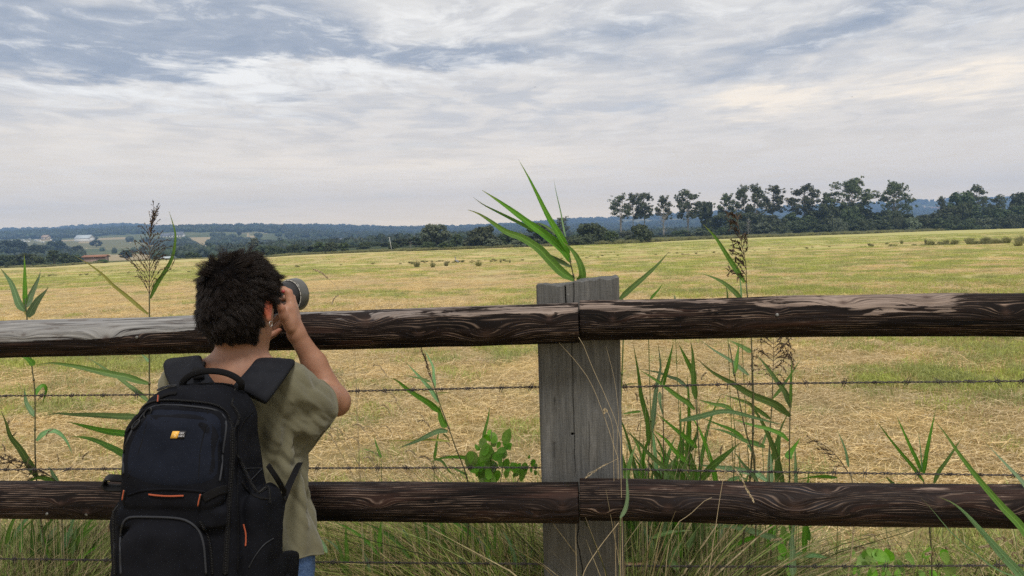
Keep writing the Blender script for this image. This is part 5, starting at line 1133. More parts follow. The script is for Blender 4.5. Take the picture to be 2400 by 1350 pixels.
reed('short upright reed blade left of the leafy green climber', [(1018, 1140), (1017, 1080)], dF + .1, [(z3((515, 700), (525, 640), (535, 580), (546, 535)), 7, LG, 0), (z3((512, 700), (560, 715), (600, 770), (640, 790)), 6, LG, 0)], sm=m_stemg, r=.0016)
reed('small curved blade near the elbow above the lower rail', [(895, 1140), (893, 1078)], dF + .15, [(z3((222, 692), (200, 640), (180, 570)), 6, LG, 0), (z3((222, 692), (170, 660), (110, 640)), 5, LG, 0)], sm=m_stemg, r=.0016)
reed('thin upright blade rising over the leafy green climber', [(1135, 1130), (1131, 1030)], dF, [(z3((785, 590), (800, 530), (815, 470), (824, 408)), 7, LG, 0)], sm=m_stemg, r=.0016)
reed('broad upright blade right of the shirt hem at the bottom', [(812, 1400), (812, 1340)], dF + .1, [(z3((28, 1330), (30, 1240), (25, 1140), (26, 1045)), 11, LG, 0), (z3((28, 1340), (10, 1290), (-10, 1200), (-40, 1120)), 11, LG, 0)], sm=m_stemg)

# thicket right of the post
dT = fd(1640) + .33
S8 = [('reed', 'dark-stemmed reed under the drooping plume, without a head', z8((1235, 1210), (1215, 980), (1210, 400), (1205, 60))), ('plume', 'reed with a brown spreading plume just below the upper rail', z8((1360, 1230), (1370, 870), (1388, 560), (1390, 400))), ('reed', 'rightmost straight reed of the thicket with a short low blade', z8((1540, 1310), (1545, 650), (1550, 400))),
      ('reed', 'slanting reed crossing the middle of the thicket', z8((1232, 1210), (1150, 850), (1080, 500), (1010, 100))), ('reed', 'reed in the thicket carrying two broad upright blades', z8((760, 1300), (735, 900), (715, 580))), ('reed', 'second reed from the post with a tall pale upright blade', z8((425, 1290), (425, 480))), ('reed', 'straight reed with a long narrow blade in the thicket', z8((650, 1280), (650, 960), (645, 640))),
      ('reed', 'reed nearest the post with a blade as tall as the gap', z8((300, 1290), (302, 960)))]
LV = [(((300, 985), (300, 800), (240, 560), (212, 350), (165, 90)), 14, LG), (((330, 875), (370, 500), (408, 300), (380, 80)), 13, LP), (((420, 475), (440, 400), (475, 280), (520, 78)), 11, LG), (((716, 583), (700, 440), (690, 200), (670, 75)), 13, LG), (((712, 420), (680, 330), (635, 240), (560, 90)), 12, LG),
      (((1545, 732), (1470, 670), (1400, 620), (1200, 540), (1050, 450), (870, 350), (715, 222)), 17, LG), (((1180, 372), (1080, 290), (1000, 230), (870, 150), (750, 60)), 9, LP), (((1202, 170), (1150, 140), (1100, 112), (1000, 60)), 11, LG), (((1052, 366), (1075, 250), (1085, 180), (1100, 65)), 11, LG),
      (((1550, 658), (1530, 600), (1500, 520), (1420, 410), (1340, 300), (1240, 180)), 12, LG), (((1549, 640), (1552, 450), (1560, 225)), 7, LG), (((1392, 578), (1450, 510), (1500, 440), (1640, 228)), 7, LG), (((1530, 952), (1490, 910), (1440, 880), (1330, 840), (1200, 810), (1000, 740)), 10, LG),
      (((1370, 757), (1310, 710), (1250, 670), (1180, 620), (1100, 590), (930, 535)), 9, LG), (((575, 772), (750, 735), (980, 688), (1250, 750), (1525, 822)), 12, LP), (((1322, 1002), (1240, 975), (1150, 950), (1000, 880), (900, 850), (810, 836)), 12, LD), (((768, 1292), (850, 1180), (980, 1070), (1112, 962)), 17, LG),
      (((1540, 1112), (1530, 1080), (1560, 1030), (1640, 915)), 16, LG), (((1135, 922), (1020, 850), (900, 802), (740, 735)), 9, LG), (((1045, 684), (960, 640), (880, 628), (722, 584)), 9, LG), (((705, 674), (640, 610), (560, 560), (400, 440), (210, 318)), 11, LG), (((655, 492), (560, 410), (500, 390), (380, 345), (210, 318)), 9, LP),
      (((725, 1012), (640, 935), (560, 870), (360, 700)), 12, LG), (((655, 1152), (540, 1050), (450, 940), (330, 848)), 11, LG), (((565, 1302), (420, 1170), (300, 1060), (200, 950), (90, 850)), 11, LG), (((412, 1302), (340, 1200), (278, 1105)), 12, LD), (((622, 1312), (580, 1200), (540, 1098)), 12, LG), (((440, 1292), (480, 1190), (545, 1085)), 12, LG),
      (((1340, 1302), (1250, 1240), (1150, 1218), (1000, 1190), (680, 1155)), 14, LP), (((1262, 1312), (1200, 1230), (1130, 1150), (1045, 1035)), 9, LG), (((650, 1052), (662, 900), (655, 650), (638, 365)), 9, LG), (((670, 1042), (700, 960), (722, 900), (730, 825)), 10, LD), (((226, 1302), (185, 1220), (148, 1150)), 8, LD),
      (((1955, 1272), (1850, 1262), (1750, 1265), (1588, 1292)), 8, LG), (((990, 1312), (1080, 1272), (1200, 1292)), 11, LP), (((60, 470), (140, 450), (222, 450)), 5, LY), (((230, 690), (140, 700), (50, 720)), 6, LG), (((400, 520), (405, 620), (430, 740)), 9, LP), (((1300, 990), (1330, 900), (1372, 790)), 6, LG), (((1180, 980), (1195, 1010), (1200, 1050)), 8, LP)]
roots = [np.array(s_[2]) for s_ in S8]; own = {i: [] for i in range(len(S8))}; free = []
for pts, w_, m in LV:
    pp = z8(*pts); b_ = np.array(pp[0]); best = None
    for i, r_ in enumerate(roots):
        q = smooth_path(r_, 40); dist = np.min(np.linalg.norm(q - b_, axis=1))
        if best is None or dist < best[0]: best = (dist, i)
    (own[best[1]] if best[0] < 16 else free).append((pp, w_, m, random.uniform(-.1, .1))) if best[0] < 16 else free.append((pp, w_, m, random.uniform(-.1, .1)))
def plumeT(t, d):
    ax = smooth_path(px3(z8((1390, 400), (1395, 300), (1400, 180), (1395, 60)), d, d), 10); rng = np.random.default_rng(14); br = []
    for q in range(30):
        p = ax[int(rng.uniform(0, 9))]; tx, ty = pix(p); L = rng.uniform(30, 62); sd = rng.choice([-1, 1]); e = [(tx + sd * L * .25, ty - L * .2), (tx + sd * L * rng.uniform(.5, .8), ty - L * rng.uniform(.1, .7)), (tx + sd * L * rng.uniform(.7, 1.0), ty - L * rng.uniform(-.3, .6))]
        br.append(np.vstack([p, px3(e, d, d + rng.uniform(-.06, .06))]))
    plume_geo(ax, br, 14, spk=.011, rad=.0012, dens=9).build('plume', m_plume, t)
for i, (kd, lb, st) in enumerate(S8): reed(lb, st, dT + random.uniform(-.05, .15), own[i], plume=plumeT if kd == 'plume' else None, group='reeds in the thicket right of the post', r=.0024)
for (pp, w_, m, dz) in free:
    b_ = pp[0]; reed('single green reed shoot in the thicket right of the post', [(b_[0] + random.uniform(-6, 6), b_[1] + 120), (b_[0] + 1, b_[1] + 14), b_], dT + random.uniform(-.1, .25), [(pp, w_, m, dz)], group='single reed shoots in the thicket', r=.0015, sm=m_stemg)
LB = [(((1690, 742), (1600, 690), (1500, 655), (1400, 620), (1300, 598), (1180, 575), (1050, 568), (880, 592)), 14, LP, 'long arching bluish blade below the lower rail right of the post'), (((1440, 682), (1340, 700), (1250, 742), (1170, 785), (1100, 832)), 10, LG, 'blade bending down to the left beneath the arching bluish one'),
      (((920, 742), (935, 690), (965, 640), (1000, 590), (1030, 545)), 11, LP, 'short pale blade hanging under the lower rail left of the arching one'), (((1792, 1075), (1790, 940), (1790, 800), (1785, 545)), 15, LP, 'wide vertical blade dropping from the lower rail at the lower right'),
      (((1808, 882), (1860, 860), (1950, 856), (2080, 875), (2210, 915)), 13, LP, 'blade springing right from the wide vertical one'), (((740, 782), (780, 700), (820, 620), (852, 545)), 12, LD, 'dark blade rising to the lower rail in the tangle'), (((100, 912), (240, 890), (380, 860), (470, 810), (545, 735)), 11, LG, 'curved green blade low against the right side of the post'),
      (((380, 690), (470, 655), (560, 632), (660, 620), (770, 615)), 10, LD, 'broken dark blade lying level under the lower rail'), (((40, 965), (150, 955), (250, 950), (330, 930), (395, 900)), 8, LO, 'ochre withered blade touching the base of the post'), (((640, 1000), (560, 900), (620, 800), (700, 700)), 16, LD, 'wide dark blade deep in the tangle by the post')]
for pts, w_, m, lb in LB:
    pp = z5(*pts); b_ = pp[0]; reed(lb, [(b_[0] + 2, b_[1] + 90), (b_[0], b_[1] + 10), b_], dT + random.uniform(-.05, .15), [(pp, w_, m, random.uniform(-.06, .06))], group='blades below the lower rail', r=.0016, sm=m_stemg)
# random filler shoots deeper in the thicket
rf = random.Random(4)
for i in range(84):
    px = rf.choice([rf.uniform(1462, 1640), rf.uniform(1462, 1900)]); base = rf.uniform(1130, 1330); h_ = rf.uniform(90, 230); ln = rf.uniform(-.5, .3)
    pts = [(px, base), (px + ln * h_ * .3, base - h_ * .4), (px + ln * h_ * .75, base - h_ * .75), (px + ln * h_ * 1.3, base - h_)]
    reed('single green reed shoot in the thicket right of the post', [(px, base + 80), (px, base)], dT + rf.uniform(.05, .35), [(pts, rf.uniform(8, 14), rf.choice([LG, LD, LG, LG, LP]), rf.uniform(-.1, .1))], group='single reed shoots in the thicket', r=.0015, sm=m_stemg)
for i in range(26):
    px = rf.uniform(-20, 245); base = rf.uniform(1260, 1345); h_ = rf.uniform(50, 110); ln = rf.uniform(-.2, .8)
    pts = [(px, base), (px + ln * h_ * .3, base - h_ * .4), (px + ln * h_ * .75, base - h_ * .75), (px + ln * h_ * 1.3, base - h_)]
    reed('single green blade in the grass under the lower rail at left', [(px, base + 80), (px, base)], dA + rf.uniform(.0, .3), [(pts, rf.uniform(6, 11), rf.choice([LG, LD, LG, LP]), rf.uniform(-.1, .1))], group='single blades at lower left', r=.0015, sm=m_stemg)
for i in range(34):
    px = rf.uniform(755, 1250); base = rf.uniform(1270, 1345); h_ = rf.uniform(40, 100); ln = rf.uniform(-1.2, .2)
    pts = [(px, base), (px + ln * h_ * .3, base - h_ * .4), (px + ln * h_ * .75, base - h_ * .75), (px + ln * h_ * 1.3, base - h_)]
    reed('single green blade in the long grass between person and post', [(px, base + 80), (px, base)], dF + rf.uniform(.0, .3), [(pts, rf.uniform(6, 11), rf.choice([LG, LD, LG, LP]), rf.uniform(-.1, .1))], group='single blades in the long grass', r=.0015, sm=m_stemg)

# fan of blades lower right
dG = fd(2160) + .34
reed('reed with a fan of four upright blades above the lower rail at right', [(2183, 1400), (2183, 1294), (2172, 1180), (2165, 1128)], dG, [(z4((715, 752), (640, 650), (580, 580), (500, 480), (412, 362)), 8, LG, -.05), (z4((702, 692), (670, 610), (640, 550), (590, 440), (540, 328)), 8, LG, .05), (z4((715, 705), (728, 610), (740, 540), (765, 420), (790, 300)), 9, LG, 0), (z4((780, 762), (810, 690), (860, 620), (910, 545), (962, 468)), 9, LG, .0), (z4((706, 690), (700, 600), (690, 500), (676, 420)), 3, LP, .0), (z4((530, 770), (500, 745), (475, 720)), 7, LG, 0)], sm=m_stem)
def plumeG(t, d):
    ax = smooth_path(px3(z4((235, 690), (180, 610), (110, 540), (25, 485)), d, d), 10); br = []; rng = np.random.default_rng(4)
    for q in range(14): p = ax[int(rng.uniform(1, 9))]; tx, ty = pix(p); L = rng.uniform(18, 36); br.append(np.vstack([p, px3([(tx - L * .5, ty - L * .1), (tx - L, ty - L * rng.uniform(-.2, .5))], d, d)]))
    plume_geo(ax, br, 4, spk=.009, rad=.001, dens=8).build('plume', m_plume, t)
reed('bent brown seed head just above the lower rail, right of the thicket', [(2000, 1250), (1998, 1130), z4((235, 690))[0]], dG, [(z4((240, 660), (215, 540), (165, 420)), 6, LP, 0)], plume=plumeG, sm=m_dry)
# near blades on this side of the fence at the right edge
dH = 1.78
reed('long near blade crossing the lower rail from the lower right corner', [(2470, 1500), (2450, 1330)], dH, [([(2450, 1330), (2400, 1243), (2352, 1191), (2300, 1131), (2252, 1069), (2218, 1020), (2189, 983)], 17, LG, .1)], group='near blades at the right edge', sm=m_stemg)
reed('near blade entering at the right edge above the lower rail', [(2480, 1400), (2460, 1230)], dH, [([(2460, 1230), (2430, 1180), (2400, 1135), (2356, 1087), (2311, 1039)], 14, LP, .1)], group='near blades at the right edge', sm=m_stemg)
reed('widest near blade rising from the bottom right corner over the rail', [(2440, 1560), (2425, 1400)], dH - .1, [([(2425, 1400), (2396, 1350), (2352, 1302), (2307, 1250), (2263, 1202), (2232, 1178), (2200, 1165)], 21, LP, .12), ([(2400, 1358), (2330, 1330), (2244, 1261), (2215, 1231), (2185, 1195), (2156, 1165)], 4, LP, .1)], group='near blades at the right edge', sm=m_stemg)
reed('narrow blade hanging over the front of the lower rail beside the post', [(1452, 1400), (1453, 1300), (1454, 1214)], fd(1460) - .085, [([(1454, 1214), (1466, 1193), (1471, 1165), (1470, 1135), (1468, 1098)], 9, LP, 0)], sm=m_stemg, r=.0012, group='near blades at the post')

# dry stalks with bent heads
def stalk(label, pts, d, head=None, dd=0.0, r=.0011, group='dry grass stalks'):
    st = px3(pts, d, d + dd); low = to_ground(st[0]); t = thing('grass_stalk', label, 'grass stalk', low[0], group); path = smooth_path(np.array(low + list(st)), 44)
    V_, F_ = tube(path, np.linspace(r * 1.4, r * .5, 44), 5, ref=(0, 1, 0)); obj('stem', V_, F_, m_dry, t, True)
    if head:
        mb = MB(); hp = smooth_path(px3(head[0], d + dd, d + dd), 26); hw = head[1] / F_PX * d / 2; rng = np.random.default_rng(abs(int(pts[0][0])))
        for i in range(25):
            for q in range(4):
                dr = nrm(nrm(hp[i + 1] - hp[i]) * 1.6 + nrm(rng.normal(0, 1, 3))); e = hp[i] + dr * hw * 2.2; a = nrm(np.cross(dr, rng.normal(0, 1, 3))) * hw * .38; m_ = (hp[i] + e) / 2; mb.add([hp[i], m_ + a, e, m_ - a], [[0, 1, 2, 3]])
        mb.build('seed_head', m_dry, t)
    return t
stalk('dry stalk arching over the post front from below the upper rail, left one', [(1450, 1120), (1440, 1050), (1395, 920), (1360, 860), (1310, 803)], fd(1400) - .01, None)
stalk('dry stalk crossing the post front from the rail joint, middle one', [(1455, 1100), (1450, 1010), (1415, 920), (1390, 865), (1363, 798), (1356, 790)], fd(1400) - .07)
stalk('thin dry stalk nearest the right side of the post front', [(1446, 1060), (1450, 980), (1440, 890), (1420, 810)], fd(1400) - .01, r=.0008)
stalk('dry stalk with curled head touching the right side of the post', [(1440, 1180), (1438, 1080), (1436, 1000), (1424, 966)], fd(1400) - .02, ([(1424, 966), (1418, 960), (1416, 967)], 5))
stalk('grassy ear lying across the front of the lower rail', [(1700, 1040), (1722, 1095)], fd(1740) - .08, ([(1722, 1095), (1735, 1118), (1748, 1142), (1758, 1160), (1767, 1176)], 6)) if False else None
stalk('bent straw in front of the lower rail right of the post', [(1560, 1350), (1580, 1240), (1618, 1205), (1650, 1175), (1668, 1166)], fd(1640) - .085)
stalk('wheat-like ear drooping over the lower rail, right of the post', [(1640, 1500), (1668, 1300), (1690, 1150), (1705, 1085), (1722, 1098)], fd(1730) - .1, ([(1722, 1098), (1735, 1118), (1748, 1142), (1758, 1160), (1767, 1176)], 6))
stalk('straw leaning right across the post foot', [(1366, 1420), (1366, 1350), (1400, 1290), (1450, 1225)], fd(1400) - .09, r=.0016)
stalk('long straw rising from the post foot to the thicket', [(1420, 1420), (1432, 1340), (1470, 1270), (1520, 1200)], fd(1450) + .2, r=.0013)
stalk('pale straw bowing across the post front above the lower rail', [(1350, 1220), (1372, 1121), (1400, 1100), (1450, 1074)], fd(1400) - .0, ([(1425, 1086), (1400, 1100), (1372, 1121)], 4), r=.001)
stalk('pale seeded stalk above the rail right of the lens', [(835, 900), (828, 735), (812, 705), (790, 672), (768, 652), (748, 636)], fd(800) + .3, ([(770, 654), (755, 640), (735, 631)], 5))
stalk('second thin stalk beside the pale seeded one right of the lens', [(832, 900), (818, 730), (800, 700), (780, 690)], fd(800) + .3, ([(795, 690), (783, 700), (778, 712)], 4), r=.0008)
rs = random.Random(8)
for i in range(46):
    x0 = rs.uniform(830, 1110); top = rs.uniform(830, 1080); run = (1140 - top) * rs.uniform(.35, .75)
    stalk('thin dry stalk leaning left in the sheaf between person and post', [(x0 + 30, 1200), (x0, 1130), (x0 - run * .5, (1130 + top) / 2), (x0 - run, top)], dF + rs.uniform(-.05, .25), ([(x0 - run * .93, top + (1130 - top) * .07), (x0 - run, top), (x0 - run - 10, top - 8), (x0 - run - 22, top - 6)], rs.uniform(2.5, 5)) if i % 3 else None, r=rs.uniform(.0005, .0009), group='thin dry stalks between person and post')
for i in range(30):
    x0 = rs.uniform(1465, 1760); top = rs.uniform(850, 1100); run = rs.uniform(-60, 60)
    stalk('thin dry stalk among the thicket reeds right of the post', [(x0, 1250), (x0, 1130), (x0 + run * .4, (1130 + top) / 2), (x0 + run, top)], dT + rs.uniform(-.1, .2), ([(x0 + run * .95, top + 10), (x0 + run, top), (x0 + run * 1.2, top - 8)], rs.uniform(2.5, 5)) if i % 2 else None, r=rs.uniform(.0005, .0009), group='thin dry stalks in the thicket')
for i in range(26):
    x0 = rs.uniform(-20, 250); top = rs.uniform(930, 1120) if x0 < 60 else rs.uniform(1000, 1250); run = rs.uniform(-30, 60)
    stalk('thin dry stalk in the grass at the left of the person', [(x0, 1300), (x0, 1200), (x0 + run * .4, (1200 + top) / 2), (x0 + run, top)], dA + rs.uniform(-.1, .2), ([(x0 + run * .95, top + 10), (x0 + run, top), (x0 + run * 1.2, top - 8)], rs.uniform(2.5, 6)) if i % 2 else None, r=rs.uniform(.0005, .0009), group='thin dry stalks at left')
for i in range(24):
    x0 = rs.uniform(1860, 2420); top = rs.uniform(1240, 1310); run = rs.uniform(-60, 60)
    stalk('thin dry stalk under the lower rail at the right', [(x0, 1440), (x0, 1360), (x0 + run * .4, (1360 + top) / 2), (x0 + run, top)], dG + rs.uniform(-.1, .2), ([(x0 + run * .95, top + 10), (x0 + run, top), (x0 + run * 1.5, top + 2)], rs.uniform(4, 8)) if i % 2 else None, r=rs.uniform(.0006, .001), group='thin dry stalks under the lower rail')

# leafy climbers -----------------------------------------------------
m_vine = leaf_mat('climber_leaves', (.110, .250, .024), (.240, .430, .065), 14, rough=.5, trans=.35)
def round_leaf(c, r, nor, up, rng):
    """heart-shaped leaf, slightly cupped"""
    a = nrm(np.cross(up, nor)); b = np.cross(nor, a); k = 12; pts = []
    for i in range(k):
        t = 2 * math.pi * i / k; rr = r * (1 + .28 * math.cos(t) - .10 * math.cos(2 * t)); pts.append(c + b * rr * math.cos(t) * 1.35 + a * rr * math.sin(t) * .85 + nor * (.12 * r * math.cos(2 * t)))
    pts = [p + b * (r * .45 * max(0, math.cos(2 * math.pi * i / k)) ** 10) + nor * (r * .28 * abs(math.sin(2 * math.pi * i / k))) for i, p in enumerate(pts)]; V_ = np.array([c] + pts); F_ = np.array([[0, 1 + i, 1 + (i + 1) % k] for i in range(k)]); return V_, F_
def climber(label, spots, d, stems, seed):
    rng = np.random.default_rng(seed); b = P(spots[0][0], spots[0][1], d); g = to_ground(b)[0]; t = thing('climbing_plant', label, 'plant', g, 'leafy climbers')
    for st in stems:
        s3 = px3(st, d, d); path = smooth_path(np.array(to_ground(s3[0]) + list(s3)), 20); V_, F_ = tube(path, .0015, 5, ref=(0, 1, 0)); obj('stem', V_, F_, m_stemg, t, True)
    for (px, py, r) in spots:
        c = P(px, py, d + rng.uniform(-.05, .05)); nor = nrm(np.array([rng.normal(0, .7), -1, rng.normal(.6, .6)])); up = nrm(np.array([rng.normal(0, .5), 0, rng.choice([-1, -1, 1]) * 1.0]))
        V_, F_ = round_leaf(c, r * rng.uniform(.55, 1.1) / F_PX * d, nor, up, rng); obj('leaf', V_, F_, m_vine, t, True)
rv = random.Random(3)
sp = [(1132, 1035, 13), (1155, 1022, 11), (1170, 1040, 10), (1140, 1060, 15), (1160, 1062, 13), (1178, 1055, 10), (1120, 1052, 11), (1128, 1082, 14), (1150, 1090, 15), (1172, 1080, 13), (1120, 1105, 13), (1142, 1115, 14), (1163, 1110, 12), (1185, 1040, 9), (1181, 1068, 11), (1190, 1100, 10), (1130, 1128, 12), (1158, 1132, 12), (1148, 1012, 8), (1200, 1090, 8), (1215, 1096, 8), (1230, 1090, 7), (1245, 1100, 8), (1225, 1112, 8), (1250, 1082, 7), (1240, 1072, 6), (1255, 1110, 7), (1205, 1112, 7)] + [(1150 + rv.gauss(0, 20), rv.uniform(1018, 1135), rv.uniform(10, 16)) for _ in range(34)] + [(rv.uniform(1185, 1258), rv.uniform(1080, 1125), rv.uniform(6, 10)) for _ in range(16)]
climber('bright green leafy climber on the wire left of the post', sp, dF - .05, [[(1140, 1180), (1150, 1100), (1152, 1010)], [(1170, 1180), (1178, 1100), (1185, 1040)], [(1200, 1180), (1225, 1110), (1250, 1080)]], 1)
sp = [(rv.uniform(1998, 2250), rv.uniform(1290, 1356), rv.uniform(7, 14)) for i in range(34)] + [(2030, 1310, 17), (2058, 1300, 14), (2080, 1318, 15), (2010, 1335, 12), (2130, 1305, 12), (2170, 1300, 10), (2195, 1320, 9)]
climber('spreading green leafy plant at the bottom right under the lower rail', sp, dG, [[(2030, 1400), (2040, 1310)], [(2090, 1400), (2100, 1300)], [(2160, 1400), (2170, 1300)]], 2)
sp = [(1842 + rv.uniform(-13, 14), 1240 + 11 * i, rv.uniform(8, 13)) for i in range(11)]
climber('narrow column of green leaves beside the wide vertical blade', sp, dT + .05, [[(1842, 1400), (1842, 1240)]], 3)

# long matted grass along the fence foot -----------------------------------------------------
m_g1 = straw_mat('long_grass_green', (.15, .22, .035), (.35, .43, .11)); m_g2 = straw_mat('long_grass_dry', (.32, .25, .12), (.62, .50, .28)); m_g3 = straw_mat('long_grass_dark', (.045, .060, .018), (.12, .14, .045))
def long_grass(name, label, n, xr, yr, hfun, lean, seed, mats_=(m_g1, m_g2, m_g3), wd=.0058):
    rng = np.random.default_rng(seed); X = rng.uniform(*xr, n); Y = rng.uniform(*yr, n); h_ = hfun(X, Y) * rng.uniform(.45, 1.15, n); k = 5
    a = rng.normal(lean[0], .55, n); bq = rng.normal(lean[1], .4, n); z0 = terr(X, Y); p0 = np.stack([X, Y, z0 - .02], 1)
    s = np.linspace(0, 1, k)[None, :, None]; d = np.stack([a, bq, a * 0], 1)[:, None]
    pts = p0[:, None] + d * (h_[:, None, None] * s ** 1.7) + np.array([0, 0, 1]) * (h_[:, None, None] * (s - .25 * np.minimum(np.linalg.norm(d, axis=2, keepdims=True), 1.6) * s ** 2.2))
    side = nrm(np.cross(pts[:, -1] - pts[:, 0], rng.normal(0, 1, (n, 3)) + np.array([0, 1.2, 0])))[:, None]
    w_ = (wd * rng.uniform(.5, 1.4, n))[:, None, None] * (1 - s ** 2) / 2 + .0003
    V_ = np.stack([pts - side * w_, pts + side * w_], 2).reshape(-1, 3); i = np.arange(n)[:, None, None] * k * 2 + np.arange(k - 1)[None, :, None] * 2
    F_ = (i + np.array([0, 1, 3, 2])[None, None]).reshape(-1, 4)
    o = obj(name, V_, F_, None, None, False); me = o.data
    for m_ in mats_: me.materials.append(m_)
    mi = rng.choice(3, n, p=[.42, .38, .20]); me.polygons.foreach_set('material_index', np.repeat(mi, k - 1).astype(np.int32)); return tag(o, label, kind='stuff')
def P0(px, d): return float(P(px, 700, d)[0])
long_grass('long_grass', 'long matted green and dry grass below the lower rail between person and post', 23000, (P0(700, 2.7), P0(1262, 2.7)), (2.35, 3.3), lambda X, Y: .56 + .12 * sst(-.35, .1, X) + X * 0, (-.8, -.1), 1)
long_grass('long_grass', 'tangled tall grass right of the post', 14000, (P0(1455, 2.7), P0(1900, 2.7)), (2.35, 3.1), lambda X, Y: .62 - .22 * sst(.55, 1.1, X), (-.25, -.05), 2)
long_grass('long_grass', 'tall tangled grass at the lower left corner', 12000, (P0(-150, 2.8), P0(260, 2.8)), (2.45, 3.2), lambda X, Y: .60 - .14 * sst(-1.75, -1.45, X), (.15, -.05), 3)
long_grass('long_grass', 'sparse long grass beneath the lower rail at the right', 4000, (P0(1880, 2.8), P0(2700, 2.8)), (2.4, 3.2), lambda X, Y: .34 + X * 0, (-.1, -.05), 4)
long_grass('long_grass', 'thin dry grass standing against the post', 500, (P0(1452, 2.3), P0(1475, 2.3)), (2.2, 2.5), lambda X, Y: .9 + X * 0, (.05, 0), 5)
# =================================================================== SIGNED-DISTANCE MODELLING (person, clothes, pack)
class Field:
    def __init__(s, lo, hi, h):
        s.h = h; s.lo = np.array(lo, float); s.n = np.ceil((np.array(hi) - s.lo) / h).astype(int) + 1; s.F = np.full(s.n, 1.0, np.float32)
    def _sub(s, a, b):
        i0 = np.clip(np.floor((np.array(a) - s.lo) / s.h).astype(int), 0, s.n); i1 = np.clip(np.ceil((np.array(b) - s.lo) / s.h).astype(int) + 1, 0, s.n)
        if np.any(i1 <= i0): return None
        ax = [s.lo[k] + np.arange(i0[k], i1[k]) * s.h for k in range(3)]
        return (slice(i0[0], i1[0]), slice(i0[1], i1[1]), slice(i0[2], i1[2])), np.meshgrid(*ax, indexing='ij')
    def put(s, fn, a, b, k=0.0, cut=False):
        m = k + 3 * s.h; r = s._sub(np.array(a) - m, np.array(b) + m)
        if r is None: return
        sl, g = r; d = fn(*g).astype(np.float32); f = s.F[sl]
        if cut: s.F[sl] = np.maximum(f, -d) if k == 0 else -s.smin(-f, d, k)
        else: s.F[sl] = s.smin(f, d, k) if k > 0 else np.minimum(f, d)
    @staticmethod
    def smin(a, b, k):
        h = np.maximum(k - np.abs(a - b), 0) / k; return np.minimum(a, b) - h * h * k * .25
    def cone(s, p, q, r1, r2, k=0.01, cut=False):
        p, q = np.array(p, float), np.array(q, float); v = q - p; L2 = max(float(v @ v), 1e-9); R = max(r1, r2)
        def fn(x, y, z):
            t = np.clip(((x - p[0]) * v[0] + (y - p[1]) * v[1] + (z - p[2]) * v[2]) / L2, 0, 1)
            return np.sqrt((x - p[0] - t * v[0]) ** 2 + (y - p[1] - t * v[1]) ** 2 + (z - p[2] - t * v[2]) ** 2) - (r1 + (r2 - r1) * t)
        s.put(fn, np.minimum(p, q) - R, np.maximum(p, q) + R, k, cut)
    def chain(s, pts, rs, k=0.006, kin=None):
        for i in range(len(pts) - 1): s.cone(pts[i], pts[i + 1], rs[i], rs[i + 1], k)
    def ell(s, c, r, A=np.eye(3), k=0.01, cut=False):
        c = np.array(c, float); r = np.array(r, float); A = np.asarray(A, float); R = r.max()
        def fn(x, y, z):
            d = np.stack([x - c[0], y - c[1], z - c[2]], -1) @ A; k0 = np.linalg.norm(d / r, axis=-1); k1 = np.linalg.norm(d / (r * r), axis=-1) + 1e-9
            return k0 * (k0 - 1) / k1
        s.put(fn, c - R, c + R, k, cut)
    def mesh(s):
        F = s.F; I = F < 0; nx, ny, nz = F.shape; c = np.zeros((nx - 1, ny - 1, nz - 1), np.int8)
        for a in (0, 1):
            for b in (0, 1):
                for d in (0, 1): c += I[a:nx - 1 + a, b:ny - 1 + b, d:nz - 1 + d]
        act = (c > 0) & (c < 8); idx = np.full(act.shape, -1, np.int32); ijk = np.argwhere(act); idx[act] = np.arange(len(ijk))
        acc = np.zeros((len(ijk), 3)); cnt = np.zeros(len(ijk)); co = [(a, b, d) for a in (0, 1) for b in (0, 1) for d in (0, 1)]
        g = {o: F[ijk[:, 0] + o[0], ijk[:, 1] + o[1], ijk[:, 2] + o[2]].astype(float) for o in co}
        for o in co:
            for ax in range(3):
                if o[ax] == 0:
                    q = list(o); q[ax] = 1; q = tuple(q); a, b = g[o], g[q]; cr = (a < 0) != (b < 0); t = np.where(cr, a / np.where(cr, a - b, 1), 0)
                    pt = np.array(o, float)[None] + np.zeros((len(ijk), 3)); pt[:, ax] += t; acc[cr] += pt[cr]; cnt[cr] += 1
        V_ = s.lo + (ijk + acc / cnt[:, None]) * s.h; Fs = []
        for ax in range(3):
            o1, o2 = [k for k in range(3) if k != ax]; sl0 = [slice(None)] * 3; sl1 = [slice(None)] * 3; sl0[ax] = slice(0, -1); sl1[ax] = slice(1, None)
            A_, B_ = I[tuple(sl0)], I[tuple(sl1)]; e = np.argwhere(A_ != B_); e = e[(e[:, o1] > 0) & (e[:, o2] > 0) & (e[:, o1] < F.shape[o1] - 1) & (e[:, o2] < F.shape[o2] - 1)]
            ins = A_[e[:, 0], e[:, 1], e[:, 2]]
            def at(d1, d2):
                q = e.copy(); q[:, o1] -= d1; q[:, o2] -= d2; return idx[q[:, 0], q[:, 1], q[:, 2]]
            a, b, c_, d = at(1, 1), at(0, 1), at(0, 0), at(1, 0); quad = np.stack([a, b, c_, d], 1); flip = ins if ax != 1 else ~ins
            quad[~flip] = quad[~flip][:, ::-1]; Fs.append(quad[(quad >= 0).all(1)])
        return V_, np.concatenate(Fs)
def vnormals(V_, F_):
    a, b, c, d = (V_[F_[:, i]] for i in range(4)); n = np.cross(c - a, d - b); N_ = np.zeros_like(V_)
    for i in range(4): np.add.at(N_, F_[:, i], n)
    return nrm(N_)
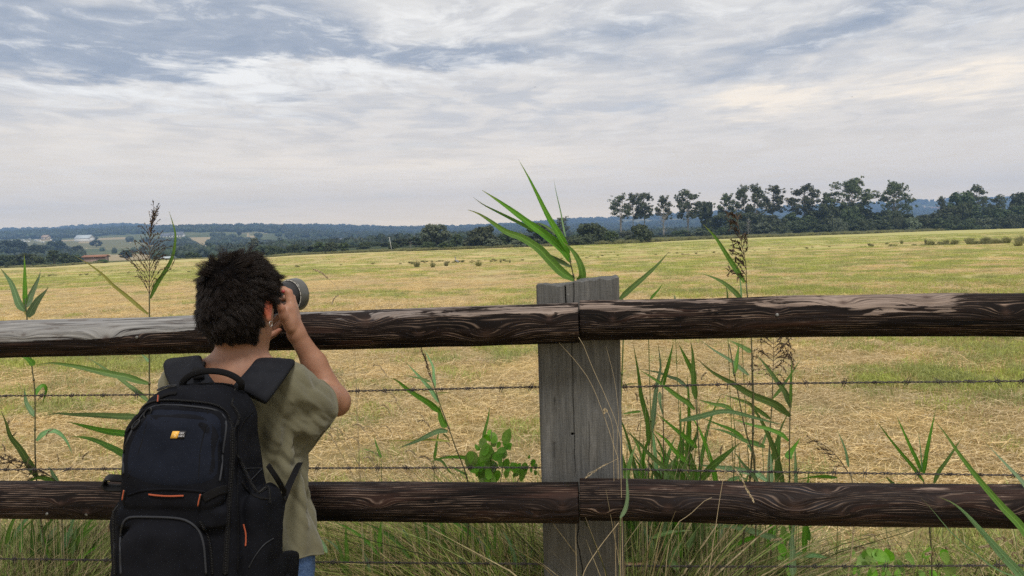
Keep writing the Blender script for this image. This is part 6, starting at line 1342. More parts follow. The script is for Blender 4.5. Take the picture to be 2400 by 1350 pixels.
def relax(V_, F_, it=2, lam=.5):
    e = np.concatenate([F_[:, [0, 1]], F_[:, [1, 2]], F_[:, [2, 3]], F_[:, [3, 0]]]); cnt = np.bincount(e[:, 0], minlength=len(V_)) + np.bincount(e[:, 1], minlength=len(V_))
    for _ in range(it):
        s_ = np.zeros_like(V_)
        for k in range(3): s_[:, k] = np.bincount(e[:, 0], V_[e[:, 1], k], minlength=len(V_)) + np.bincount(e[:, 1], V_[e[:, 0], k], minlength=len(V_))
        V_ = V_ + lam * (s_ / np.maximum(cnt, 1)[:, None] - V_)
    return V_
def drop_verts(V_, F_, bad):
    keep = ~bad[F_].any(1); F_ = F_[keep]; u = np.unique(F_); m = np.full(len(V_), -1); m[u] = np.arange(len(u)); return V_[u], m[F_]

# ------------------------------------------------ key places
rad = math.radians
HC = P(563, 694, 1.86); yw = rad(15); hf = np.array([math.sin(yw), math.cos(yw), 0]); hr = np.array([math.cos(yw), -math.sin(yw), 0]); tl = rad(10)
hf_ = hf * math.cos(tl) - np.array([0, 0, 1]) * math.sin(tl); hu_ = np.array([0, 0, 1]) * math.cos(tl) + hf * math.sin(tl); HA = np.stack([hr, hf_, hu_], 1)
H = lambda x, y, z: HC + hr * x + hf_ * y + hu_ * z
NB, NT_ = P(560, 885, 1.865), P(569, 790, 1.885)
SR, SLh = P(668, 908, 1.885), P(450, 914, 1.885)
ER, WR = P(787, 940, 2.10), P(695, 782, 2.08); EL, WL = P(505, 1010, 2.11), P(592, 838, 2.10)
feet_c = P(580, 1400, 1.88)
person = thing('person', 'dark-haired person in an olive shirt aiming a camera over the fence', 'person', (feet_c[0], feet_c[1], 0.0))
# ------------------------------------------------ body
B = Field((-1.02, 1.62, -.02), (-.32, 2.36, 1.62), .0037)
B.ell(HC, (.075, .092, .092), HA, .0); B.ell(H(0, .035, -.06), (.056, .066, .060), HA, .03); B.ell(H(0, .072, -.095), (.024, .026, .020), HA, .02)       # skull, face, chin
B.cone(H(0, .10, .005), H(0, .117, -.028), .008, .012, .012); B.ell(H(-.012, .108, -.034), (.008, .010, .007), HA, .006); B.ell(H(.012, .108, -.034), (.008, .010, .007), HA, .006)   # nose
B.ell(H(0, .098, -.058), (.024, .010, .005), HA, .006); B.ell(H(0, .096, -.068), (.020, .011, .006), HA, .005)                                                      # lips
for s in (-1, 1):
    B.ell(H(s * .033, .104, .004), (.016, .014, .011), HA, .008, cut=True); B.ell(H(s * .033, .086, .004), (.0125, .0125, .0125), HA, .003)                           # eye sockets and eyeballs
    B.cone(H(s * .015, .098, .022), H(s * .050, .086, .022), .006, .004, .01)                                                                                     # brow
    ex = .079 if s < 0 else .083
    B.ell(H(s * ex, -.004, -.026), (.007, .018, .029), HA, .006); B.ell(H(s * (ex + .007), .003, -.024), (.006, .010, .017), HA, .004, cut=True); B.ell(H(s * ex, .000, -.056), (.006, .009, .010), HA, .006)   # ears
B.cone(NT_, NB, .054, .060, .03); B.cone(H(0, -.04, -.05), NT_, .062, .056, .03)
B.cone(P(560, 872, 1.865), P(640, 895, 1.88), .046, .046, .04); B.cone(P(555, 872, 1.865), P(465, 898, 1.88), .046, .046, .04)
B.cone(P(610, 870, 1.93), P(560, 905, 1.93), .03, .03, .03)
for c, r in ((P(556, 965, 1.89), (.150, .092, .13)), (P(560, 1080, 1.89), (.138, .092, .15)), (P(572, 1230, 1.885), (.130, .092, .15)), (P(582, 1350, 1.885), (.138, .095, .12))): B.ell(c, np.array(r) * [.95, .92, 1], np.eye(3), .06)
B.chain([SR, (SR + ER) / 2 + (0, 0, -.005), ER], [.050, .045, .037], .02); B.chain([ER, P(737, 852, 2.105), WR], [.036, .0315, .0235], .02); B.ell(P(792, 948, 2.10), (.026, .026, .026), np.eye(3), .02)
B.chain([SLh, (SLh + EL) / 2, EL], [.050, .044, .037], .02); B.chain([EL, (EL * .5 + WL * .5), WL], [.036, .031, .0235], .02)
# right hand round the camera grip
B.cone(WR, P(673, 727, 2.06), .0225, .0170, .012); B.cone(WR, P(687, 730, 2.09), .0220, .0150, .012); B.cone(P(679, 755, 2.06), P(682, 722, 2.075), .020, .0155, .01)
B.chain([P(681, 768, 2.055), P(665, 741, 2.035), P(659, 722, 2.025), P(650, 710, 2.015)], [.0165, .0125, .0100, .0082], .006)
B.chain([P(683, 716, 2.075), P(676.5, 686, 2.080), P(664, 678, 2.078), P(652, 682, 2.065)], [.0125, .0112, .0092, .0076], .004)
B.chain([P(689, 722, 2.095), P(684, 698, 2.112), P(669, 698, 2.118), P(655, 702, 2.105)], [.0120, .0105, .0090, .0078], .003)
B.chain([P(693, 732, 2.108), P(689, 713, 2.132), P(673, 714, 2.140), P(659, 717, 2.125)], [.0115, .0098, .0085, .0074], .003)
B.chain([P(697, 745, 2.110), P(693, 729, 2.140), P(679, 729, 2.150), P(666, 731, 2.136)], [.0110, .0085, .0075, .0066], .003)
# left hand cupped under the lens
B.cone(WL, P(612, 800, 2.115), .022, .019, .012); B.cone(WL, P(620, 812, 2.105), .022, .014, .012)
B.chain([P(612, 808, 2.10), P(627, 793, 2.10), P(642, 783, 2.10), P(655, 774, 2.10)], [.0125, .0096, .0088, .0076], .004)
B.chain([P(616, 796, 2.13), P(634, 776, 2.15), P(650, 764, 2.155), P(663, 750, 2.15)], [.0125, .0100, .0090, .0078], .003)
B.chain([P(612, 788, 2.15), P(630, 765, 2.18), P(648, 748, 2.185), P(660, 735, 2.18)], [.0120, .0100, .0090, .0078], .003)
B.chain([P(606, 784, 2.16), P(618, 758, 2.20), P(634, 738, 2.21), P(645, 722, 2.205)], [.0120, .0100, .0090, .0078], .003)
B.chain([P(604, 806, 2.10), P(594, 778, 2.12), P(597, 752, 2.135)], [.0150, .0110, .0092], .005)
# legs and feet
for s in (-1, 1):
    hip = np.array([feet_c[0] + s * .085, feet_c[1], .80]); kn_ = np.array([feet_c[0] + s * .095, feet_c[1] + .02, .44]); an = np.array([feet_c[0] + s * .10, feet_c[1] - .01, .09])
    B.chain([hip, kn_, an], [.082, .055, .036], .03); B.cone(an + (0, -.02, -.05), an + (s * .02, .14, -.06), .034, .028, .02)
Vb, Fb = B.mesh(); Vb = relax(Vb, Fb, 2, .45); Nb = vnormals(Vb, Fb)
def skin_mat(nt, b):
    pos = nt.n('ShaderNodeTexCoord').outputs['Object']; n1 = nt.noise(pos, 14, 4, .6); n2 = nt.noise(pos, 90, 3, .6)
    c = nt.mix(nt.rng(n1, .35, .68), (.315, .165, .105), (.245, .120, .076)); c = nt.mix(nt.math('MULTIPLY', nt.rng(n2, .55, .75), .25), c, (.22, .11, .07))
    red = nt.n('ShaderNodeAttribute', attribute_name='red').outputs['Fac']; c = nt.mix(red, c, (.52, .105, .065))
    link(nt, c, b.inputs['Base Color']); b.inputs['Subsurface Weight'].default_value = .12; b.inputs['Subsurface Radius'].default_value = (.012, .005, .003); b.inputs['Subsurface Scale'].default_value = 1
    bump(nt, b, nt.math('ADD', n2, nt.math('MULTIPLY', nt.noise(pos, 400, 2, .5), .5)), .22, .0012)
m_skin = mat('skin', skin_mat, rough=.52, spec=.35)
ear = H(.084, -.004, -.028); red = np.exp(-(np.linalg.norm(Vb - ear, axis=1) / .030) ** 4)
for q in (P(676, 686, 2.08), P(655, 774, 2.1), P(659, 722, 2.025)): red = np.maximum(red, .22 * np.exp(-(np.linalg.norm(Vb - q, axis=1) / .014) ** 2))
body = obj('body', Vb, Fb, m_skin, person, True, {'red': red * .75}); tag(body, 'bare neck, ears, arms and hands')
m_gold = mat('silver_ring', color=(.45, .43, .40), rough=.35, metal=.9)
er = H(.085, .002, -.066); th = np.linspace(0, 2 * math.pi, 22); V_, F_ = tube([er + hf * math.cos(t) * .0065 + np.array([0, 0, 1]) * (math.sin(t) * .0065 - .003) + hr * .003 for t in th], .0011, 6, cap=False, ref=tuple(hr)); obj('earring', V_, F_, m_gold, body)

# ------------------------------------------------ hair
m_hair = mat('black_hair', lambda nt, b: link(nt, nt.mix(nt.n('ShaderNodeAttribute', attribute_name='tip').outputs['Fac'], (.0045, .004, .0042), (.022, .0145, .0115)), b.inputs['Base Color']), rough=.42, spec=.22)
hb_ = m_hair.node_tree; hnt = NT(hb_); tipf = hnt.n('ShaderNodeAttribute', attribute_name='tip').outputs['Fac']; link(hnt, hnt.rng(tipf, 0, .02, 1.0, .42), hb_.nodes['Principled BSDF'].inputs['Roughness']); link(hnt, hnt.rng(tipf, 0, .02, 0.0, .22), hb_.nodes['Principled BSDF'].inputs['Specular IOR Level'])
rng = np.random.default_rng(21); loc = (Vb - HC) @ HA
hl = lambda p: (p - HC) @ HA
def hairy(l):
    """scalp region in head coordinates: crown, sides above the ears, back down to the nape"""
    face = (l[:, 1] > .030) & (l[:, 2] < .045 - (l[:, 1] - .03) * .2); low = l[:, 2] < np.where(l[:, 1] < -.005, -.112, -.030); side = (np.abs(l[:, 0]) > .055) & (l[:, 2] < -.012) & (l[:, 1] > -.022)
    return ~(face | low | side) & (l[:, 2] > -.125)
R_h = np.linalg.norm(loc, axis=1); cand = np.where(hairy(loc) & (R_h < .135))[0]
# dark under-layer following the scalp
capk = hairy(loc) & (R_h < .13); Fm = capk[Fb].all(1); fc = Fb[Fm]; u = np.unique(fc); mp = np.full(len(Vb), -1); mp[u] = np.arange(len(u))
off = .006 + .009 * sst(-.06, .05, loc[u, 2])
edge_n = np.bincount(fc.ravel(), minlength=len(Vb))[u]; off = np.where(edge_n < 4, .001, off)
mbh = MB(); mbh.add(Vb[u] + Nb[u] * off[:, None], mp[fc], tip=np.full(len(u), .0))
swirl = H(-.012, -.072, .062)
def strands(n, Lfn, stiff, wdt, seed, clump=0.55, segs=5):
    rng = np.random.default_rng(seed); i = rng.choice(cand, n); root = Vb[i] + rng.normal(0, .0012, (n, 3)); nn = Nb[i]; l = loc[i]
    away = root - swirl; away = nrm(away - nn * (away * nn).sum(1)[:, None])
    nearc = np.linalg.norm(root - swirl, axis=1) < .028; away[nearc] = nrm(away[nearc] + rng.normal(0, 1.2, (int(nearc.sum()), 3)))
    # combed away from the crown, with a sideways sweep
    sw = np.cross(nn, away); fl = nrm(away * 1.0 + sw * .45 + .35 * np.stack([vnoise(l * 30 + 5, 1), vnoise(l * 30 + 9, 2), vnoise(l * 30 + 2, 3)], 1))
    L = Lfn(l) * rng.uniform(.55, 1.15, n); nc = 300; ci = rng.choice(n, nc, replace=False); cr = root[ci]
    # each strand leans to the tip of its nearest clump
    own_ = np.empty(n, int)
    for a in range(0, n, 2000): own_[a:a + 2000] = ((root[a:a + 2000, None] - cr[None]) ** 2).sum(2).argmin(1)
    up = np.array([0, 0, 1.0]); lift = stiff * (.75 + .5 * sst(-.02, .08, l[:, 2]))[:, None]
    d0 = nrm(nn * lift + fl * .9 + rng.normal(0, .10, (n, 3))); d1 = nrm(nn * lift * .38 + fl * 1.0 - up * .35 + rng.normal(0, .16, (n, 3)))
    s = np.linspace(0, 1, segs + 1)[None, :, None]; pts = root[:, None] + L[:, None, None] * (d0[:, None] * s * (1 - .35 * s) + d1[:, None] * .55 * s ** 2)
    tipc = pts[ci, -1]; pull = clump * s ** 1.5; pts = pts * (1 - pull) + (tipc[own_][:, None] + (pts - pts[:, -1:]) * .6 + rng.normal(0, .003, (n, 1, 3))) * pull
    side = nrm(np.cross(pts[:, -1] - pts[:, 0], nrm(rng.normal(0, 1, (n, 3)))))[:, None]; t_ = pts[:, -1] - pts[:, 0]; s2 = nrm(np.cross(t_, side[:, 0]))[:, None]
    w_ = (wdt * rng.uniform(.6, 1.3, n))[:, None, None] * (1 - .92 * s ** 1.6)
    V_ = np.stack([pts + side * w_, pts - side * w_ * .5 + s2 * w_ * .8, pts - side * w_ * .5 - s2 * w_ * .8], 2).reshape(-1, 3)
    b_ = (np.arange(n)[:, None, None] * (segs + 1) + np.arange(segs)[None, :, None]) * 3; k = np.arange(3)[None, None]; k2 = (k + 1) % 3
    F_ = np.stack([b_ + k, b_ + k2, b_ + 3 + k2, b_ + 3 + k], -1).reshape(-1, 4)
    return V_, F_, np.repeat(np.tile(np.linspace(0, 1, segs + 1) ** 1.5, n), 3)
Lh = lambda l: .86 * (.034 + .014 * sst(-.02, .07, l[:, 2]) - .016 * sst(-.05, -.10, l[:, 2]) - .003 * (l[:, 0] < -.03))
for (n, st, wd, sd, cl_) in ((26000, .72, .00060, 1, .86), (5000, 1.0, .00045, 2, .6), (14000, .40, .0006, 3, .85), (9000, 1.25, .00055, 5, .93), (1500, 1.35, .00035, 6, .3)):
    V_, F_, tp = strands(n, Lh, st, wd, sd, cl_); mbh.add(V_, F_, tip=tp)
hair = mbh.build('hair', m_hair, person, False); tag(hair, 'short black spiky hair')

# ------------------------------------------------ shirt
Sf = Field((-1.0, 1.62, .66), (-.34, 2.2, 1.40), .0042)
zr = lambda px, py, d: float(P(px, py, d)[2])
kz = np.array([zr(560, 1420, 1.87), zr(560, 1320, 1.87), zr(560, 1230, 1.87), zr(560, 1150, 1.87), zr(560, 1080, 1.87), zr(560, 1000, 1.87), zr(560, 930, 1.87), zr(560, 880, 1.87)])[::1]
kcx = np.array([float(P(q, y, 1.88)[0]) for q, y in ((590, 1420), (588, 1320), (578, 1230), (566, 1150), (560, 1080), (558, 1000), (556, 930), (556, 880))])
krx = np.array([.196, .186, .168, .157, .152, .165, .175, .13]); kry = np.array([.140, .137, .127, .118, .118, .122, .112, .085]); kcy = np.array([float(P(570, y, 1.885)[1]) for y in (1420, 1320, 1230, 1150, 1080, 1000, 930, 880)]) + np.array([0, 0, 0, .005, .01, .01, .01, .01])
def torso(x, y, z):
    cx = np.interp(z, kz, kcx); rx = np.interp(z, kz, krx); ry = np.interp(z, kz, kry); cy = np.interp(z, kz, kcy); th_ = np.arctan2(y - cy, x - cx)
    fold = .007 * np.sin(th_ * 9 + z * 14) * np.interp(z, [kz[0], kz[3], kz[5]], [1.3, 1.0, .2]) + .004 * np.sin(th_ * 17 - z * 30)
    k0 = (np.abs((x - cx) / rx) ** 2.3 + np.abs((y - cy) / ry) ** 2.3) ** (1 / 2.3); return np.maximum((k0 - 1) * np.minimum(rx, ry) + fold, z - kz[-1])
Sf.put(torso, (-.94, 1.64, .66), (-.38, 2.06, kz[-1]))
Sf.cone(P(560, 885, 1.875), P(668, 902, 1.885), .052, .058, .04); Sf.cone(P(556, 885, 1.875), P(452, 908, 1.885), .052, .058, .04)
cuffR = P(733, 962, 1.975); adr = nrm(ER - SR)
Sf.cone(P(664, 922, 1.885), P(712, 950, 1.95), .068, .078, .045); Sf.cone(P(712, 950, 1.95), cuffR + adr * .05, .078, .080, .03); Sf.cone(P(690, 985, 1.92), P(728, 1000, 2.0), .05, .052, .04)
cuffL = (SLh + EL) / 2; adl = nrm(EL - SLh); Sf.cone(SLh, cuffL + adl * .05, .068, .070, .045)
Sf.cone(P(560, 900, 1.872), P(572, 780, 1.89), .070, .085, .012, cut=True)
Vs, Fs_ = Sf.mesh(); Vs = relax(Vs, Fs_, 3, .5); Ns = vnormals(Vs, Fs_)
# creases hanging from the shoulder and pulled towards the strap
arm_t = ((Vs - SR) @ adr); q = Vs.copy(); dg = nrm(np.array([.55, .1, -.8])); c1 = q @ dg; c2 = q @ nrm(np.cross(dg, [0, 1, 0])); c3 = q[:, 1]
fo = fbm(np.stack([c1 * 5, c2 * 34, c3 * 12], 1), 3, 8) * .0062 + fbm(np.stack([q[:, 0] * 22, q[:, 1] * 22, q[:, 2] * 6], 1), 2, 5) * .0030
fo = fo - .006 * np.maximum(0, 1 - 3.2 * np.abs(vnoise(np.stack([c1 * 3.2, c2 * 16, c3 * 5], 1), 44))) ** 2
nearpit = np.exp(-(np.linalg.norm(Vs - P(700, 1010, 1.92), axis=1) / .09) ** 2); fo = fo * (1 + 1.4 * nearpit)
Vs = Vs + Ns * fo[:, None]
sleeveR = (Vs[:, 0] > P(690, 950, 1.9)[0]) & (Vs[:, 2] > zr(700, 1075, 1.95)); cut_ = sleeveR & (((Vs - cuffR) @ adr) > .002 + .004 * np.sin(np.arctan2(Vs[:, 2] - cuffR[2], Vs[:, 0] - cuffR[0]) * 3))
cut_ |= (Vs[:, 0] < P(520, 950, 1.9)[0]) & (((Vs - cuffL) @ adl) > .0) & (Vs[:, 1] > 1.98) & (Vs[:, 2] > 1.0)
hemz = zr(762, 1292, 1.87); cut_ |= Vs[:, 2] < hemz + .012 * np.sin((Vs[:, 0] + Vs[:, 1]) * 17)
# neck opening: remove the dish carved round the neck
ax_n = nrm(P(572, 780, 1.89) - P(560, 900, 1.872)); dn = Vs - P(560, 900, 1.872); tn = dn @ ax_n; rn = np.linalg.norm(dn - tn[:, None] * ax_n, axis=1); cut_ |= (rn < .0715 + .09 * np.maximum(tn, 0)) & (tn > -.09) & (Vs[:, 2] > kz[-1] - .055)
Vs, Fs_ = drop_verts(Vs, Fs_, cut_); Ns = vnormals(Vs, Fs_)
def shirt_mat(nt, b):
    pos = nt.n('ShaderNodeTexCoord').outputs['Object']; n1 = nt.noise(pos, 22, 4, .6); n2 = nt.noise(pos, 700, 2, .6); n3 = nt.noise(nt.vmath('MULTIPLY', pos, (70, 70, 14)), 1, 3, .6)
    c = nt.mix(nt.rng(n1, .3, .7), (.100, .094, .060), (.126, .119, .078)); c = nt.mix(nt.math('MULTIPLY', nt.rng(n2, .5, .7), .3), c, (.22, .20, .14)); link(nt, c, b.inputs['Base Color'])
    b.inputs['Sheen Weight'].default_value = .15; bump(nt, b, nt.math('ADD', nt.math('MULTIPLY', n2, .3), nt.math('ADD', n3, nt.math('MULTIPLY', n1, 1.2))), .35, .004)
m_shirt = mat('olive_cotton', shirt_mat, rough=.9, spec=.12)
n_ = len(Vs); inner = Vs - Ns * .0018
shirt = obj('shirt', np.vstack([Vs, inner]), np.vstack([Fs_, Fs_[:, ::-1] + n_]), m_shirt, person, True); tag(shirt, 'loose olive short-sleeved shirt')
# hem bands: cuff, hem and neck ribbing follow the open edges
def edge_loops(F_):
    e = np.concatenate([F_[:, [0, 1]], F_[:, [1, 2]], F_[:, [2, 3]], F_[:, [3, 0]]]); key = np.sort(e, 1); u_, inv, c_ = np.unique(key, axis=0, return_inverse=True, return_counts=True); b_ = u_[c_ == 1]
    adj = {}
    for a, b in b_: adj.setdefault(a, []).append(b); adj.setdefault(b, []).append(a)
    seen = set(); out = []
    for s0 in adj:
        if s0 in seen: continue
        lp = [s0]; seen.add(s0); cur = s0
        while True:
            nx = [x for x in adj[cur] if x not in seen]
            if not nx: break
            cur = nx[0]; seen.add(cur); lp.append(cur)
        if len(lp) > 60: out.append(lp)
    return out
for lp in edge_loops(Fs_):
    pp = Vs[lp]; 
    for _ in range(8): pp = (np.roll(pp, 1, 0) + pp * 2 + np.roll(pp, -1, 0)) / 4
    pp = pp[::4]; pp = np.vstack([pp, pp[:1]]); V_, F_ = tube(pp, .0022, 6, cap=False, ref=(.1, .9, .3)); obj('hem', V_, F_, m_shirt, shirt, True)

# ------------------------------------------------ jeans and shoes
J = Field((-1.0, 1.62, -.02), (-.34, 2.2, .96), .006)
J.ell((feet_c[0] + .010, feet_c[1], .84), (.158, .108, .15), np.eye(3), 0)
for s in (-1, 1):
    hip = np.array([feet_c[0] + s * .085, feet_c[1], .80]); kn_ = np.array([feet_c[0] + s * .095, feet_c[1] + .02, .44]); an = np.array([feet_c[0] + s * .10, feet_c[1] - .01, .10]); J.chain([hip, kn_, an], [.080, .068, .060], .04)
Vj, Fj = J.mesh(); Vj = relax(Vj, Fj, 2); Nj = vnormals(Vj, Fj); Vj = Vj + Nj * (fbm(Vj * [14, 14, 30], 2, 4) * .005)[:, None]; Vj, Fj = drop_verts(Vj, Fj, (Vj[:, 2] < .09) | (Vj[:, 2] > .935))
m_denim = mat('blue_denim', lambda nt, b: (link(nt, nt.mix(nt.rng(nt.noise(nt.n('ShaderNodeTexCoord').outputs['Object'], 300, 3), .4, .65), (.035, .075, .19), (.10, .17, .34)), b.inputs['Base Color'])), rough=.9)
obj('jeans', Vj, Fj, m_denim, person, True)
m_shoe = mat('dark_shoe', color=(.03, .03, .035), rough=.6)
for s in (-1, 1):
    K = Field((feet_c[0] + s * .11 - .08, feet_c[1] - .14, -.02), (feet_c[0] + s * .11 + .09, feet_c[1] + .22, .14), .005); an = np.array([feet_c[0] + s * .10, feet_c[1] - .01, .09]); K.cone(an + (0, -.03, -.045), an + (s * .02, .15, -.052), .044, .036, .02); K.cone(an + (0, -.01, -.02), an + (0, 0, .02), .045, .046, .03)
    Vk, Fk = K.mesh(); Vk[:, 2] = np.maximum(Vk[:, 2], .0); obj('shoe', Vk, Fk, m_shoe, person, True)

# =================================================================== BACKPACK
ba = rad(5); lean = rad(4)
bR_ = np.array([math.cos(ba), -math.sin(ba), 0]); n0 = np.array([-math.sin(ba), -math.cos(ba), 0]); bU = np.array([0, 0, 1]) * math.cos(lean) - n0 * math.sin(lean); bN = np.cross(bR_, bU)      # right, up, outwards
if bN @ n0 < 0: bN = -bN
C0 = P(400, 1150, 1.495); BA = np.stack([bR_, bU, bN], 1)
pack = thing('backpack', 'black camera backpack with orange trims worn by the person', 'backpack', C0 + bU * -.36)
def fabric(nt, b, c0=(.0044, .0048, .0070), c1=(.0082, .0088, .0122)):
    pos = nt.n('ShaderNodeTexCoord').outputs['Object']; n1 = nt.noise(pos, 16, 4, .6); x, y, z = nt.sep(pos)
    wv = nt.math('MULTIPLY', nt.math('SINE', nt.math('MULTIPLY', nt.math('ADD', x, y), 3600.0)), nt.math('SINE', nt.math('MULTIPLY', z, 3600.0)))
    link(nt, nt.mix(nt.rng(n1, .3, .7), c0, c1), b.inputs['Base Color']); bump(nt, b, nt.math('ADD', nt.math('MULTIPLY', wv, .12), nt.math('ADD', nt.math('MULTIPLY', n1, 1.3), nt.noise(pos, 45, 3, .55))), .35, .004)
m_fab = mat('black_nylon', fabric, rough=.85, spec=.07); m_fab2 = mat('blue_black_nylon', lambda nt, b: fabric(nt, b, (.0060, .0080, .0150), (.0100, .0125, .0215)), rough=.8, spec=.09); m_foam = mat('strap_nylon', lambda nt, b: fabric(nt, b, (.0085, .0092, .0125), (.015, .016, .020)), rough=.85, spec=.08)
m_web = mat('black_webbing', lambda nt, b: (bump(nt, b, nt.math('SINE', nt.math('MULTIPLY', nt.sep(nt.n('ShaderNodeTexCoord').outputs['Object'])[2], 2400.0)), .3, .001)), color=(.008, .008, .009), rough=.85, spec=.08); m_pipe = mat('grey_piping', color=(.026, .028, .034), rough=.6, spec=.15); m_or = mat('orange_trim', color=(.33, .075, .035), rough=.6); m_plas = mat('black_plastic', color=(.008, .008, .009), rough=.45, spec=.25)
def slab(fld, u0, u1, v0, v1, w0, w1, r, re, k, taper=None, wt=None):
    cu, cv_, hu, hv = (u0 + u1) / 2, (v0 + v1) / 2, (u1 - u0) / 2, (v1 - v0) / 2
    def fn(x, y, z):
        d = np.stack([x - C0[0], y - C0[1], z - C0[2]], -1) @ BA; u, v, w_ = d[..., 0], d[..., 1], d[..., 2]
        hu2 = hu if taper is None else hu - taper * sst(v0, v1, v); w1_ = w1 if wt is None else w1 - wt * sst(v0 + .3 * (v1 - v0), v1, v) ** 1.3
        wc, hw = (w0 + w1_) / 2, (w1_ - w0) / 2; rr = np.where(v > cv_, r, min(r, .03))
        qx = np.abs(u - cu) - hu2 + rr; qy = np.abs(v - cv_) - hv + rr; d2 = np.sqrt(np.maximum(qx, 0) ** 2 + np.maximum(qy, 0) ** 2) + np.minimum(np.maximum(qx, qy), 0) - rr
        dw = np.abs(w_ - wc) - hw; a, b = d2 + re, dw + re; return np.sqrt(np.maximum(a, 0) ** 2 + np.maximum(b, 0) ** 2) + np.minimum(np.maximum(a, b), 0) - re
    corners = np.array([C0 + bR_ * a + bU * b + bN * c for a in (u0, u1) for b in (v0, v1) for c in (w0, w1)]); fld.put(fn, corners.min(0), corners.max(0), k)
K = Field(C0 + [-.25, -.14, -.46], C0 + [.25, .30, .28], .0036)
slab(K, -.174, .144, -.40, .195, -.215, -.030, .085, .035, 0, taper=.044, wt=.045)       # main compartment
slab(K, -.144, .128, -.39, .168, -.06, -.008, .075, .022, .008, taper=.016, wt=.035)     # front shell between the zips
slab(K, -.108, .104, -.040, .150, -.03, .008, .055, .016, .006, taper=.012, wt=.020)      # upper pocket
slab(K, -.112, .082, -.40, -.066, -.03, .034, .050, .028, .010, taper=.010, wt=.010)      # lower pocket
slab(K, -.116, .112, -.075, -.036, -.03, .003, .012, .010, .010)                          # band between
slab(K, .112, .166, -.36, -.02, -.175, -.055, .04, .026, .012, taper=.0)                 # side pocket, right
slab(K, -.178, -.14, -.40, -.03, -.175, -.055, .06, .03, .03)                            # side pocket, left
slab(K, .10, .172, -.42, -.235, -.21, -.10, .03, .02, .015)                               # hip belt wing, right
Vk, Fk = K.mesh(); Vk = relax(Vk, Fk, 2, .4); Nk = vnormals(Vk, Fk); lk = (Vk - C0) @ BA
sag = fbm(lk * [9, 14, 9], 3, 6) * .0032 + fbm(np.stack([lk[:, 0] * 30 + lk[:, 1] * 18, lk[:, 1] * 10, lk[:, 2] * 20], 1), 2, 9) * .0016; Vk = Vk + Nk * sag[:, None]
shell = obj('main_compartment', Vk, Fk, m_fab, pack, True)
bvh = BVHTree.FromPolygons([Vector(v) for v in Vk], [tuple(int(i) for i in f) for f in Fk])
def on(px, py, lift=.001):
    """the place on the pack that is seen at this pixel, lifted off its cloth"""
    r = nrm(ray(px, py)); h_ = bvh.ray_cast(Vector(CAM), Vector(r), 3.0)
    if h_[0] is None:
        h_ = bvh.find_nearest(Vector(P(px, py, 1.56)))
    n = np.array(h_[1]); n = n if n @ r < 0 else -n; return np.array(h_[0]) + n * lift, n
def onpath(pts, n=40, lift=.001):
    pp = smooth_path([(a, b, 0) for a, b in pts], n); q = [on(a[0], a[1], lift) for a in pp]; L = np.array([x[0] for x in q]); N2 = np.array([x[1] for x in q])
    for _ in range(3): L[1:-1] = (L[:-2] + 2 * L[1:-1] + L[2:]) / 4; N2[1:-1] = (N2[:-2] + 2 * N2[1:-1] + N2[2:]) / 4
    return L, nrm(N2)
def band(name, pts, wpx, thick, m, parent=pack, lift=.001, n=40):
    L, N2 = onpath(pts, n, lift); t = nrm(np.gradient(L, axis=0)); wd = np.cross(N2, t); V_, F_ = strap(L, wd, wpx / F_PX * 1.5, thick); return obj(name, V_, F_, m, parent, True)
def cord(name, pts, r, m, parent=pack, lift=.001, n=50):
    L, N2 = onpath(pts, n, lift); V_, F_ = tube(L, r, 7, ref=(.1, .2, .97)); return obj(name, V_, F_, m, parent, True)
# upper pocket panel in blue-black, outlined by grey piping
cord('piping', [(290, 1110), (291, 1060), (307, 1016), (325, 985), (345, 962), (372, 950), (420, 951), (474, 956), (505, 962), (522, 972), (530, 991), (529, 1015), (524, 1050), (518, 1101), (514, 1128)], .0022, m_pipe, n=90)
cord('piping', [(285, 1345), (283, 1280), (286, 1235), (296, 1216), (320, 1211), (413, 1214), (445, 1224), (463, 1240), (476, 1275), (482, 1345)], .0024, m_pipe, n=80)
band('seam', [(352, 952), (340, 1010), (322, 1070), (300, 1120)], 2.2, .0012, m_web); band('seam', [(488, 962), (480, 1010), (470, 1060), (466, 1125)], 2.2, .0012, m_web)
def panel(name, outline, m, lift=.0014, res=26):
    """cloth panel laid on the pack inside a pixel outline (convex)"""
    o_ = smooth_path([(a, b, 0) for a, b in outline + outline[:1]], 64)[:-1, :2]; c = o_.mean(0); V_ = [on(*c, lift)[0]]; rings = [.25, .5, .75, .93, 1.0]
    for r_ in rings:
        for p in o_: q = c + (p - c) * r_; V_.append(on(q[0], q[1], lift if r_ < 1 else -.0015)[0])
    k = len(o_); F3 = [[0, 1 + (i + 1) % k, 1 + i] for i in range(k)]; F4 = []
    for j in range(len(rings) - 1):
        for i in range(k): a = 1 + j * k; F4.append([a + i, a + (i + 1) % k, a + k + (i + 1) % k, a + k + i])
    return obj(name, np.array(V_), [np.array(F4)[:, ::-1], np.array(F3)[:, ::-1]], m, pack, True)
panel('upper_pocket', [(296, 1115), (297, 1062), (315, 1014), (350, 966), (376, 956), (474, 962), (508, 970), (523, 992), (516, 1050), (508, 1120), (440, 1140), (360, 1138)], m_fab2)
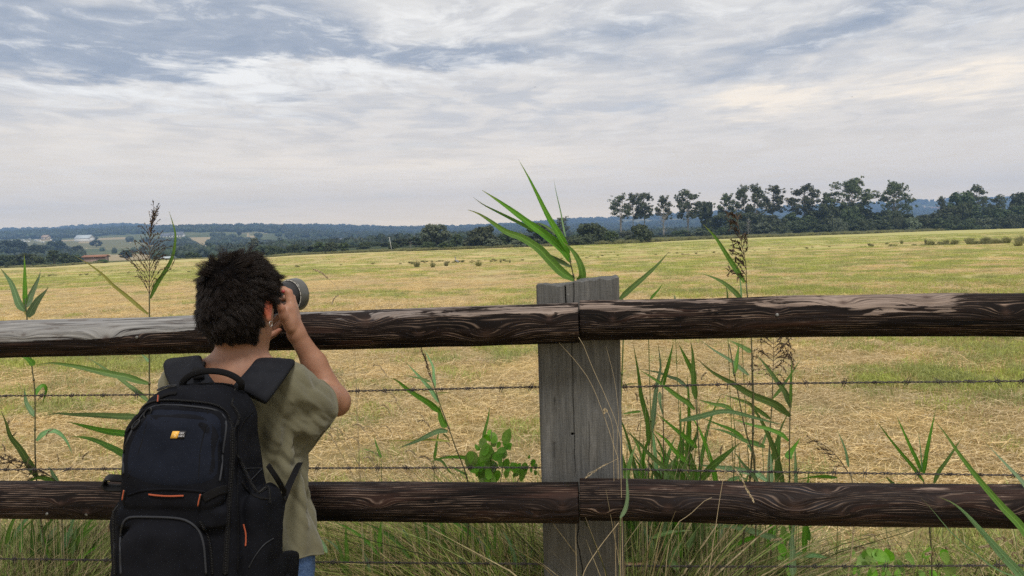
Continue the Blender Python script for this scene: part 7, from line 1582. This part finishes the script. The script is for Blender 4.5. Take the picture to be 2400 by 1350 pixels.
# zips: tape with teeth
m_zip = mat('zip_teeth', lambda nt, b: bump(nt, b, nt.math('SINE', nt.math('MULTIPLY', nt.sep(nt.n('ShaderNodeTexCoord').outputs['Object'])[2], 2600.0)), .9, .002), color=(.010, .010, .012), rough=.6, spec=.15)
for pts, w_ in (([(466, 901), (520, 901), (560, 910), (590, 928), (609, 955), (620, 990), (626, 1050), (629, 1110), (630, 1180)], 7), ([(538, 985), (543, 1010), (544, 1060), (541, 1120), (536, 1180), (532, 1260), (528, 1345)], 10), ([(300, 1005), (283, 1040), (272, 1090), (268, 1150), (268, 1230), (272, 1345)], 7),
               ([(305, 1000), (325, 968), (350, 945), (390, 938), (450, 941), (500, 948), (530, 965), (540, 990)], 5), ([(470, 1222), (485, 1250), (494, 1290), (498, 1345)], 6)):
    L, N2 = onpath(pts, 60, .0008); t = nrm(np.gradient(L, axis=0)); wd = np.cross(N2, t); V_, F_ = strap(L, wd, w_ / F_PX * 1.5 * 1.3, .003); z_ = obj('zip', V_, F_, m_zip, pack, True)
    mb = MB(); s_ = np.r_[0, np.cumsum(np.linalg.norm(np.diff(L, axis=0), axis=1))]
    for q in np.arange(0, s_[-1], .0032):
        i = min(len(L) - 2, int(np.searchsorted(s_, q))); V2, F2 = box(L[i] + N2[i] * .002 + t[i] * (q - s_[i]), (.0042, .0016, .0022), np.stack([wd[i], t[i], N2[i]], 1)); mb.add(V2, F2)
    o_ = mb.build('zip_teeth', m_plas, z_); o_['kind'] = 'stuff'
# orange trims and pulls
band('orange_trim', [(350, 1158), (370, 1160), (400, 1161.5), (432, 1161)], 3.6, .002, m_or, lift=.003); band('orange_trim', [(573, 1228), (577, 1245), (578, 1262), (576, 1279)], 3.4, .002, m_or, lift=.003)
for pts in ([(376, 930), (375, 943)], [(297, 1146), (293, 1170)], [(474, 1156), (468, 1182)]):
    L, N2 = onpath([pts[0], ((pts[0][0] + pts[1][0]) / 2, (pts[0][1] + pts[1][1]) / 2), pts[1]], 8, .006); V_, F_ = strap(L, np.cross(N2[0], L[-1] - L[0]), .0055, .003); zp = obj('zip_pull', V_, F_, m_plas, pack, True); V_, F_ = strap(L + N2 * .0018, np.cross(N2[0], L[-1] - L[0]), .0022, .002); obj('zip_pull_cord', V_, F_, m_or, zp, True)
band('compression_strap', [(478, 1168), (495, 1158), (512, 1150), (530, 1146)], 20, .003, m_web, lift=.002); band('fold', [(300, 1160), (330, 1150), (380, 1146), (440, 1148), (480, 1152)], 5, .004, m_fab)
# logo patch: orange square with a pale emblem, white two-line lettering beside it
m_lo = mat('logo_orange', color=(.72, .40, .075), rough=.5); m_lw = mat('logo_white', color=(.60, .60, .64), rough=.5); m_lb = mat('logo_black', color=(.008, .008, .010), rough=.5); m_lp = mat('logo_pale', color=(.85, .66, .36), rough=.5)
lc, ln_ = on(419, 1019, .0015); rx_ = nrm(bR_ - ln_ * (bR_ @ ln_)); uy_ = np.cross(ln_, rx_); uy_ = uy_ if uy_[2] > 0 else -uy_; sk = .28; uy2 = uy_ + rx_ * .0
LGp = lambda x, y, w_=0: lc + rx_ * (x + y * sk) + uy_ * y + ln_ * w_
def quad(pts, m, w_, nm, par): 
    V_ = np.array([LGp(x, y, w_) for x, y in pts] + [LGp(x, y, w_ - .0012) for x, y in pts]); n = len(pts); F_ = [np.array([[i, n + i, n + (i + 1) % n, (i + 1) % n] for i in range(n)])]
    T_ = np.array([[0, i, i + 1] for i in range(1, n - 1)]); return obj(nm, V_, F_ + [T_], m, par)
patch_ = quad([(-.0145, -.0078), (.0145, -.0078), (.0145, .0078), (-.0145, .0078)], m_lb, .0012, 'logo_patch', pack)
quad([(-.0137, -.0070), (.0005, -.0070), (.0005, .0070), (-.0137, .0070)], m_lo, .0018, 'orange_square', patch_)
for a in (115, 178, 240): ca, sa = math.cos(rad(a)), math.sin(rad(a)); c_ = (-.0035, 0); quad([(c_[0] + ca * .0012, c_[1] + sa * .0012), (c_[0] + ca * .003 - sa * .0010, c_[1] + sa * .003 + ca * .0010), (c_[0] + ca * .0056, c_[1] + sa * .0056), (c_[0] + ca * .003 + sa * .0010, c_[1] + sa * .003 - ca * .0010)], m_lp, .0022, 'emblem_ray', patch_)
for txt, xx, yy in [(c, i * .0026 * (1 if w_ == 'CASE' else .93), y) for w_, y in (('CASE', .0012), ('LOGIC', -.0042)) for i, c in enumerate(w_)]:
    cu = bpy.data.curves.new('lettering', 'FONT'); cu.body = txt; cu.size = .0056; cu.extrude = .0001; cu.shear = .25; cu.align_x = 'LEFT'; to = bpy.data.objects.new('lettering', cu); C.objects.link(to); to.parent = patch_; bpy.context.view_layer.update(); mt_ = bpy.data.meshes.new_from_object(to); bpy.data.objects.remove(to); mt_.materials.clear(); mt_.materials.append(m_lw); to = bpy.data.objects.new('letter', mt_); C.objects.link(to); to.parent = patch_; Mx = Matrix.Identity(4); o_ = LGp(.0018 + xx, yy, .0016) - ORG[patch_.name]
    for r_ in range(3): Mx[r_][0] = rx_[r_] * .78; Mx[r_][1] = uy_[r_]; Mx[r_][2] = ln_[r_]; Mx[r_][3] = o_[r_]
    to.matrix_local = Mx
# grab handle, shoulder straps, side straps
V_, F_ = strap(smooth_path([P(428, 903, 1.655), P(432, 892, 1.650), P(450, 878, 1.645), P(482, 870, 1.64), P(520, 872, 1.64), P(550, 883, 1.645), P(564, 896, 1.65), P(566, 906, 1.66)], 40), (.3, -1, .2), .020, .014); obj('grab_handle', V_, F_, m_web, pack, True)
def sstrap(pts, wd, w_, th_, nm='shoulder_strap', m=m_foam): V_, F_ = strap(smooth_path(pts, 46), wd, w_, th_); return obj(nm, V_, F_, m, pack, True)
wr_ = smooth_path([(1, .0, .0)] * 2, 2)[0]
sstrap([P(585, 925, 1.70), P(606, 900, 1.725), P(628, 872, 1.77), P(643, 852, 1.83), P(648, 849, 1.89), P(647, 868, 1.955), P(643, 920, 2.01), P(648, 1000, 2.03), P(655, 1080, 2.01), P(660, 1130, 1.98)], (1, .22, -.12), np.interp(np.linspace(0, 1, 46), [0, .25, .5, .7, 1], [.088, .094, .080, .06, .03]), .020)
sstrap([P(470, 925, 1.70), P(452, 902, 1.72), P(434, 872, 1.76), P(428, 850, 1.83), P(432, 847, 1.89), P(438, 868, 1.955), P(446, 920, 2.01), P(440, 1000, 2.03), P(425, 1100, 1.95), P(420, 1150, 1.85)], (1, -.15, .10), np.interp(np.linspace(0, 1, 46), [0, .25, .5, .7, 1], [.080, .088, .076, .06, .03]), .020)
sstrap([P(474, 850, 1.87), P(468, 855, 1.80), P(464, 868, 1.74), P(466, 885, 1.70)], (1, .1, .0), .024, .010, 'strap_cover', m_web)
sstrap([P(702, 1085, 1.88), P(690, 1110, 1.80), P(672, 1150, 1.72), P(655, 1200, 1.68), P(646, 1250, 1.66), P(640, 1290, 1.64)], (.8, .6, 0), .016, .003, 'adjuster_strap', m_web); sstrap([P(628, 1090, 1.60), P(648, 1120, 1.62), P(662, 1145, 1.66), P(666, 1160, 1.70), P(655, 1240, 1.66)], (.5, .8, 0), .012, .003, 'adjuster_strap', m_web)
sstrap([P(640, 1330, 1.62), P(662, 1325, 1.66), P(680, 1322, 1.72), P(692, 1326, 1.80), P(690, 1340, 1.92), P(660, 1360, 2.01)], (.1, .1, 1), .060, .016, 'hip_belt', m_fab)
V_, F_ = box(P(660, 1170, 1.70), (.020, .006, .014)); obj('buckle', V_, F_, m_plas, pack)
V_, F_ = strap(smooth_path([P(290, 1122, 1.57), P(252, 1120, 1.55), P(246, 1128, 1.55), P(248, 1142, 1.55), P(290, 1144, 1.57)], 14), (0, .3, .1), .02, .005); obj('buckle', V_, F_, m_plas, pack, True)
for cpx, cpy, a in ((398, 903, .4), (377, 908, .9), (345, 962, 1.0), (318, 990, 1.1)):
    c_, n2 = on(cpx + 4, cpy + 6, .004); tt_ = np.linspace(0, 2 * math.pi, 16); ux = nrm(np.cross(n2, (0, 0, 1))); uy = np.cross(n2, ux); e1 = ux * math.cos(a) + uy * math.sin(a); e2 = np.cross(n2, e1)
    V_, F_ = tube([c_ + e1 * math.cos(t) * .011 + e2 * math.sin(t) * .006 for t in tt_], .0018, 6, cap=False, ref=tuple(n2)); obj('strap_ring', V_, F_, m_plas, pack, True)
band('compression_strap', [(352, 925), (368, 915), (385, 905), (402, 902)], 9, .003, m_web, lift=.003); band('compression_strap', [(300, 1012), (318, 985), (340, 962)], 8, .003, m_web, lift=.004)
# side pocket rim and seams
band('pocket_rim', [(566, 1130), (580, 1150), (604, 1166), (632, 1170)], 6, .003, m_web, lift=.001); band('seam', [(584, 1128), (604, 1108), (622, 1090)], 2, .0015, m_pipe); band('seam', [(560, 1010), (572, 985), (592, 965)], 2, .0015, m_web); band('seam', [(556, 1340), (557, 1250), (556, 1150), (558, 1010)], 2.5, .0018, m_web)
cord('piping', [(583, 1330), (600, 1300), (620, 1275), (640, 1262)], .0012, m_pipe)

# =================================================================== CAMERA IN THE HANDS
la_ = nrm(np.array([math.sin(rad(28)), math.cos(rad(28)), .02])); lu = nrm(np.array([0, 0, 1]) - la_ * la_[2]); lr = np.cross(la_, lu); FC = P(696, 690, 2.28)
ph = thing('photo_camera', 'black camera with a wide grey-rimmed lens held up to the eye', 'camera', FC - la_ * .165)
m_cb = mat('camera_black', color=(.010, .010, .011), rough=.45, spec=.45); m_gy = mat('lens_hood_grey', lambda nt, b: link(nt, nt.mix(nt.noise(nt.n('ShaderNodeTexCoord').outputs['Object'], 60, 3), (.060, .060, .055), (.085, .085, .078)), b.inputs['Base Color']), rough=.33, spec=.6); m_wt = mat('lens_marks', color=(.62, .60, .55), rough=.5)
def lathe(prof, m, nm, par, k=64, closed=False):
    th = np.linspace(0, 2 * math.pi, k, endpoint=False); V_ = np.concatenate([FC + la_ * s + (np.cos(th)[:, None] * lr + np.sin(th)[:, None] * lu) * r for s, r in prof]); n = len(prof); i = np.arange(n - 1)[:, None] * k; j = np.arange(k)[None]; j2 = (j + 1) % k
    return obj(nm, V_, np.stack([i + j, i + j2, i + k + j2, i + k + j], -1).reshape(-1, 4), m, par, True)
Cb = Field(FC - .30, FC + .10, .0035); cc = FC - la_ * .165; CA = np.stack([lr, la_, lu], 1)
def bxf(cx, cy, cz, hx, hy, hz_, r, k):
    c_ = cc + CA @ np.array([cx, cy, cz])
    def fn(x, y, z):
        d = np.abs(np.stack([x - c_[0], y - c_[1], z - c_[2]], -1) @ CA) - (np.array([hx, hy, hz_]) - r); return np.linalg.norm(np.maximum(d, 0), axis=-1) + np.minimum(d.max(-1), 0) - r
    R_ = np.linalg.norm([hx, hy, hz_]); Cb.put(fn, c_ - R_, c_ + R_, k)
sg = 1 if lr[0] > 0 else -1
bxf(0, 0, 0, .062, .022, .040, .010, 0); bxf(0, .004, .045, .024, .028, .016, .008, .008); bxf(sg * .052, .018, -.004, .014, .026, .036, .011, .008); bxf(0, -.026, .036, .018, .012, .012, .004, .004)
Vc, Fc = Cb.mesh(); obj('camera_body', Vc, Fc, m_cb, ph, True)
lens = lathe([(-.145, .0), (-.145, .031), (-.105, .031), (-.104, .034), (-.080, .034), (-.079, .032), (-.066, .033), (-.052, .0390), (-.036, .0430), (-.0335, .0430)], m_cb, 'lens', ph)
lathe([(-.0335, .0425), (-.0335, .0455), (-.0310, .0455)], m_cb, 'lens_ring', lens); lathe([(-.0310, .0450), (-.0310, .0488), (-.0285, .0495), (-.004, .0502), (.0, .0500), (.0, .0470), (-.012, .0440)], m_gy, 'lens_hood', lens); lathe([(-.012, .0440), (-.014, .02), (-.015, .0)], mat('front_glass', color=(.01, .012, .02), rough=.05, spec=.8), 'front_glass', lens)
mb = MB()
for q in range(22):
    t0, t1 = 2 * math.pi * (q + .09) / 22, 2 * math.pi * (q + .91) / 22; tt_ = np.linspace(t0, t1, 7); ring = lambda r, s: [FC + la_ * s + (math.cos(t) * lr + math.sin(t) * lu) * r for t in tt_]
    a = np.array(ring(.0448, -.0330)); b = np.array(ring(.0478, -.0325)); V_ = np.vstack([a, b]); mb.add(V_, [[i, i + 1, i + 8, i + 7] for i in range(6)])
o_ = mb.build('lens_marks', m_wt, lens); o_['kind'] = 'stuff'
V_, F_ = box(P(664, 683, 2.06), (.008, .005, .006)); obj('button', V_, F_, mat('red_button', color=(.35, .05, .06), rough=.4), ph)
